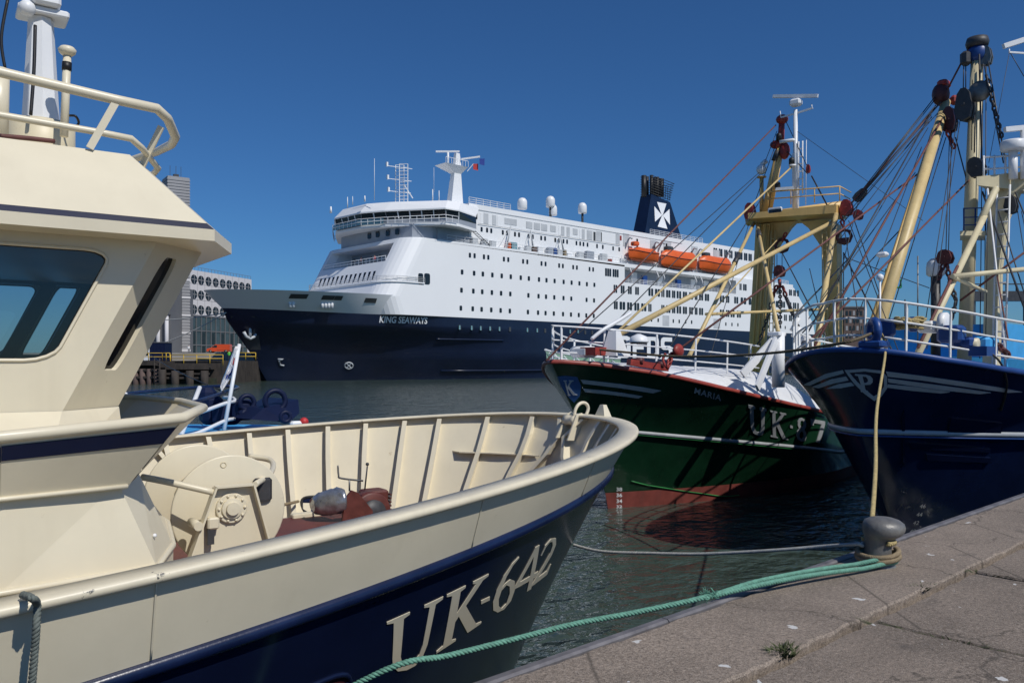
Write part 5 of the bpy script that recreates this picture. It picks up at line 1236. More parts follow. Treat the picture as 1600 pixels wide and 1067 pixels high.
for z0_, z1_, a0_, a1_, m_ in ((9.2, 12.6, 4.6, 8.0, 'ferry_dark'), (6.2, 9.0, 7.0, 9.6, 'ferry_dark')):
    q = []
    for a_, z in ((a0_, z1_), (a1_, z1_), (a1_ + 1, z0_), (a0_ + 1.6, z0_)):
        t, v = HF.find(-a_, z, 1., 4.); q.append(HF.off(t, v, 1, .08))
    MB().add(q, [(0, 1, 2, 3)]).build('anchor_recess', M[m_], FE)
an = MB(); t, v = HF.find(-8.2, 9.4, 1., 4.); p = V(HF.off(t, v, 1, .4)); an.bar(p + Vector((0, 0, 2)), p - Vector((0, 0, .6)), .3, n=6); an.tube([tuple(p + Vector((x, 0, z))) for x, z in ((1.3, .4), (.8, -.5), (0, -.9), (-.8, -.5), (-1.3, .4))], .32, 6); an.build('anchor', M['ferry_grey'], FE)
for px0, pts_ in ((437, [(434, 561), (442, 561), (436, 563), (438, 570), (444, 571)]),):
    q = []
    for px, py in pts_:
        y = 5.
        for _ in range(25): p = FE.Y(px, py, y); t, v = HF.find(p[0], p[2], 1., 4.); y = .5 * y + .5 * HF.P(t, v)[1]
        q.append(HF.off(t, v, 1, .06))
    MB().tube(q, .22, 4).build('bulb_mark', M['ferry_grey'], FE)
q = []
for k in range(14):
    th = 2 * math.pi * k / 14; px, py = 545 + 6.5 * math.cos(th), 571 + 5 * math.sin(th); y = 9.
    for _ in range(25): p = FE.Y(px, py, y); t, v = HF.find(p[0], p[2], 1., 4.); y = .5 * y + .5 * HF.P(t, v)[1]
    q.append(HF.off(t, v, 1, .06))
tm = MB(); tm.tube(q, .13, 4, closed=True); tm.bar(q[2], q[9], .12, n=4); tm.bar(q[5], q[12], .12, n=4); tm.build('thruster_mark', M['ferry_grey'], FE)
# lifeboats hang in their davits: things of their own
def davit(x):
    mb = MB(); pth = [(x, 16.0, 24.6), (x, 17.3, 26.2), (x, 17.4, 27.2), (x + .0, 15.6, 30.6), (x, 15.2, 33.5), (x, 16.6, 36.2), (x, 17.6, 36.0)]
    mb.tube(smooth_path(pth, 4), .24, 6); return mb.build('davit', M['ferry_grey'], FE)
lb = []
for k, (px0, px1, ytop, ybot) in enumerate(((981, 1030, 385, 409), (1031, 1090, 393, 421), (1091, 1143, 401, 427))):
    x0, x1 = FE.Y(px0, 400, 17)[0], FE.Y(px1, 400, 17)[0]; xc = (x0 + x1) / 2; L_ = abs(x1 - x0) * .93; zc = FE.Y((px0 + px1) / 2, (ytop + ybot) / 2, 17)[2]
    wp = FE.wor((xc, 17, 0)); hh = (ybot - ytop) * (FE.Y(px0, 400, 17)[1] * 0 + 1) * .18
    B = Frame('lifeboat', wp[0], wp[1], math.pi, zc - hh / 2, ('open-topped orange lifeboat nearest the ferry bow', 'middle orange lifeboat of the three on the ferry', 'orange lifeboat nearest the ferry stern')[k], 'lifeboat', 'orange lifeboats on the ferry')
    n = 16; rg = []
    for i in range(n + 1):
        f = -1 + 2 * i / n; w_ = 1.75 * (1 - abs(f) ** 3.2) ** .55 + .02; kz_ = .12 * hh * abs(f) ** 3; sh_ = .55 * hh + .1 * hh * f * f
        rg.append([(f * L_ / 2, w_ * math.cos(t), (kz_ + (sh_ - kz_) * (1 - math.cos(min(max(t_, 0), 1) * math.pi / 2) if False else min(max(t_, 0), 1) ** 1.4))) for t, t_ in [(-math.pi / 2 * 0 + (1 - j / 6) * 0, j / 6) for j in range(0)]] or
                  [(f * L_ / 2, sgn * w_ * min(1, (j / 5) ** .5) if j else 0, kz_ + (sh_ - kz_) * (j / 5) ** 1.3) for sgn, js in ((-1, range(5, 0, -1)), (1, range(0, 6))) for j in js])
    hl = MB().loft(rg, closed=False, cap=False, smooth=True).build('hull', M['orange'], B)
    top = []
    for i in range(n + 1):
        f = -1 + 2 * i / n; w_ = 1.72 * (1 - abs(f) ** 3.2) ** .55 + .01; sh_ = .55 * hh + .1 * hh * f * f; ch = (hh * .45 if abs(f) < .7 else hh * .45 * (1 - (abs(f) - .7) / .3 * .8)) if k else (hh * .3 if abs(f) < .55 else hh * .1)
        top.append([(f * L_ / 2, w_ * c__, sh_ + ch * s__) for c__, s__ in ((1, 0), (.8, .62), (.45, .95), (-.45, .95), (-.8, .62), (-1, 0))])
    MB().loft(top, closed=False, cap=False, smooth=True).build('canopy', M['orange'], B)
    MB().tube([(p[0][0], p[0][1] + .06, p[0][2]) for p in top], .1, 5).build('fender_rail', M['dark_red'], B)
    MB().cbox((L_ * .3, 0, hh * 1.05), (L_ * .16, 1.6, hh * .25), .2).build('cockpit', M['orange'] if k == 0 else M['ferry_dark'], B)
    for f in (-.36, .36): MB().cbox((f * L_, 0, hh * 1.02), (.5, .5, hh * .2), .1).build('lifting_hook', M['ferry_dark'], B); davit(x0 + (x1 - x0) * (.5 + f * 1.18))
MB().box((-xr1, 13, 30.4), (-xr0, 16, 30.7)).build('davit_platform', M['ferry_grey'], FE)
stanch = MB()
for k in range(26): x = -xr0 + (xr0 - xr1) * k / 25; stanch.bar((x, 16, 28.5), (x, 16, 31.5), .08, n=4)
stanch.bar((-xr0, 16, 31.4), (-xr1, 16, 31.4), .07, n=4); stanch.build('davit_rail', M['ferry_white'], FE)
for px in (1008, 1048, 1100, 1120): x = fa(px); MB().box((x - 1.2, 13.2, 24.6), (x + 1.2, 13.4, 28)).build('bay_door', M['ferry_white'], FE)
for px, c_ in ((1013, 'blue_deck'), (1066, 'blue_deck'), (1135, 'ferry_dark')): x = fa(px); MB().box((x - .9, 15.2, 24.6), (x + .9, 16.0, 27)).build('bay_locker', M[c_], FE)

# ------------------------------------------------------------------ the green fishing boat
FG = Frame('fishing_boat', 13.34, 9.856, math.pi + R(9), 0, 'green hulled fishing boat MARIA with ochre gantry and red rail', 'fishing boat', 'fishing boats along the quay')
def table(k):
    def f(a):
        for (a0, z0), (a1, z1) in zip(k, k[1:]):
            if a <= a1: return z0 + (z1 - z0) * (a - a0) / (a1 - a0)
        return k[-1][1]
    return f
ggz = table(((0, 3.63), (.16, 3.63), (.74, 3.57), (1.26, 3.48), (1.83, 3.39), (2.45, 3.27), (3.69, 3.0), (4.96, 2.75), (6.33, 2.52), (8.45, 2.22), (11, 2.05), (30, 1.9)))
gsz = lambda a: 2.22 - .125 * a if a < 10 else .97
HG = Hull([(2.7, 2.7, 9, 1.7, 1.2, lambda a: -1.), (2.42, 3.15, 8, 1.6, 1.02, lambda a: 0.), (2.3, 3.18, 8, 1.6, 1.02, lambda a: .4), (1.2, 3.35, 7.6, 1.62, .94, gsz), (0, 3.4, 8.2, 1.9, 1.2, ggz)], 26, [1, 1, 1.15, 1.25])
HG.weld(HG.skin(0, 2, 80, 6), 'underbody', M['boot'], FG)
HG.weld(HG.skin(2, 4, 90, 14), 'hull', M['green'], FG)
dk = MB(); L_ = []; kk = 14
for i in range(61):
    x, y, z = HG.P(.58 * i / 60, 4); y = max(y - .05, 0); cr = max(.0, 3.66 - .028 * -x - z) * min(1, y / .5)
    L_.append([(x, y * (1 - 2 * j / kk), z + .02 + cr * (1 - abs(1 - 2 * j / kk) ** 2.6)) for j in range(kk + 1)])
dk.add([p for r_ in L_ for p in r_], [(i * (kk + 1) + j, i * (kk + 1) + j + 1, (i + 1) * (kk + 1) + j + 1, (i + 1) * (kk + 1) + j) for i in range(60) for j in range(kk)], True)
dk.add([L_[-1][j] for j in range(kk + 1)] + [(p[0], p[1], 2.0) for p in L_[-1]], [(j, j + 1, kk + 2 + j, kk + 1 + j) for j in range(kk)])
dk.build('whaleback_deck', M['white'], FG)
HG.deck(3.6, 30, 1, 0).build('main_deck', M['green_in'], FG)
def hull_edge(h, v, prof, n=90, t1=1.0):
    pth = edge_path(h, v, n, t1); s_ = 1 if pth[4][1][1] > 0 else -1
    return sweep_profile([(p, (n_[0] * s_, n_[1] * s_, 0)) for p, n_ in pth], prof)
hull_edge(HG, 4, [(-.09, -.03), (-.09, .035), (0, .045), (.03, .02), (.035, -.03), (.02, -.055), (-.01, -.055)]).build('red_rail', M['rail_red'], FG)
hull_edge(HG, 3, [(.003, .055), (.045, .045), (.055, 0), (.045, -.03), (.003, -.04)]).build('silver_strake', M['silver_line'], FG)
hull_edge(HG, 3, [(.003, -.042), (.03, -.044), (.03, -.062), (.003, -.066)]).build('green_line', M['green_line'], FG)
q = [HG.off(*hit(HG, FG, 1, px, py, 1.2, 3), 1, .015) for px, py in ((986, 751), (1010, 757), (1040, 762), (1070, 767), (1100, 771), (1130, 775), (1155, 778))]
MB().tube(smooth_path(q, 3), .014, 5).build('bilge_line', M['green_line'], FG)
SH = mark_poly_s(HG, FG, [(871, 588), (884, 587), (902, 589), (908, 603), (906, 618), (897, 629), (886, 618), (876, 602)], 3, 4, M['badge_blue'], 'bow_badge', .008, 6)
mark_glyph_s(HG, FG, 'K', ((880, 594), (897, 594), (887, 618), (902, 617)), 3, 4, M['grey_mark'], 'badge_letter', .018, SH)
mark_poly(HG, FG, 1, [(907, 593), (935, 596), (970, 600), (1005, 605), (1033, 610), (1020, 614), (970, 606), (911, 599)], 3, 4, M['grey_mark'], 'bow_stripe')
mark_poly(HG, FG, 1, [(911, 607), (945, 610), (975, 614), (1004, 619), (997, 622), (960, 617), (914, 612)], 3, 4, M['grey_mark'], 'bow_stripe')
mark_font(HG, FG, 1, 'MARIA', ((1086, 605), (1127, 617), (1084, 614), (1126, 626)), 3, 4, M['grey_mark'], 'ship_name', .014, .012, 1.1)
for ch, qd in (('V', ((1169, 632), (1197, 638), (1172, 678), (1196, 682))), ('K', ((1203, 641), (1229, 646), (1204, 682), (1231, 687))), ('8', ((1244, 651), (1261, 654), (1243, 688), (1260, 691))), ('7', ((1265, 654), (1289, 658), (1266, 690), (1289, 693)))):
    mark_glyph(HG, FG, 1, ch, qd, 3, 4, M['silver_line'], 'hull_number')
mark_poly(HG, FG, 1, [(1234, 664), (1238, 665), (1238, 669), (1234, 668)], 3, 4, M['silver_line'], 'hull_number', .016)
for k, tx in enumerate(('38', '36', '34', '32')):
    y = 761 + k * 9.2; mark_font(HG, FG, 1, tx, ((963, y), (972, y), (963, y + 6), (972, y + 6)), 1., 3, M['white'], 'draught_mark', .01, .02)
bow_rail(HG, FG, .84, .16, .5, (1, .62, .3), (.09, .2, .3, .37, .43, .48), M['white'], .022, .06, zf=lambda a: 3.6 - .06 * a, inf=lambda a: min(.12 + .14 * a, 1.1))
# bulwark inside of the far side, pale green, with stays
fb = MB(); zb0 = lambda x: 3.05; zb1 = lambda x: 4.0 + .03 * x
for i in range(24):
    t0_, t1_ = .28 + .3 * i / 24, .28 + .3 * (i + 1) / 24; a, b = HG.P(t0_, 4, -1), HG.P(t1_, 4, -1); fb.add([(a[0], a[1] + .12, a[2]), (b[0], b[1] + .12, b[2]), (b[0], b[1] + .02, zb1(b[0])), (a[0], a[1] + .02, zb1(a[0]))], [(0, 1, 2, 3)])
fb.build('far_bulwark', M['green_in'], FG)
MB().tube([(HG.P(t, 4, -1)[0], HG.P(t, 4, -1)[1] + .02, zb1(HG.P(t, 4, -1)[0])) for t in [.28 + .3 * i / 24 for i in range(25)]], .03, 6).build('far_bulwark_cap', M['white'], FG)
for k in range(6): p = HG.P(.31 + .05 * k, 4, -1); MB().slab([(p[0], p[1] + .14, 3.2), (p[0], p[1] + .6, 3.3), (p[0], p[1] + .06, zb1(p[0]) - .05)], .03).build('bulwark_stay', M['white'], FG)
# bow tackle: windlass platform, red roller fairlead, floodlight
bt = FG.D
def G(px, py, d=19.): return FG.D(px, py, d)
rf_ = MB(); a, b = HG.off(*hit(HG, FG, 1, 985, 572, 3.5, 4), 1, -.1), HG.off(*hit(HG, FG, 1, 1045, 582, 3.5, 4), 1, -.1)
rf_.beam((a[0], a[1], a[2] + .1), (b[0], b[1], b[2] + .1), .2, .14); RF = rf_.build('bow_roller_frame', M['red'], FG)
for f in (.25, .8): c_ = lerp(a, b, f); MB().lathe([(.03, -.1), (.075, -.1), (.075, .1), (.03, .1)], (c_[0], c_[1] + .02, c_[2] + .16), 'y', 14).build('roller', M['dark_red'], RF)
MB().ball(G(1060, 548, 18.2), .17, 12, 8, (1.3, .5, .9)).build('snatch_block', M['red'], FG)
chain_mesh(G(1043, 575, 18), G(1050, 552, 18.2), .16, .028).build('block_chain', M['red'], FG)
MB().tube(smooth_path([G(1040, 552, 18.2), G(1036, 562, 18.2), G(1042, 574, 18), G(1048, 566, 18.2), G(1046, 552, 18.2)]), .03, 6).build('block_shackle', M['red'], FG)
pd = MB(); c_ = G(960, 556, 19); pd.loft([[(c_[0] + x, c_[1] + y, c_[2]) for x, y in ((-.32, -.2), (.25, -.2), (.25, .2), (-.32, .2))], [(c_[0] + x, c_[1] + y, G(958, 517, 19)[2]) for x, y in ((-.1, -.1), (.1, -.1), (.1, .1), (-.1, .1))]]); pd.build('stay_post', M['white'], FG)
MB().box([q - s_ for q, s_ in zip(G(935, 551, 19), (.45, .2, .06))], [q + s_ for q, s_ in zip(G(935, 551, 19), (.45, .2, .12))]).build('stay_plate', M['red'], FG)
wb_ = G(912, 550, 19); MB().cbox(wb_, (.5, .5, .26), .06).build('bow_locker', M['white'], FG)
lmp = MB(); c_ = G(998, 533, 18.5); lmp.lathe([(.04, .16), (.18, .1), (.22, 0), (.22, -.03)], (c_[0], c_[1], c_[2]), 'z', 16); lmp.bar(c_, G(978, 534, 18.6), .03, n=6); lmp.build('floodlight', M['white'], FG)
MB().lathe([(.19, -.06), (.2, -.03)], G(998, 533, 18.5), 'z', 14).build('floodlight_lens', M['dark_glass'], FG)
MB().tube(smooth_path([G(924, 530, 18.8), G(943, 515, 18.9), G(968, 500, 19.2), G(985, 489, 19.5)]), .045, 6).build('turnbuckle', M['white'], FG)
# king post with braces
kp_ = MB(); kp_.bar(G(1216, 605, 20.5), G(1216, 521, 20.5), .155, n=16); kp_.cbox(G(1214, 522, 20.5), (.5, .3, .1), .02); kp_.build('king_post', M['white'], FG)
for p, q_ in ((G(1212, 528, 20.4), G(1160, 585, 20.0)), (G(1213, 530, 20.3), G(1183, 606, 19.5))): MB().beam(p, q_, .06, .2).build('post_brace', M['white'], FG)
fs_ = MB(); c_ = G(1258, 533, 20.5); fs_.cbox(c_, (.42, .22, .3), .06); fs_.bar(G(1240, 527, 20.5), G(1250, 512, 20.5), .08, n=8); fs_.bar(G(1237, 517, 20.5), G(1248, 497, 20.5), .06, n=8); fs_.build('deck_lamp', M['white_rust'], FG)
MB().lathe([(.05, -.08), (.14, -.08), (.14, .08), (.05, .08)], G(1260, 541, 19.5), 'y', 16).build('sheave', M['steel'], FG)
MB().cbox(G(1265, 556, 19.6), (.5, .3, .2), .05).build('deck_tackle', M['blue_deck'], FG)
nt_ = MB(); g7 = random.Random(2)
for k in range(30): nt_.ring([q + g7.uniform(-.14, .14) for q in G(1225, 572, 21)], g7.uniform(.08, .18), .015, 'xyz'[k % 3], 10, 4)
nt_.build('net_bundle', M['rope_tan'], FG)
# ochre gantry
XG = -14.6
def g(px, py, dx=0.0): return FG.X(px, py, XG + dx)
def leg(p0, p1, w0, w1, dpt, name, mat):
    a, b = g(*p0), g(*p1); a = (a[0], a[1], 2.2 if p0[1] > 530 else a[2])
    return MB().loft([[(XG + x * dpt, a[1] + y * w0, a[2]) for x, y in ((-1, -1), (1, -1), (1, 1), (-1, 1))], [(XG + x * dpt, b[1] + y * w1, b[2]) for x, y in ((-1, -1), (1, -1), (1, 1), (-1, 1))]]).build(name, M[mat], FG)
leg((1178, 560), (1197, 352), .2, .27, .3, 'gantry_leg', 'mast'); leg((1305, 545), (1300, 352), .2, .24, .3, 'gantry_leg', 'mast')
rb = MB()
for px0, px1 in ((1170, 1190), (1176, 1199), (1184, 1207)): a, b = g(px0, 560, .32), g(px1, 352, .32); rb.bar((a[0], a[1], 2.2), b, .05, n=6)
rb.build('leg_ribs', M['mast'], FG)
bm_ = MB(); bm_.bar(g(1168, 344), g(1318, 324), .23, n=14); bm_.build('gantry_beam', M['mast'], FG)
a, b = g(1182, 338, .3), g(1312, 322, .3); pf = MB(); pf.loft([[(XG - .5, a[1], a[2] - .28), (XG + 1.1, a[1], a[2] - .2), (XG + 1.1, a[1], a[2]), (XG - .5, a[1], a[2])], [(XG - .5, b[1], b[2] - .34), (XG + .7, b[1], b[2] - .3), (XG + .7, b[1], b[2]), (XG - .5, b[1], b[2])]]); pf.build('gantry_platform', M['mast'], FG)
for pl in ([(1200, 350), (1246, 346), (1236, 356), (1208, 398)], [(1296, 345), (1252, 347), (1266, 358), (1294, 400)]): MB().slab([g(*q_) for q_ in pl], .3).build('gantry_knee', M['mast'], FG)
ld = MB(); a, b = g(1291, 545, .4), g(1288, 350, .4); rod_ladder(ld, (a[0], a[1], 2.6), b, (0, 1, 0), .16, .022, .3); ld.build('leg_ladder', M['mast_pale'], FG)
ld = MB(); a, b = g(1203, 545, .42), g(1208, 360, .42); rod_ladder(ld, (a[0], a[1], 2.6), b, (0, 1, 0), .14, .02, .3); ld.build('leg_ladder', M['mast_pale'], FG)
pr = MB()
for y_, h_ in ((a[1], 0),): pass
pA, pB = g(1200, 322, .6), g(1312, 314, .5); pC = g(1296, 317, -.4)
for z_ in (.25, .5): pr.tube([(pA[0], pA[1], pA[2] + z_), (pB[0], pB[1], pB[2] + z_), (pC[0] - .4, pB[1], pB[2] + z_)], .022, 6)
for f in (0, .33, .66, 1): q_ = lerp(pA, pB, f); pr.bar(q_, (q_[0], q_[1], q_[2] + .5), .02, n=6)
pr.build('platform_rail', M['mast'], FG)
# raised stub boom with red head, searchlight, radar mast
sb = MB().bar(g(1196, 338, .2), g(1220, 228, .2), .2, .14, n=14).build('stub_boom', M['mast'], FG)
hd_ = MB(); hd_.bar(g(1219, 240, .2), g(1222, 182, .2), .13, .1, n=10); hd_.ball(g(1222, 187, .2), .22, 10, 6, (1, 1, .8)); hd_.ball(g(1226, 236, .3), .24, 10, 6, (.6, .8, 1.3)); hd_.ball(g(1213, 226, .3), .2, 10, 6, (.6, 1.2, .8)); hd_.build('boom_head', M['red'], sb)
MB().bar(g(1216, 236, .3), g(1210, 252, .3), .12, n=8).build('boom_sheave', M['dark_steel'], sb)
sl_ = MB(); sl_.bar(g(1190, 335, .2), g(1190, 278, .2), .075, .075, n=10); sl_.lathe([(.16, 0), (.18, .04)], g(1190, 278, .2), 'z', 12); SLP = sl_.build('lamp_post', M['mast'], FG)
s2 = MB(); s2.ball(g(1190, 265, .2), .19, 12, 8); s2.bar(g(1190, 258, .2), g(1198, 251, .2), .09, n=8); s2.build('searchlight', M['white'], SLP)
rm_ = MB(); rm_.bar(g(1243, 330, .4), g(1243, 172, .4), .1, .07, n=10); rm_.beam(g(1243, 330, .4), g(1243, 240, .4), .2, .14); RMP = rm_.build('radar_mast', M['white'], FG)
rs = MB(); a, b = g(1208, 151, .4), g(1278, 150, .4); rs.beam(a, b, .1, .11); rs.build('radar_scanner', M['white'], RMP)
MB().cbox(g(1243.5, 161, .4), (.34, .4, .24), .06).build('radar_gearbox', M['white'], RMP)
ar = MB(); ar.beam(g(1245, 177, .4), g(1270, 169, .4), .05, .06); ar.bar(g(1269, 170, .4), g(1268, 163, .4), .02, n=5); ar.beam(g(1241, 178, .4), g(1220, 184, .4), .05, .05); ar.bar(g(1220, 184, .4), g(1219, 174, .4), .02, n=5)
ar.tube([g(1243, 220, .4), g(1239, 219, .5), g(1218, 222, .6)], .06, 6); ar.beam(g(1240, 294, .5), g(1212, 296, .6), .1, .1); ar.build('mast_arm', M['white'], RMP)
ld = MB(); a, b = g(1251, 303, .4), g(1251, 221, .4); rod_ladder(ld, a, b, (0, 1, 0), .14, .025, .26); ld.build('mast_ladder', M['white'], RMP)
for px, py in ((1237, 252), (1217, 214), (1215, 290)): MB().lathe([(.1, -.12), (.1, .06), (.07, .12)], g(px, py, .5), 'z', 12).build('nav_lamp', M['black'], RMP)
MB().lathe([(.12, -.06), (.13, 0)], g(1238, 258, .5), 'z', 12).build('lamp_shelf', M['white'], RMP)
fl2 = MB(); fl2.cbox(g(1211, 328, 1.3), (.1, .5, .16), .03); fl2.build('floodlight', M['white'], FG)
for px, py in ((1211, 329),): MB().cbox(g(px, py + .8, 1.38), (.03, .44, .12), .01).build('floodlight_lens', M['dark_glass'], FG)
line('whip_aerial', g(1259, 320, .4), g(1260, 219, .4), .012, M['white'], FG)
# booms and stays
for p, q_, r_, nm, mt in ((G(965, 523, 19.5), g(1301, 347, .6), .072, 'derrick_boom', 'mast_pale'), (G(945, 537, 19.3), g(1236, 262, .5), .03, 'fore_stay', 'mast_pale'), (G(1077, 556, 21.5), g(1178, 349, .5), .058, 'front_strut', 'mast_pale'), (g(1183, 350, .5), G(1216, 520, 20.8), .055, 'front_strut', 'mast_pale'),
                      (G(1103, 491, 24), g(1292, 483, .6), .045, 'cross_tube', 'mast_pale'), (G(1112, 488, 24), g(1217, 372, .5), .02, 'tie_rod', 'mast_pale'), (FG.D(1274, 555, 20), g(1306, 335, .6), .085, 'front_pole', 'mast_pale')):
    MB().bar(p, q_, r_, n=10).build(nm, M[mt], FG)
for p, q_ in ((lerp(G(1077, 556, 21.5), g(1178, 349, .5), .62), lerp(G(1077, 556, 21.5), g(1178, 349, .5), .7)), (lerp(g(1183, 350, .5), G(1216, 520, 20.8), .1), lerp(g(1183, 350, .5), G(1216, 520, 20.8), .16))): MB().bar(p, q_, .085, n=8).build('tape_wrap', M['dark_steel'], FG)
for p, q_, r_, mt in ((G(853, 564, 17.9), g(1212, 196, .4), .024, 'wire_red'), (G(1062, 545, 18.2), FG.D(1445, 264, 25.7), .028, 'wire_red'), (G(903, 522, 18.6), g(1186, 270, .5), .014, 'wire'), (G(966, 500, 19.2), g(1188, 272, .5), .014, 'wire'), (G(1048, 540, 18.5), g(1196, 300, .5), .014, 'wire'),
                  (g(1214, 205, .4), g(1192, 262, .5), .012, 'wire'), (g(1216, 215, .4), g(1178, 320, .5), .014, 'wire'), (g(1213, 240, .5), g(1200, 335, .5), .014, 'wire'), (g(1228, 190, .4), g(1262, 262, .5), .014, 'wire'), (g(1228, 235, .4), g(1262, 272, .5), .016, 'wire'),
                  (g(1268, 275, .5), g(1293, 322, .5), .026, 'wire'), (g(1245, 205, .4), FG.D(1442, 345, 26), .008, 'wire'), (g(1222, 395, .6), FG.D(1300, 545, 20), .018, 'wire'), (g(1214, 398, .6), g(1214, 418, .6), .012, 'wire'), (g(1222, 398, .6), g(1222, 418, .6), .012, 'wire'),
                  (FG.D(1240, 494, 21), g(1330, 400, .6), .022, 'wire'), (FG.D(1250, 524, 20.5), FG.D(1420, 345, 25), .018, 'wire'), (FG.D(1262, 535, 19.5), FG.D(1514, 282, 25.9), .028, 'wire_red'), (g(1318, 395, .5), g(1318, 550, .5), .016, 'wire'), (g(1265, 420, .4), FG.D(1290, 525, 21), .014, 'wire'), (G(1110, 556, 21), g(1170, 350, .5), .01, 'wire')):
    line('rigging_wire', p, q_, r_, M[mt], FG)
# blocks and chains
def block(c, w_, h_, d_, mat, name, parent, tilt=0):
    mb = MB(); pr_ = [(-.5, -.1), (-.38, -.42), (0, -.5), (.38, -.42), (.5, -.1), (.36, .34), (.14, .5), (-.14, .5), (-.36, .34)]; ct, st_ = math.cos(tilt), math.sin(tilt)
    mk = lambda x: [(c[0] + x, c[1] + (a * w_) * ct - (b * h_) * st_, c[2] + (a * w_) * st_ + (b * h_) * ct) for a, b in pr_]
    mb.loft([mk(-d_ / 2), mk(-d_ / 6)]); mb.loft([mk(d_ / 6), mk(d_ / 2)]); mb.lathe([(.01, -d_ / 6), (w_ * .4, -d_ / 6), (w_ * .34, 0), (w_ * .4, d_ / 6), (.01, d_ / 6)], c, 'x', 14); mb.bar((c[0] - d_ * .6, c[1], c[2]), (c[0] + d_ * .6, c[1], c[2]), w_ * .1, n=8)
    return mb.build(name, M[mat], parent)
block(g(1172, 331, .3), .38, .62, .3, 'red', 'tackle_block', FG); block(g(1323, 325, .3), .4, .55, .35, 'red', 'tackle_block', FG); block(g(1341, 336, .3), .3, .34, .25, 'red', 'tackle_block', FG)
block(FG.D(1344, 305, 27), .26, .5, .25, 'dark_steel', 'tackle_block', FG, -.8); block(g(1218, 424, .6), .36, .42, .3, 'dark_red', 'hook_block', FG); block(g(1263, 264, .5), .14, .3, .12, 'red', 'tackle_block', FG)
for (px, py) in ((1319, 370), (1222, 384)):
    c_ = g(px, py, .4); rg = MB(); rg.ring(c_, .24, .06, 'x', 8, 6); rg.cbox((c_[0], c_[1], c_[2] - .14), (.16, .4, .2), .05); rg.build('swivel_ring', M['dark_red'], FG)
chain_mesh(g(1314, 336, .4), g(1319, 360, .4), .2, .035).build('ring_chain', M['red'], FG); chain_mesh(g(1228, 365, .4), g(1223, 376, .4), .2, .03).build('ring_chain', M['red'], FG)
hk = g(1218, 436, .6); MB().tube([hk, g(1219, 450, .6)], .06, 6).build('hook_shank', M['red'], FG)
for a, b in (((1214, 447), (1206, 466)), ((1223, 447), (1228, 464))): chain_mesh(g(*a, .6), g(*b, .6), .2, .04).build('hook_chain', M['red'], FG)
for a, b, d0, d1 in (((1206, 466), (1202, 487), .6, .6), ((1228, 464), (1240, 494), .6, 3), ((1202, 487), (1185, 540), .6, .6), ((1219, 450), (1219, 510), .6, 2), ((1240, 494), (1250, 518), 3, 4)): chain_mesh(g(*a, d0), g(*b, d1), .18, .026).build('hanging_chain', M['dark_steel'], FG)

# ------------------------------------------------------------------ the dark blue fishing boat at the quay
FB = Frame('fishing_boat', 13.79, 3.32, math.pi, 0, 'dark blue fishing boat at the quay with a P badge on its bow', 'fishing boat', 'fishing boats along the quay')
def _bz(a):
    k = ((0, 3.84), (.09, 3.82), (.32, 3.76), (.7, 3.67), (1.61, 3.51), (1.97, 3.46), (3.5, 3.3), (6.5, 3.12), (30, 2.95))
    for (a0, z0), (a1, z1) in zip(k, k[1:]):
        if a <= a1: return z0 + (z1 - z0) * (a - a0) / (a1 - a0)
    return 2.95
bsz = lambda a: 2.42 - .04 * a
HBm = Hull([(2.7, 2.4, 8.5, 1.7, 1.2, lambda a: -1.), (2.35, 2.6, 8., 1.8, 1.08, lambda a: 0.), (.6, 2.8, 6.9, 1.9, 1.2, bsz), (0, 2.98, 6.5, 2.0, 2.0, _bz)], 22, [1, 1.1, 1.3])
HBm.weld(HBm.skin(0, 3, 110, 24), 'hull', M['blue'], FB)
hull_edge(HBm, 3, [(-.1, -.02), (-.1, .03), (0, .035), (.022, .012), (.022, -.05), (0, -.06), (-.02, -.06)], 110).build('blue_rail', M['blue_deck'], FB)
HBm.deck(3, 60, .7, -.05, .06, .06).build('foredeck', M['white_rust'], FB)
HBm.deck(2.5, 30, 1).build('main_deck', M['blue_deck'], FB)
hull_edge(HBm, 2, [(.003, .06), (.04, .05), (.055, .01), (.04, -.03), (.003, -.045)], 90).build('grey_strake', M['silver_line'], FB)
hull_edge(HBm, 2, [(.003, -.05), (.03, -.055), (.03, -.075), (.003, -.085)], 90).build('blue_strake', M['blue_deck'], FB)
hb_ = lambda px, py, o=.0: HBm.off(*hit(HBm, FB, 1, px, py, 0., 3.), 1, o)
# badge: outlined shield with P and swept stripes
shield = [(1320, 578), (1350, 576), (1378, 579), (1386, 588), (1386, 606), (1377, 619), (1366, 626), (1350, 614), (1334, 598)]
inner = [(1327, 582), (1352, 580), (1376, 583), (1381, 590), (1381, 604), (1374, 614), (1365, 619), (1353, 609), (1339, 596)]
SB = mark_poly_s(HBm, FB, shield, 2., 3., M['grey_mark'], 'bow_badge', .012, 6, [inner])
mark_glyph_s(HBm, FB, 'P', ((1336, 584), (1364, 586), (1345, 612), (1366, 613)), 2., 3., M['grey_mark'], 'badge_letter', .014, SB)
for pl in ([(1256, 601), (1290, 584), (1317, 578), (1319, 583), (1293, 590), (1266, 602)], [(1270, 604), (1300, 592), (1322, 588), (1326, 594), (1302, 599), (1280, 606)], [(1291, 607), (1310, 600), (1330, 597), (1335, 602), (1314, 606)],
           [(1384, 580), (1440, 587), (1510, 597), (1560, 605), (1597, 612), (1575, 613), (1510, 604), (1440, 594), (1387, 588)], [(1387, 591), (1440, 598), (1500, 606), (1548, 613), (1530, 615), (1470, 609), (1388, 597)], [(1387, 600), (1430, 604), (1484, 612), (1470, 614), (1425, 610), (1386, 605)]):
    mark_poly_s(HBm, FB, pl, 2., 3., M['grey_mark'], 'bow_stripe', .012, 8)
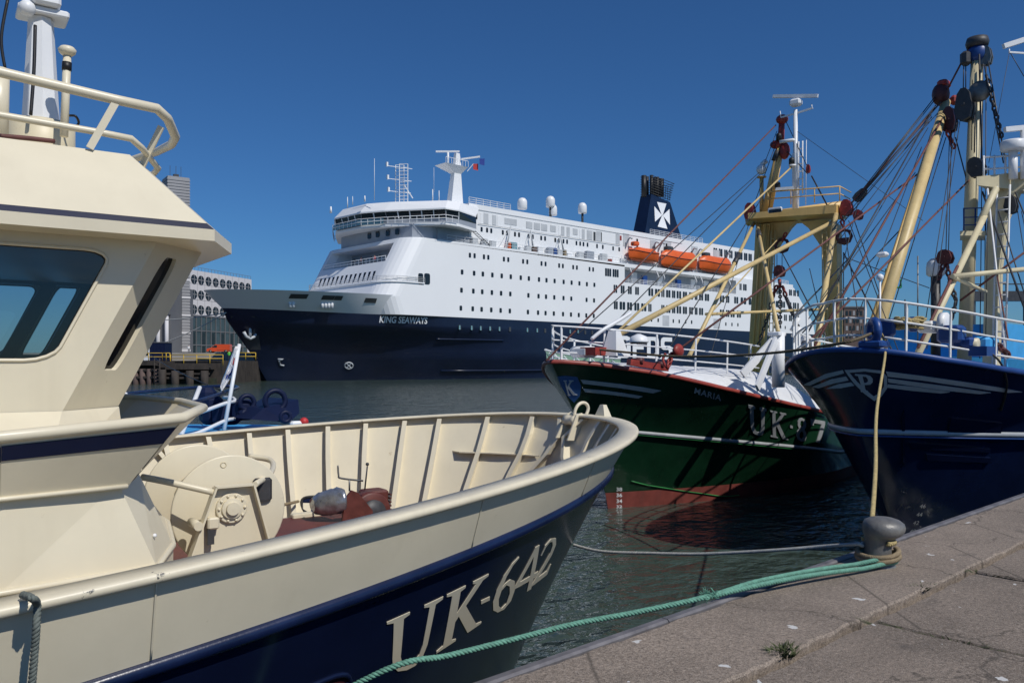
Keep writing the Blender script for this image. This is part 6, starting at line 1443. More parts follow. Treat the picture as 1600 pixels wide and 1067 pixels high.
for k, tx in enumerate(('46', '44', '42', '40')):
    x, y = 1437 - k * 5.2, 787 + k * 13; mark_font(HBm, FB, 1, tx, ((x + 1, y), (x + 10, y), (x - 1, y + 6), (x + 8, y + 6)), .0, 2., M['grey_mark'], 'draught_mark', .01, .0)
# trawl-door chafing plates on the bow
for pl, nm in (([(1408, 650), (1412, 640), (1414, 725), (1410, 722)], 'chafing_bar'), ([(1418, 690), (1424, 700), (1546, 706), (1546, 700)], 'chafing_rail'), ([(1446, 708), (1546, 714), (1546, 722), (1448, 718)], 'chafing_plate'), ([(1485, 652), (1565, 660), (1560, 690), (1478, 684)], 'chafing_plate')):
    mark_poly(HBm, FB, 1, pl, 1.0, 3., M['navy'], nm, .03, 14)
bow_rail(HBm, FB, .86, .2, .62, (1, .62, .28), (.06, .14, .21, .28, .35, .42, .5, .58), M['white_rust'], .024, .04)
# deck fittings
c_ = hb_(1364, 543, -.16); rg = MB(); rg.tube([(c_[0] + .7 * .165 * math.cos(t), c_[1] + .7 * .165 * math.cos(t), c_[2] + .25 + .165 * math.sin(t)) for t in [2 * math.pi * k / 24 for k in range(24)]], .07, 10, closed=True); rg.cbox((c_[0], c_[1], c_[2] + .02), (.4, .4, .12), .03); rg.build('bow_fairlead', M['blue_deck'], FB)
c2 = hb_(1385, 544, -.5); MB().cbox((c2[0], c2[1], c2[2] + .16), (.12, .3, .3), .04).build('fairlead_stay', M['blue_deck'], FB)
g8 = random.Random(8); cl = MB(); c3_ = hb_(1430, 552, -.7)
pts = []
for k in range(150):
    a = k * .42; pts.append((c3_[0] + (.30 + g8.uniform(-.05, .05)) * math.cos(a) - .1 * math.sin(a * .13), c3_[1] + (.2 + g8.uniform(-.05, .05)) * math.sin(a), c3_[2] + .06 + .17 * (k / 150) + g8.uniform(-.02, .02)))
o = rope_mesh(smooth_path(pts, 3), .022, .09, 3, 5).build('rope_coil', M['rope_yellow']); o.matrix_world = FB.root.matrix_basis.copy(); tag(o, 'heap of coiled yellow rope on the dark blue boat foredeck', 'rope', 'ropes')
for px, py, sz, mt, nm in ((1480, 553, (.5, .3, .2), 'white_rust', 'deck_hatch'), (1505, 540, (.3, .4, .3), 'blue_deck', 'winch_drum'), (1530, 560, (.5, .35, .2), 'blue_deck', 'deck_winch'), (1560, 570, (.55, .3, .22), 'cyan', 'deck_locker'), (1445, 548, (.16, .2, .26), 'blue_deck', 'post'), (1418, 520, (.5, .5, .14), 'blue_deck', 'winch_cover')):
    p = hb_(px, min(py + 14, 576), -.45 if px > 1500 else -.8); MB().cbox((p[0], p[1], p[2] + sz[2] / 2 + .02), sz, .05).build(nm, M[mt], FB)
p = hb_(1497, 560, -.6); MB().lathe([(.05, -.05), (.2, -.05), (.2, .05), (.05, .05)], (p[0], p[1], p[2] + .24), 'y', 20).build('winch_flange', M['white'], FB)
p = hb_(1532, 566, -.3); MB().lathe([(.03, -.1), (.1, -.1), (.1, .1), (.03, .1)], (p[0], p[1], p[2] + .14), 'y', 16).build('winch_end', M['cream_rust'], FB)
hs = MB(); hs.tube(smooth_path([hb_(1500, 566, -.35), tuple(V(hb_(1540, 560, -.3)) + Vector((0, 0, .12))), tuple(V(hb_(1562, 574, -.05)) + Vector((0, 0, .1))), hb_(1571, 590, .03), hb_(1570, 612, .03), hb_(1563, 640, .02)]), .018, 6); hs.build('hose', M['black'], FB)
MB().box([q - s_ for q, s_ in zip(hb_(1548, 571, -.25), (.28, .14, 0))], [q + s_ for q, s_ in zip(hb_(1548, 571, -.25), (.28, .14, .16))]).build('fairlead_box', M['blue_deck'], FB)
# tall yellow boom, cream mast, cream gantry
def Bq(px, py, d): return FB.D(px, py, d)
BM = MB().bar(Bq(1352, 575, 21), Bq(1478, 160, 27), .195, .145, n=16).build('derrick_boom', M['mast_pale'], FB)
hdm = MB(); hdm.ball(Bq(1470, 148, 27), .34, 12, 8, (.8, .8, 1.1)); hdm.build('boom_head', M['dark_red'], BM)
hh = MB(); hh.cbox(Bq(1475, 132, 27), (.5, .3, .22), .06); hh.cbox(Bq(1491, 157, 27), (.3, .25, .3), .08); hh.build('head_fitting', M['red'], BM)
MB().bar(lerp(Bq(1343, 560, 21), Bq(1469, 170, 27), .05), lerp(Bq(1343, 560, 21), Bq(1469, 170, 27), .9), .05, n=6).build('boom_wire_guide', M['mast'], BM)
CM = MB().bar(Bq(1506, 575, 26), Bq(1527, 92, 26), .21, .185, n=18).build('mast', M['mast_cream'], FB)
mh = MB(); mh.lathe([(.22, 0), (.3, .1), (.3, .35), (.22, .5)], Bq(1528, 97, 26), 'z', 16); mh.build('mast_collar', M['blue_deck'], CM)
mt_ = MB(); mt_.lathe([(.3, 0), (.34, .15), (.3, .3)], Bq(1527, 75, 26), 'z', 14); mt_.cbox(Bq(1509, 92, 26), (.3, .3, .45), .08); mt_.build('mast_head', M['dark_steel'], CM)
block(Bq(1541, 88, 25.8), .34, .6, .25, 'steel', 'mast_block', CM); block(Bq(1508, 165, 25.8), .5, 1.0, .4, 'dark_steel', 'mast_block', CM)
block(Bq(1526, 262, 25.5), .5, .62, .3, 'dark_steel', 'tackle_block', FB, .3); block(Bq(1484, 188, 26.5), .42, .8, .35, 'dark_red', 'tackle_block', FB)
MB().lathe([(.05, -.05), (.32, -.05), (.32, .05), (.05, .05)], Bq(1531, 143, 25.6), 'x', 18).build('mast_sheave', M['steel'], CM)
# gantry leg curving out to the right
def ring4(c, wx, wy): return [(c[0] - wx, c[1] - wy, c[2]), (c[0] + wx, c[1] - wy, c[2]), (c[0] + wx, c[1] + wy, c[2]), (c[0] - wx, c[1] + wy, c[2])]
gl_ = MB(); gl_.loft([ring4((Bq(1548, 575, 25)[0], Bq(1548, 575, 25)[1], 2.6), .2, .19), ring4(Bq(1553, 420, 25), .2, .19), ring4(Bq(1560, 345, 25), .22, .24), ring4(Bq(1570, 305, 25), .26, .36), ring4(Bq(1582, 285, 25), .3, .6)]); GL_ = gl_.build('gantry_leg', M['mast_cream'], FB)
top_ = MB(); a, b = Bq(1535, 288, 25), Bq(1660, 282, 25); top_.loft([[(a[0] - .5, a[1], a[2] - .1), (a[0] + .5, a[1], a[2] - .1), (a[0] + .5, a[1], a[2] + .15), (a[0] - .5, a[1], a[2] + .15)], [(b[0] - .5, b[1], b[2] - .5), (b[0] + .5, b[1], b[2] - .5), (b[0] + .5, b[1], b[2] + .3), (b[0] - .5, b[1], b[2] + .3)]]); top_.build('gantry_platform', M['mast_cream'], FB)
leg2 = MB(); leg2.loft([ring4((Bq(1700, 500, 25)[0], Bq(1700, 500, 25)[1], 2.6), .3, .34), ring4(Bq(1690, 300, 25), .36, .5)]); leg2.build('gantry_leg', M['mast_cream'], FB)
ld = MB(); a, b = Bq(1560, 575, 24.5), Bq(1568, 290, 24.5); rod_ladder(ld, a, b, (0, 1, 0), .34, .03, .34); ld.build('leg_ladder', M['white_rust'], FB)
pr = MB(); a, b = Bq(1537, 283, 24.7), Bq(1650, 276, 24.7)
for z_ in (.35, .7): pr.bar((a[0], a[1], a[2] + z_), (b[0], b[1], b[2] + z_), .03, n=6)
for f in (0, .15, .3, .45, .6, 1): q_ = lerp(a, b, f); pr.bar(q_, (q_[0], q_[1], q_[2] + .75), .028, n=6)
pr.build('platform_rail', M['white'], FB)
rdm = MB(); rdm.lathe([(.3, 0), (.34, .05), (.34, .25), (.3, .3), (.05, .32)], Bq(1583, 236, 24.5), 'z', 20); rdm.bar(Bq(1583, 236, 24.5), Bq(1583, 280, 24.5), .12, n=8); rdm.build('radar_dome', M['white'], FB)
sc2 = MB(); sc2.beam(Bq(1570, 203, 24.5), Bq(1640, 196, 24.5), .14, .14); sc2.bar(Bq(1600, 200, 24.5), Bq(1600, 280, 24.5), .1, n=8); sc2.build('radar_scanner', M['white'], FB)
sc3 = MB(); sc3.beam(Bq(1568, 73, 24.5), Bq(1640, 50, 24.5), .12, .14); sc3.bar(Bq(1606, 62, 24.5), Bq(1606, 280, 24.5), .08, n=8); sc3.beam(Bq(1577, 82, 24.5), Bq(1606, 84, 24.5), .04, .05); sc3.bar(Bq(1577, 84, 24.5), Bq(1577, 77, 24.5), .02, n=5); sc3.build('radar_mast', M['white'], FB)
block(Bq(1580, 320, 24.6), .34, .55, .3, 'dark_steel', 'tackle_block', FB)
ws = MB().bar(Bq(1431, 560, 20.5), Bq(1538, 338, 24), .09, .09, n=12).build('gantry_stay', M['mast_cream'], FB)
MB().bar(lerp(Bq(1428, 556, 20.3), Bq(1535, 336, 23.8), .05), lerp(Bq(1428, 556, 20.3), Bq(1535, 336, 23.8), .6), .04, n=6).build('stay_wire', M['wire_red'], ws)
MB().tube(smooth_path([Bq(1530, 350, 24), Bq(1545, 318, 24), Bq(1556, 296, 24.4)]), .1, 8).build('stay_bracket', M['mast_cream'], FB)
for p, q_, r_ in ((Bq(1488, 432, 22), Bq(1640, 417, 24), .068), (Bq(1492, 434, 22), Bq(1540, 456, 24), .055)): MB().bar(p, q_, r_, n=10).build('cross_tube', M['mast_cream'], FB)
sh_ = MB(); sh_.prism([(Bq(1500, 372, 26)[0], Bq(1500, 372, 26)[1]), (Bq(1540, 372, 26)[0], Bq(1540, 372, 26)[1]), (Bq(1540, 372, 25)[0], Bq(1540, 372, 25)[1]), (Bq(1500, 372, 25)[0], Bq(1500, 372, 25)[1])], Bq(1520, 372, 25.5)[2], Bq(1520, 365, 25.5)[2]); sh_.build('mast_shelf', M['mast_cream'], FB)
mr = MB()
for py in (326, 340, 352): mr.beam(Bq(1505, py, 25.4), Bq(1540, py - 1, 25.4), .03, .03)
for px in (1506, 1524, 1540): mr.bar(Bq(px, 368, 25.4), Bq(px, 326, 25.4), .025, n=5)
mr.build('shelf_rail', M['blue_deck'], FB)
dmb = MB(); dmb.lathe([(.2, -.28), (.27, -.22), (.28, 0), (.25, .16), (.15, .27), (.02, .3)], Bq(1462, 418, 26), 'z', 18); DM = dmb.build('satellite_dome', M['white'], FB)
MB().bar(Bq(1462, 430, 26), Bq(1462, 560, 26), .14, n=8).build('dome_post', M['dark_steel'], DM)
block(Bq(1477, 402, 24), .42, .42, .3, 'dark_red', 'hook_block', FB)
for a, b in (((1474, 413), (1466, 436)), ((1480, 413), (1484, 440)), ((1484, 440), (1494, 470)), ((1494, 470), (1487, 500))): chain_mesh(Bq(*a, 24), Bq(*b, 24), .2, .034).build('hook_chain', M['dark_red'] if a[1] < 430 else M['dark_steel'], FB)
for p, q_, r_, mt in ((Bq(1470, 140, 27), Bq(1345, 300, 26), .016, 'wire'), (Bq(1468, 142, 27), Bq(1346, 303, 26), .016, 'wire'), (Bq(1455, 180, 26.6), Bq(1347, 304, 26), .014, 'wire'), (Bq(1462, 165, 26.6), Bq(1342, 309, 26), .018, 'wire'), (Bq(1456, 183, 26.6), Bq(1320, 345, 26), .016, 'wire'), (Bq(1460, 168, 26.8), Bq(1262, 520, 20), .02, 'wire'),
                  (Bq(1516, 72, 26), Bq(1470, 160, 27), .03, 'wire_red'), (Bq(1470, 160, 26.8), Bq(1330, 318, 26), .026, 'wire_red'), (Bq(1480, 172, 26.7), Bq(1270, 545, 19.5), .03, 'wire_red'), (Bq(1506, 95, 26), Bq(1505, 145, 26), .016, 'wire'), (Bq(1509, 95, 26), Bq(1509, 145, 26), .016, 'wire'),
                  (Bq(1530, 85, 25.6), Bq(1534, 250, 25.6), .026, 'wire'), (Bq(1541, 95, 25.7), Bq(1538, 560, 25.7), .014, 'wire'), (Bq(1536, 100, 25.7), Bq(1531, 560, 25.7), .014, 'wire'), (Bq(1523, 180, 25.4), Bq(1522, 240, 25.4), .012, 'wire'), (Bq(1538, 102, 25.5), Bq(1568, 255, 24.8), .02, 'wire'), (Bq(1544, 96, 25.5), Bq(1572, 260, 24.8), .02, 'wire'),
                  (Bq(1484, 200, 26.5), Bq(1478, 392, 24), .014, 'wire'), (Bq(1487, 200, 26.5), Bq(1482, 392, 24), .014, 'wire'), (Bq(1480, 190, 26.5), Bq(1392, 470, 24), .012, 'wire'), (Bq(1478, 215, 26.5), Bq(1386, 510, 24), .014, 'wire'), (Bq(1493, 215, 26.4), Bq(1510, 280, 26), .02, 'wire'),
                  (Bq(1318, 395, 24), Bq(1400, 560, 20), .02, 'wire'), (Bq(1335, 345, 24), Bq(1378, 470, 22), .014, 'wire'), (Bq(1320, 402, 24), Bq(1452, 450, 24), .012, 'wire'), (Bq(1535, 300, 25), Bq(1600, 480, 22), .028, 'wire'), (Bq(1560, 330, 24.4), Bq(1620, 520, 23), .018, 'wire'), (Bq(1586, 300, 24.5), Bq(1640, 430, 24), .02, 'wire'),
                  (Bq(1543, 295, 24.4), Bq(1572, 560, 22), .026, 'white'), (Bq(1620, 380, 23), Bq(1500, 470, 24), .03, 'wire_red'), (Bq(1558, 430, 23), Bq(1575, 530, 20), .022, 'wire_red'), (Bq(1577, 84, 24.5), Bq(1545, 255, 24.7), .008, 'wire'), (Bq(1600, 120, 24.5), Bq(1578, 82, 24.5), .012, 'wire')):
    line('rigging_wire', p, q_, r_, M[mt], FB)
for (x0, y0, d0), (x1, y1, d1), r_ in (((1469, 145, 27), (1352, 296, 26), .01), ((1466, 150, 27), (1338, 312, 26), .01), ((1452, 190, 26.5), (1300, 390, 25), .012), ((1450, 200, 26.5), (1290, 470, 23), .012), ((1440, 230, 26), (1330, 520, 21), .012), ((1498, 170, 26), (1440, 540, 22), .012), ((1502, 175, 26), (1448, 545, 22), .012), ((1520, 100, 26), (1518, 235, 25.6), .012), ((1525, 100, 26), (1523, 238, 25.6), .012), ((1545, 260, 25.2), (1540, 540, 24), .012), ((1590, 330, 24.5), (1612, 470, 23), .012), ((1596, 330, 24.5), (1626, 470, 23), .012), ((1318, 350, 25.5), (1352, 560, 20), .014), ((1326, 345, 25.5), (1408, 560, 20), .012), ((1345, 300, 27), (1310, 440, 25), .012), ((1476, 165, 26.8), (1300, 360, 25.8), .012), ((1430, 270, 26), (1262, 500, 21), .014)):
    line('rigging_wire', Bq(x0, y0, d0), Bq(x1, y1, d1), r_, M['wire'], FB)
chain_mesh(Bq(1541, 118, 25.5), Bq(1565, 215, 25), .2, .03).build('mast_chain', M['dark_steel'], FB)
chain_mesh(Bq(1480, 205, 26.4), Bq(1491, 232, 26.4), .22, .035).build('red_chain', M['red'], FB)
chain_mesh(hb_(1600, 575, -.4), tuple(V(hb_(1575, 575, -.3)) + Vector((0, 0, .2))), .16, .03).build('anchor_chain', M['dark_red'], FB)
for px, y0, y1, d_, m_ in ((1375, 545, 437, 14.5, 'white'), (1434, 545, 400, 24, 'steel'), (1414, 545, 468, 24, 'dark_steel')): line('whip_aerial', Bq(px, y0, d_), Bq(px, y1, d_), .018, M[m_], FB)
MB().lathe([(.04, 0), (.06, .03), (.06, .08), (.02, .11)], Bq(1375, 438, 14.5), 'z', 10).build('aerial_cap', M['white'], FB)
hrn = MB(); hrn.cbox(Bq(1379, 398, 22.5), (.2, .3, .14), .05); hrn.build('deck_lamp', M['white'], FB)
# ------------------------------------------------------------------ boats and town further along the basin
FC = Frame('moored_boat', *at(1500, 560, 40)[:2], math.pi, 0, 'bright light blue boat half hidden behind the dark blue boat rails', 'boat')
FCq = lambda px, py, d: FC.D(px, py, d)
HC = Hull([(1.5, 3, 8, 1.8, 1.2, lambda a: -1.), (1, 3.2, 8, 1.8, 1.3, lambda a: 0.), (0, 3.6, 7, 2, 1.8, lambda a: 3.9 - .05 * a)], 24, [1, 1.2])
cx0 = FCq(1395, 540, 38)
MBc = HC.weld(HC.skin(0, 2, 50, 8), 'hull', M['cyan'], FC); MBc.location = (cx0[0], 0, 0)
MB().box((cx0[0] - 14, -2.6, 3.4), (cx0[0] - 2.4, 2.6, 5.35)).build('deckhouse', M['cyan'], FC)
for px in (1400, 1425, 1450, 1475): p = FCq(px, 540, 37); MB().box((p[0] - .2, 2.61, 4.2), (p[0] + .2, 2.63, 4.7)).build('deckhouse_window', M['dark_glass'], FC)
gf = MB(); a, b = FCq(1515, 463, 42), FCq(1640, 463, 42); gf.beam(a, b, .4, .5)
for px in (1518, 1605): gf.beam(FCq(px, 463, 42), FCq(px, 560, 42), .3, .3)
for px in range(1540, 1640, 16): gf.bar(FCq(px, 458, 42), FCq(px, 444, 42), .04, n=4)
gf.bar(FCq(1515, 444, 42), FCq(1640, 444, 42), .04, n=4); gf.build('deck_gantry', M['dark_steel'], FC)
gm = MB(); gm.bar(FCq(1386, 545, 42), FCq(1386, 420, 42), .09, n=6); gm.bar(FCq(1386, 450, 42), FCq(1408, 449, 42), .05, n=5); gm.bar(FCq(1408, 449, 42), FCq(1407, 436, 42), .04, n=5); gm.build('green_mast', M['green_line'], FC)
BK = Frame('brick_building', *at(1333, 500, 330)[:2], _th - R(90), 0, 'dark brick apartment block far away between the masts', 'building')
a, b = at(1313, 480, 330), at(1352, 480, 330); Lb = math.dist(a[:2], b[:2]); zt_b = at(1333, 481, 330)[2]
MB().box((-Lb / 2, 0, 0), (Lb / 2, 12, zt_b)).build('wall', M['brick'], BK); MB().box((-Lb / 2 - .3, -.3, zt_b), (Lb / 2 + .3, 12.3, zt_b + .6)).build('roof_edge', M['dark_panel'], BK)
for i in range(7):
    for j in range(4): MB().box((-Lb / 2 + .6 + i * Lb / 7, -.08, zt_b - 3 - j * 3), (-Lb / 2 + .6 + (i + .6) * Lb / 7, .05, zt_b - 1.2 - j * 3)).build('window', M['dark_glass'] if (i + j) % 3 else M['grey_panel'], BK)

# ------------------------------------------------------------------ small workboat outside the cream boat
WBx = Frame('workboat', *at(478, 660, 14.5)[:2], -.143, 0, 'small navy workboat with bright blue deck and white rails beyond the cream boat', 'workboat')
def Wq(px, py, d=14.): return WBx.D(px, py, d)
HW = Hull([(.9, 2.0, 5, 1.8, 1.2, lambda a: -.6), (.6, 2.1, 5, 1.8, 1.3, lambda a: 0.), (0, 2.3, 5, 2, 2.4, lambda a: 2.45 + .01 * a)], 12, [1, 1.2])
HW.weld(HW.skin(0, 2, 40, 8), 'hull', M['navy_line'], WBx)
HW.deck(2, 30, 1, .02).build('deck', M['cyan'], WBx)
def ringer(px, py, d, R_, r_, nm):
    c = Wq(px, py, d); mb = MB(); mb.ring(c, R_, r_, 'y', 20, 8); mb.cbox((c[0], c[1], c[2] - R_ - .05), (R_ * 2.6, .25, R_ * .9), .04); return mb.build(nm, M['navy_line'], WBx)
ringer(430, 626, 13.8, .17, .045, 'bow_ring'); ringer(386, 629, 14, .12, .04, 'bow_ring')
bx_ = MB(); a = [Wq(392, 655, 13.4), Wq(452, 660, 13.4), Wq(468, 645, 13.9), Wq(466, 624, 14.3), Wq(440, 622, 14.4), Wq(412, 638, 13.6)]
bx_.loft([a, [(p[0] - .1, p[1] + .6, p[2]) for p in a]]); bx_.build('bow_bulwark', M['navy_line'], WBx)
for px, py, sx_, sz in ((322, 628, .3, .5), (330, 640, .34, .5), (352, 645, .5, .4), (378, 640, .4, .35)): MB().cbox(Wq(px, py, 14.2), (sx_, .4, sz), .08).build('towing_bitt', M['navy_line'], WBx)
fl_ = Wq(475, 659, 13.6); MB().ball(fl_, .075, 12, 8).build('fender', M['float_red'], WBx); MB().cbox((fl_[0] - .14, fl_[1], fl_[2] - .03), (.2, .12, .1), .03).build('fender_end', M['white'], WBx)
MB().ring(Wq(446, 651, 13.3), .08, .035, 'y', 14, 6).build('fairlead', M['navy_line'], WBx)
nv = MB(); nv.tube(smooth_path([Wq(150, 622, 11), Wq(220, 613, 12.5), Wq(300, 606, 14.5), Wq(355, 603, 15.4), Wq(371, 605, 15.2), Wq(362, 609, 14.2), Wq(320, 623, 13), Wq(285, 632, 12.3)], 6), .03, 8); nv.build('bow_handrail', M['navy_strake'], WBx)
MB().ball(Wq(196, 616.5, 11.9), .035).build('handrail_lamp', M['white'], WBx)
wr = MB()
for y0, y1, y2 in ((645, 630, 625), (676, 657, 652)):
    wr.tube(smooth_path([Wq(283, y0 + 6, 12.2), Wq(310, y0, 12.6), Wq(352, y1, 13.5), Wq(366, y2 + 2, 14), Wq(364, y2 - 3, 14.4), Wq(350, y2 - 4, 14.9)], 5), .03, 8)
wr.bar(Wq(312, 605, 13), Wq(283, 680, 12.2), .035, n=8); wr.build('white_handrail', M['white'], WBx)
ST = MB().bar(Wq(350, 672, 13.4), Wq(374, 538, 13.9), .034, .03, n=10).build('flagstaff', M['white'], WBx)
# the flag hangs from its staff: a thing of its own
fg = Frame('flag', *WBx.wor(Wq(368, 575, 13.8))[:2], -.143, 0, 'limp white flag with red and blue emblem on the workboat staff', 'flag')
def Fq(px, py, d=13.85): return fg.D(px, py, d)
rows_ = []
for i in range(15):
    f = i / 14; y = 541 + f * 72; xr_ = 372.5 - f * 10 if f < .62 else 366 - (f - .62) * 60; xl_ = 368 - 28 * f ** .9 if f < .8 else 343 + (f - .8) * 20
    xr_ = xr_ if f < .58 else min(xr_, 363 - (f - .58) * 40)
    rows_.append([Fq(xl_ + (xr_ - xl_) * k / 8, y + (3 * math.sin(k * .8 + f * 3) if f > .1 else 0), 13.85 + .05 * math.sin(k * 1.7 + f * 5)) for k in range(9)])
fm = MB().add([p for r_ in rows_ for p in r_], [(i * 9 + k, i * 9 + k + 1, (i + 1) * 9 + k + 1, (i + 1) * 9 + k) for i in range(14) for k in range(8)], True).build('flag_cloth', M['flag_white'], fg, fix=False)
md = fm.modifiers.new('thickness', 'SOLIDIFY'); md.thickness = .006
def fpatch(i0, i1, k0, k1, mat, nm):
    pts = [V(rows_[i][k]) for i in range(i0, i1 + 1) for k in range(k0, k1 + 1)]; w_ = k1 - k0 + 1; n_ = Vector(fg.loc(CAM)); pts = [tuple(p + (n_ - p).normalized() * .012) for p in pts]
    MB().add(pts, [(i * w_ + k, i * w_ + k + 1, (i + 1) * w_ + k + 1, (i + 1) * w_ + k) for i in range(i1 - i0) for k in range(w_ - 1)], True).build(nm, M[mat], fm, fix=False)
for i0, i1, k0, k1, m_ in ((4, 5, 3, 6, 'flag_red'), (5, 6, 4, 6, 'flag_red'), (6, 7, 3, 5, 'flag_blue'), (7, 9, 5, 6, 'flag_blue'), (8, 9, 2, 4, 'flag_red'), (9, 10, 3, 6, 'flag_blue')): fpatch(i0, i1, k0, k1, m_, 'flag_emblem')
o = MB().tube(sag(at(350, 612, 13.6), at(205, 507, 110), 1.0), .012, 5).build('mooring_line', M['wire'])

# ------------------------------------------------------------------ the far shore: quay, jetty, buildings
yawR = _th - R(90)                                          # axis along the line of sight's right-hand side
FQ = at(250, 567, 143)
fq = Frame('far_quay', FQ[0], FQ[1], yawR, 0); tag(fq.root, kind='structure')
def fx_(px, d): return fq.D(px, 567, d)[0]
x0_, x1_ = -170, fx_(345, 143)
MB().box((x0_, 0, -3), (x1_, 40, 4.0)).build('lower_quay', M['timber'], fq)
MB().box((x0_, 38, -3), (fx_(420, 166) , 200, 5.8)).build('terrace', M['far_concrete'], fq)
land = MB().box((0, 172, -3), (520, 420, 4.6)).build('far_land', M['far_concrete']); tag(land, kind='structure')
JT = Frame('jetty', FQ[0], FQ[1], yawR, 0, 'dark timber jetty with piles below the far quay', 'jetty')
def jx(px): return JT.D(px, 567, 140)[0]
MB().box((jx(120), -2.2, 3.2), (jx(262), -.1, 3.9)).build('deck', M['timber'], JT)
MB().box((jx(258), -3.0, 2.5), (jx(326), -.1, 2.9)).build('low_deck', M['timber'], JT)
MB().box((jx(246), -2.9, 2.8), (jx(330), -2.5, 3.5)).build('beam', M['timber'], JT)
for px in (178, 188, 198, 209, 220, 231, 242): MB().bar((jx(px), -2.3, -2), (jx(px), -2.3, 2.6), .5, n=8).build('pile', M['brick'], JT)
for px in (254, 274, 297, 320): MB().bar((jx(px), -3.1, -2), (jx(px), -3.1, 2.5 if px < 260 else 2.3), .62, n=8).build('pile', M['timber'], JT)
for z_, px0, px1 in ((1.2, 170, 250), (2.4, 170, 250), (1.1, 250, 326), (1.8, 250, 326)): MB().box((jx(px0), -2.75, z_ - .2), (jx(px1), -2.45, z_ + .15)).build('beam', M['timber'], JT)
MB().box((jx(120), -1.9, -2), (jx(330), -.3, 1.0)).build('backing', M['weedy'], JT)
jl = MB(); rod_ladder(jl, (jx(247), -3.4, -.5), (jx(247), -3.4, 4.4), (1, 0, 0), .9, .1, .6); jl.build('ladder', M['timber'], JT)
RLY = Frame('safety_railing', FQ[0], FQ[1], yawR, 0, 'yellow pipe railing along the far quay edge', 'railing')
for px0, px1, z0_, yy in ((246, 258, 4.0, -.6), (259, 342, 4.0 - .3, -.4), (180, 246, 4.0, -.6), (362, 394, 4.1, 4)):
    ry = MB(); a_, b_ = RLY.D(px0, 567, 141 + yy)[0], RLY.D(px1, 567, 141 + yy)[0]
    for h_ in (.65, 1.3): ry.bar((a_, yy, z0_ + h_), (b_, yy, z0_ + h_), .07 if px0 > 240 else .05, n=5)
    n_ = max(2, int((b_ - a_) / 2.2))
    for k in range(n_ + 1): ry.bar((a_ + (b_ - a_) * k / n_, yy, z0_ - (.6 if 258 < px0 < 300 else 0)), (a_ + (b_ - a_) * k / n_, yy, z0_ + 1.3), .07, n=5)
    ry.build('rail_section', M['yellow'], RLY)

# portable cabin
PC = Frame('site_cabin', *at(233, 563, 150)[:2], yawR, 4.0, 'dark blue portable cabin with white door on the far quay', 'cabin')
hw = 25 * 150 / FOC; MB().box((-hw, 0, 0), (hw, 3, 3.25)).build('body', M['navy_line'], PC)
for k in range(10): MB().box((-hw + .3 + k * hw / 5, -.05, .15), (-hw + .4 + k * hw / 5, 0, 3.1)).build('wall_rib', M['navy_line'], PC)
dr_ = MB().box((-.95, -.1, .05), (.1, -.02, 2.35)).build('door', M['white'], PC); MB().box((-.72, -.13, .9), (-.13, -.1, 2.1)).build('door_window', M['dark_glass'], dr_)
MB().box((-hw - .1, -.1, 3.25), (hw + .1, 3.1, 3.4)).build('roof', M['dark_panel'], PC)
PC2 = Frame('site_cabin', *at(205, 563, 151)[:2], yawR, 4.0, 'low dark site hut left of the blue cabin with a red notice', 'cabin')
MB().box((-2.6, 0, 0), (1.0, 3, 2.8)).build('body', M['dark_panel'], PC2); MB().box((-2.6, -.1, 2.8), (1.1, 3.1, 2.95)).build('roof', M['dark_steel'], PC2); MB().box((-2.4, -.06, 1.2), (-.8, -.01, 2.2)).build('notice', M['flag_red'], PC2)
# orange van
VN = Frame('delivery_van', *at(343, 550, 185)[:2], yawR + R(4), 5.8, 'orange delivery van parked before the white building', 'van')
prof = [(-2.55, .35), (-2.55, .75), (-2.45, .98), (-1.55, 1.18), (-.85, 1.8), (-.6, 1.93), (2.4, 1.93), (2.5, 1.75), (2.5, .35)]
MB().loft([[(x, -.95, z) for x, z in prof], [(x, .95, z) for x, z in prof]]).build('body', M['van'], VN)
for pl in ([(-1.42, 1.2), (-.85, 1.7), (-.3, 1.72), (-.3, 1.2)],): MB().poly([(x, -.96, z) for x, z in pl]).build('side_window', M['dark_glass'], VN)
MB().poly([(-1.53, -.85, 1.22), (-.88, -.8, 1.79), (-.88, .8, 1.79), (-1.53, .85, 1.22)]).build('windscreen', M['dark_glass'], VN)
for x in (-1.75, 1.6):
    wh = MB().lathe([(.1, -.11), (.34, -.11), (.36, 0), (.34, .11), (.1, .11)], (x, -.88, .36), 'y', 18).build('wheel', M['black'], VN); MB().lathe([(.02, -.12), (.2, -.12), (.2, -.1)], (x, -.88, .36), 'y', 14).build('rim', M['steel'], wh)
    MB().lathe([(.1, -.11), (.34, -.11), (.36, 0), (.34, .11), (.1, .11)], (x, .88, .36), 'y', 18).build('wheel', M['black'], VN)
MB().cbox((-2.5, -.6, .82), (.12, .3, .2), .03).build('headlight', M['white'], VN); MB().box((-2.62, -.9, .35), (-2.5, .9, .6)).build('bumper', M['black'], VN)
MB().box((-.3, -.965, .6), (2.4, -.955, .66)).build('side_moulding', M['black'], VN)
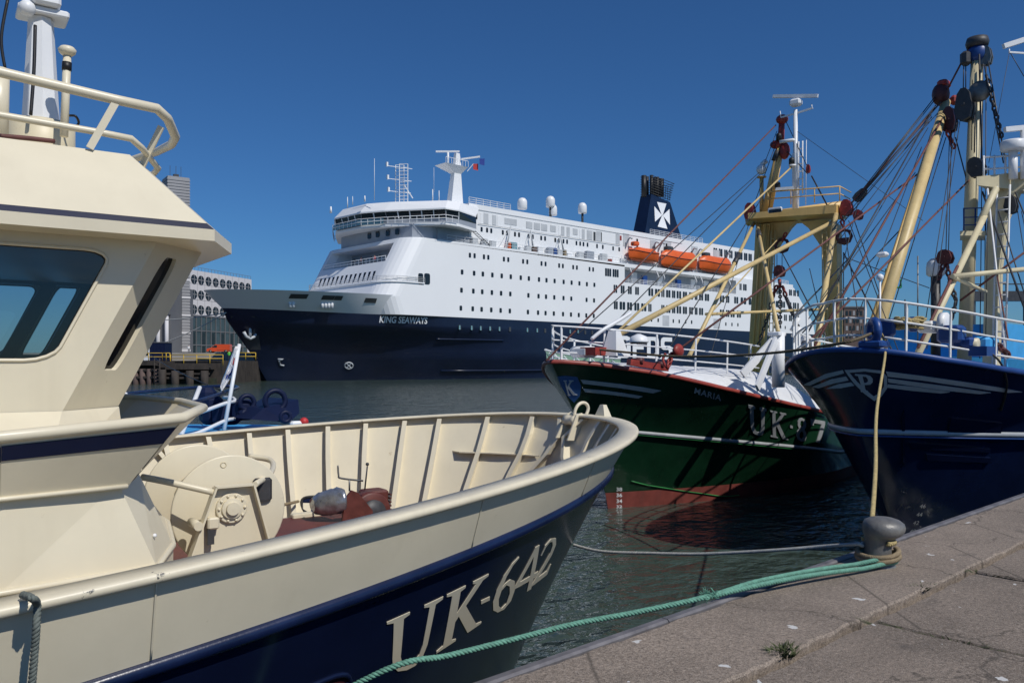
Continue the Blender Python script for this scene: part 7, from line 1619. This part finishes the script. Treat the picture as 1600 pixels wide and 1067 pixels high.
# white building with round windows
A_, B_2 = at(278, 560, 226), at(393, 560, 259); L_ = math.dist(A_[:2], B_2[:2]); yawP = math.atan2(B_2[1] - A_[1], B_2[0] - A_[0])
PB = Frame('porthole_building', A_[0], A_[1], yawP, 4.6, 'white panelled building with rows of round windows behind the ferry bow', 'building')
zt_p = at(278, 418, 226)[2] - 4.6
MB().box((-2, 0, 0), (L_, 22, zt_p)).build('wall', M['white_panel'], PB)
def bpx(px, py):                                            # facade plane y = 0
    p = PB.Y(px, py, 0); return p[0], p[2]
jn = MB()
for py in (447, 471, 494): z = bpx(330, py)[1]; jn.box((-2, -.03, z - .05), (L_, -.005, z + .05))
for px in (285, 297, 308.5, 320, 331, 342, 352.5, 363, 373, 382.5): x = bpx(px, 460)[0]; jn.box((x - .05, -.03, zt_p * .35), (x + .05, -.005, zt_p))
jn.build('panel_joints', M['grey_panel'], PB)
wr_ = 1.25
wmb = MB(); wmb.lathe([(.01, -.12), (wr_ * .92, -.12), (wr_, -.16), (wr_ * 1.06, -.02)], (0, 0, 0), 'y', 20, smooth=False); wme = wmb.build('round_window', M['dark_glass'], data_only=True)
mme = MB().box((-wr_, -.17, -.08), (wr_, -.13, .08)).box((-.08, -.17, -wr_), (.08, -.13, wr_)).build('mullion', M['grey_panel'], data_only=True)
for j, zrow in enumerate((bpx(300, 436)[1], bpx(300, 459.5)[1], bpx(300, 483)[1], bpx(300, 506)[1])):
    for i, px in enumerate((279.5, 291, 303, 314, 325.5, 336.8, 347.7, 357.8, 368, 377.8, 387.4)):
        if j == 3 and i > 1: continue
        x = bpx(px, 450)[0]; w1 = inst('round_window', wme, PB, (x, 0, zrow)); inst('mullion', mme, w1, (0, 0, 0))
x0, x1 = bpx(297, 520)[0], L_ - 3; zg = bpx(300, 493)[1]
GF = MB().box((x0, -.3, 0), (x1, .05, zg)).build('glazed_front', M['far_glazing'], PB)
for k in range(13): x = x0 + (x1 - x0) * k / 12; MB().box((x - .12, -.5, 0), (x + .12, -.3, zg)).build('mullion', M['dark_panel'], GF)
for z in (zg * .33, zg * .66, zg): MB().box((x0, -.48, z - .15), (x1, -.3, z + .15)).build('transom', M['dark_panel'], GF)
for k in range(0, 12, 2): x = x0 + (x1 - x0) * (k + .15) / 12; MB().box((x, -.36, .2), (x + 1.4, -.3, zg * .62)).build('dark_pane', M['dark_glass'], GF)
MB().box((bpx(276, 517)[0], -1.4, bpx(280, 519)[1]), (bpx(291, 517)[0], -.1, bpx(280, 514)[1])).build('entrance_canopy', M['yellow'], PB)
rp_ = MB()
for k in range(24): rp_.bar((L_ * k / 23, .3, zt_p), (L_ * k / 23, .3, zt_p + 1), .05, n=4)
rp_.bar((0, .3, zt_p + 1), (L_, .3, zt_p + 1), .06, n=4); rp_.build('roof_rail', M['dark_panel'], PB)
# grey louvred tower and its lower wing
TW = Frame('grey_tower', *at(262, 560, 205)[:2], yawR + R(35), 4.0, 'tall grey louvred tower rising behind the wheelhouse roof', 'tower')
zt_t = at(268, 284, 212)[2] - 4.0; tw = MB(); tw.box((0, 0, 0), (5.2, 6, zt_t)); tw.build('wall', M['grey_panel'], TW)
for k in range(int(zt_t / .75)):
    if zt_t - k * .75 < 7 or k * .75 < 22: MB().box((-.1, -.12, k * .75), (5.3, -.0, k * .75 + .4)).build('louvre', M['grey_panel'], TW); MB().box((-.12, 0, k * .75), (0, 6.1, k * .75 + .4)).build('louvre', M['grey_panel'], TW)
for k in range(5): MB().box((-.2, -.2, 2.5 + k * 4.4), (5.4, -.12, 3.0 + k * 4.4)).build('floor_band', M['white_panel'], TW)
am = MB()
for x in (1, 2.4, 3.6): am.bar((x, 2, zt_t), (x, 2, zt_t + 3), .06, n=4)
am.cbox((2.4, 2, zt_t + .5), (1.2, 1, .8)); am.build('roof_aerial', M['dark_steel'], TW)
LW = Frame('columned_building', *at(160, 560, 200)[:2], yawR, 4.0, 'dark grey building with pale columns beside the grey tower', 'building')
MB().box((0, 0, 0), (16.5, 14, at(200, 445, 200)[2] - 4)).build('wall', M['dark_panel'], LW)
for k in range(8): MB().bar((1.5 + k * 2.05, -.8, 0), (1.5 + k * 2.05, -.8, at(200, 492, 200)[2] - 4), .45, n=10).build('column', M['white_panel'], LW)
MB().box((0, -1.3, at(200, 492, 200)[2] - 4), (16.5, 0, at(200, 478, 200)[2] - 4)).build('lintel', M['dark_panel'], LW)
# ferry mooring lines to the far quay, and people
def rline(p, q, s_, r_, label):
    o = MB().tube(sag(p, q, s_), r_, 5).build('mooring_line', M['rope_white']); tag(o, label, 'rope', 'ropes')
tag(o, 'thin line from the white flagstaff rising left to the far quay', 'rope', 'ropes') if False else None
bpy.data.objects['mooring_line']['label'] = 'long thin stay line from the white flagstaff toward the far quay'; bpy.data.objects['mooring_line']['category'] = 'rope'; bpy.data.objects['mooring_line']['group'] = 'ropes'
fb_ = FE.wor((-3.5, 1.5, 13.2))
rline(fb_, at(195, 500, 170), .6, .1, 'upper mooring line from the ferry bow to the far shore'); rline(fb_, at(215, 548, 165), .8, .1, 'lower mooring line from the ferry bow to the far shore')

def person(x, y, z, yaw, h, top, legs, label, name='person', arms=0.0):
    f = Frame(name, x, y, yaw, z, label, 'person', 'people'); k = h / 1.75
    vs = [(0, 0, .95), (0, 0, 1.18), (0, 0, 1.4), (0, 0, 1.52), (.02, 0, 1.66), (0, .1, .9), (.01, .11, .5), (0, .11, .06), (.14, .12, .04), (0, -.1, .9), (.03, -.11, .5), (0, -.11, .06), (.14, -.12, .04), (0, .19, 1.4), (.02, .25, 1.13), (.14, .22, .92), (0, -.19, 1.4), (.02, -.25, 1.13), (.14, -.22, .92), (.03, 0, 1.75)]
    ed = [(0, 1), (1, 2), (2, 3), (3, 4), (4, 19), (0, 5), (5, 6), (6, 7), (7, 8), (0, 9), (9, 10), (10, 11), (11, 12), (2, 13), (13, 14), (14, 15), (2, 16), (16, 17), (17, 18)]
    rad = [.14, .135, .15, .055, .09, .095, .065, .045, .04, .095, .065, .045, .04, .06, .045, .035, .06, .045, .035, .06]
    me = bpy.data.meshes.new('body'); me.from_pydata([tuple(c * k for c in v) for v in vs], ed, []); o = bpy.data.objects.new('body', me); COL.objects.link(o); o.parent = f.root
    for m_ in (top, legs, 'skin'): me.materials.append(M[m_])
    sk = o.modifiers.new('skin', 'SKIN'); sk.use_smooth_shade = True
    for i, r_ in enumerate(rad): me.skin_vertices[0].data[i].radius = (r_ * k, r_ * k)
    me.skin_vertices[0].data[0].use_root = True
    ss = o.modifiers.new('sub', 'SUBSURF'); ss.levels = 1; ss.render_levels = 1
    dg = bpy.context.evaluated_depsgraph_get(); m2 = bpy.data.meshes.new_from_object(o.evaluated_get(dg)); o.modifiers.clear(); o.data = m2
    for p in m2.polygons: p.material_index = 2 if p.center.z > 1.47 * k else (1 if p.center.z < .93 * k else 0)
    MB().ball((.0, 0, 1.71 * k), .105 * k, 10, 6, (1, .9, .8)).build('hair', M['cloth_dark'], f)
    return f
pp = FE.wor((-(AF(24.5) + 1.5), 1.2, 24.5)); person(pp[0], pp[1], 24.5, 2.0, 2.1, 'cloth_pink', 'cloth_dark', 'person in pink shirt at the ferry front promenade rail')
pp = FE.wor((-(AF(24.5) + 1.5), 6.4, 24.5)); person(pp[0], pp[1], 24.5, 3.5, 1.9, 'flag_red', 'cloth_dark', 'person in red at the left on the ferry front promenade')
p_ = at(358, 562, 150); person(p_[0], p_[1], 4.0, 1.0, 1.85, 'hivis', 'cloth_dark', 'person in bright green jacket behind the white flag')
p_ = at(295, 548, 186); person(p_[0], p_[1], 5.8, 1.0, 1.8, 'white', 'cloth_dark', 'person in white top before the glazed entrance')

# ------------------------------------------------------------------ bollard and mooring ropes
BL = Frame('mooring_bollard', 6.6, -.33, 0, QUAY_Z, 'grey iron bollard with bulbous head on the quay edge', 'bollard')
rings = []
for z, rx, ry, ox in ((-.02, .135, .135, 0), (.0, .135, .135, 0), (.03, .112, .112, 0), (.07, .102, .102, 0), (.14, .1, .1, .0), (.2, .103, .103, .004), (.225, .125, .12, .018), (.245, .152, .14, .034), (.27, .17, .152, .042), (.3, .176, .156, .045), (.33, .168, .15, .042), (.355, .142, .128, .034), (.372, .1, .09, .026), (.38, .05, .045, .02)):
    # the head's overhang points along the quay, away from the pull of the ropes
    rings.append([(ox * .75 + rx * math.cos(2 * math.pi * k / 32), -ox * .75 + ry * math.sin(2 * math.pi * k / 32), z) for k in range(32)])
MB().loft(rings, smooth=True).build('bollard_casting', M['bollard'], BL)
bw_ = lambda x, y, z: (6.6 + x, -.33 + y, QUAY_Z + z)
def loop(r_, z, tilt, a0, a1, n=22): return [bw_(r_ * math.cos(a0 + (a1 - a0) * i / n), r_ * math.sin(a0 + (a1 - a0) * i / n), z + tilt * math.cos(a0 + (a1 - a0) * i / n)) for i in range(n + 1)]
def rope_thing(path, r_, pitch, mat, label, n=6, step=None):
    o = rope_mesh(path, r_, pitch, 3, n, step).build('mooring_rope', M[mat]); return tag(o, label, 'rope', 'ropes')
hx = H6.off(*H6.find(-5.0, 1.38, 1., 1.95), -1, .03); hw_ = F6.wor(hx)
edge = at(1108, 931, 5.5)
tealA = smooth_path([hw_, at(600, 1047, 4.75), at(700, 1024, 4.9), at(800, 999, 5.05), at(900, 974, 5.2), at(1000, 955, 5.35), edge, at(1180, 909, 5.75), at(1270, 891, 6.1), at(1335, 882, 6.35)] , 6) + loop(.128, .085, .01, R(215), R(-20), 18)
rope_thing(tealA, .018, .075, 'rope_teal', 'teal mooring rope from the cream boat to the bollard', 7)
tealB = smooth_path([at(1100, 934, 5.48), at(1190, 913, 5.72), at(1270, 898, 6.0), at(1350, 888, 6.3)], 6) + loop(.132, .045, .0, R(235), R(330), 8)
rope_thing(tealB, .018, .075, 'rope_teal', 'second leg of the teal rope lying lower at the bollard', 7)
sp_ = MB(); g9 = random.Random(4)
for k in range(70):
    c = V(at(1108 + g9.uniform(-10, 10), 931, 5.5)) + Vector((0, 0, g9.uniform(-.015, .03))); d = Vector((g9.uniform(-1, 1), g9.uniform(-1, 1), g9.uniform(-.5, 1))).normalized() * g9.uniform(.02, .05); sp_.bar(c, c + d, .002, n=3)
tag(sp_.build('rope_fray', M['rope_teal']), 'frayed tuft at the splice of the teal mooring rope', 'rope', 'ropes')
tan = loop(.155, .075, .02, 0, 2 * math.pi * 1.0, 30) + loop(.15, .11, .025, 0, 2 * math.pi * .9, 26)
rope_thing(tan, .02, .05, 'rope_tan', 'thick tan rope looped round the bollard foot', 6)
wt = smooth_path([F6.wor(H6.off(*H6.find(-1.15, 1.75, 1., 1.95), -1, .02)), at(940, 861, 8.2), at(1020, 864, 7.9), at(1100, 865, 7.6), at(1200, 860, 7.2), at(1290, 853, 6.9), bw_(-.12, .1, .17)], 5) + loop(.115, .16, .02, R(130), R(-60), 12)
rope_thing(wt, .015, .05, 'rope_white', 'thin white mooring line sagging over the water to the bollard', 5)
c4 = hb_(1364, 543, -.16); fl4 = FB.wor((c4[0], c4[1], c4[2] + .22))
yl = smooth_path([fl4, FB.wor((c4[0], c4[1] + .12, c4[2] + .2)), FB.wor((c4[0] + .02, c4[1] + .2, c4[2] - .1)), at(1370, 640, 10.6), at(1368, 730, 8.2), bw_(.0, .05, .3)], 6) + [bw_(-.02, -.02, .2)] + loop(.12, .19, .0, R(90), R(-120), 12)
rope_thing(yl, .02, .07, 'rope_yellow', 'yellow mooring rope from the blue boat fairlead down to the bollard', 6)
br = smooth_path([fl4, at(1330, 533, 13.3), at(1290, 540, 13.8), at(1230, 549, 14.8), at(1160, 555, 16), at(1100, 557, 17), at(1040, 556, 17.8), at(985, 551, 18.3), at(935, 546, 18.7)], 5)
rope_thing(br, .026, .1, 'rope_brown', 'brown rope stretched between the bows of the green and blue boats', 5)
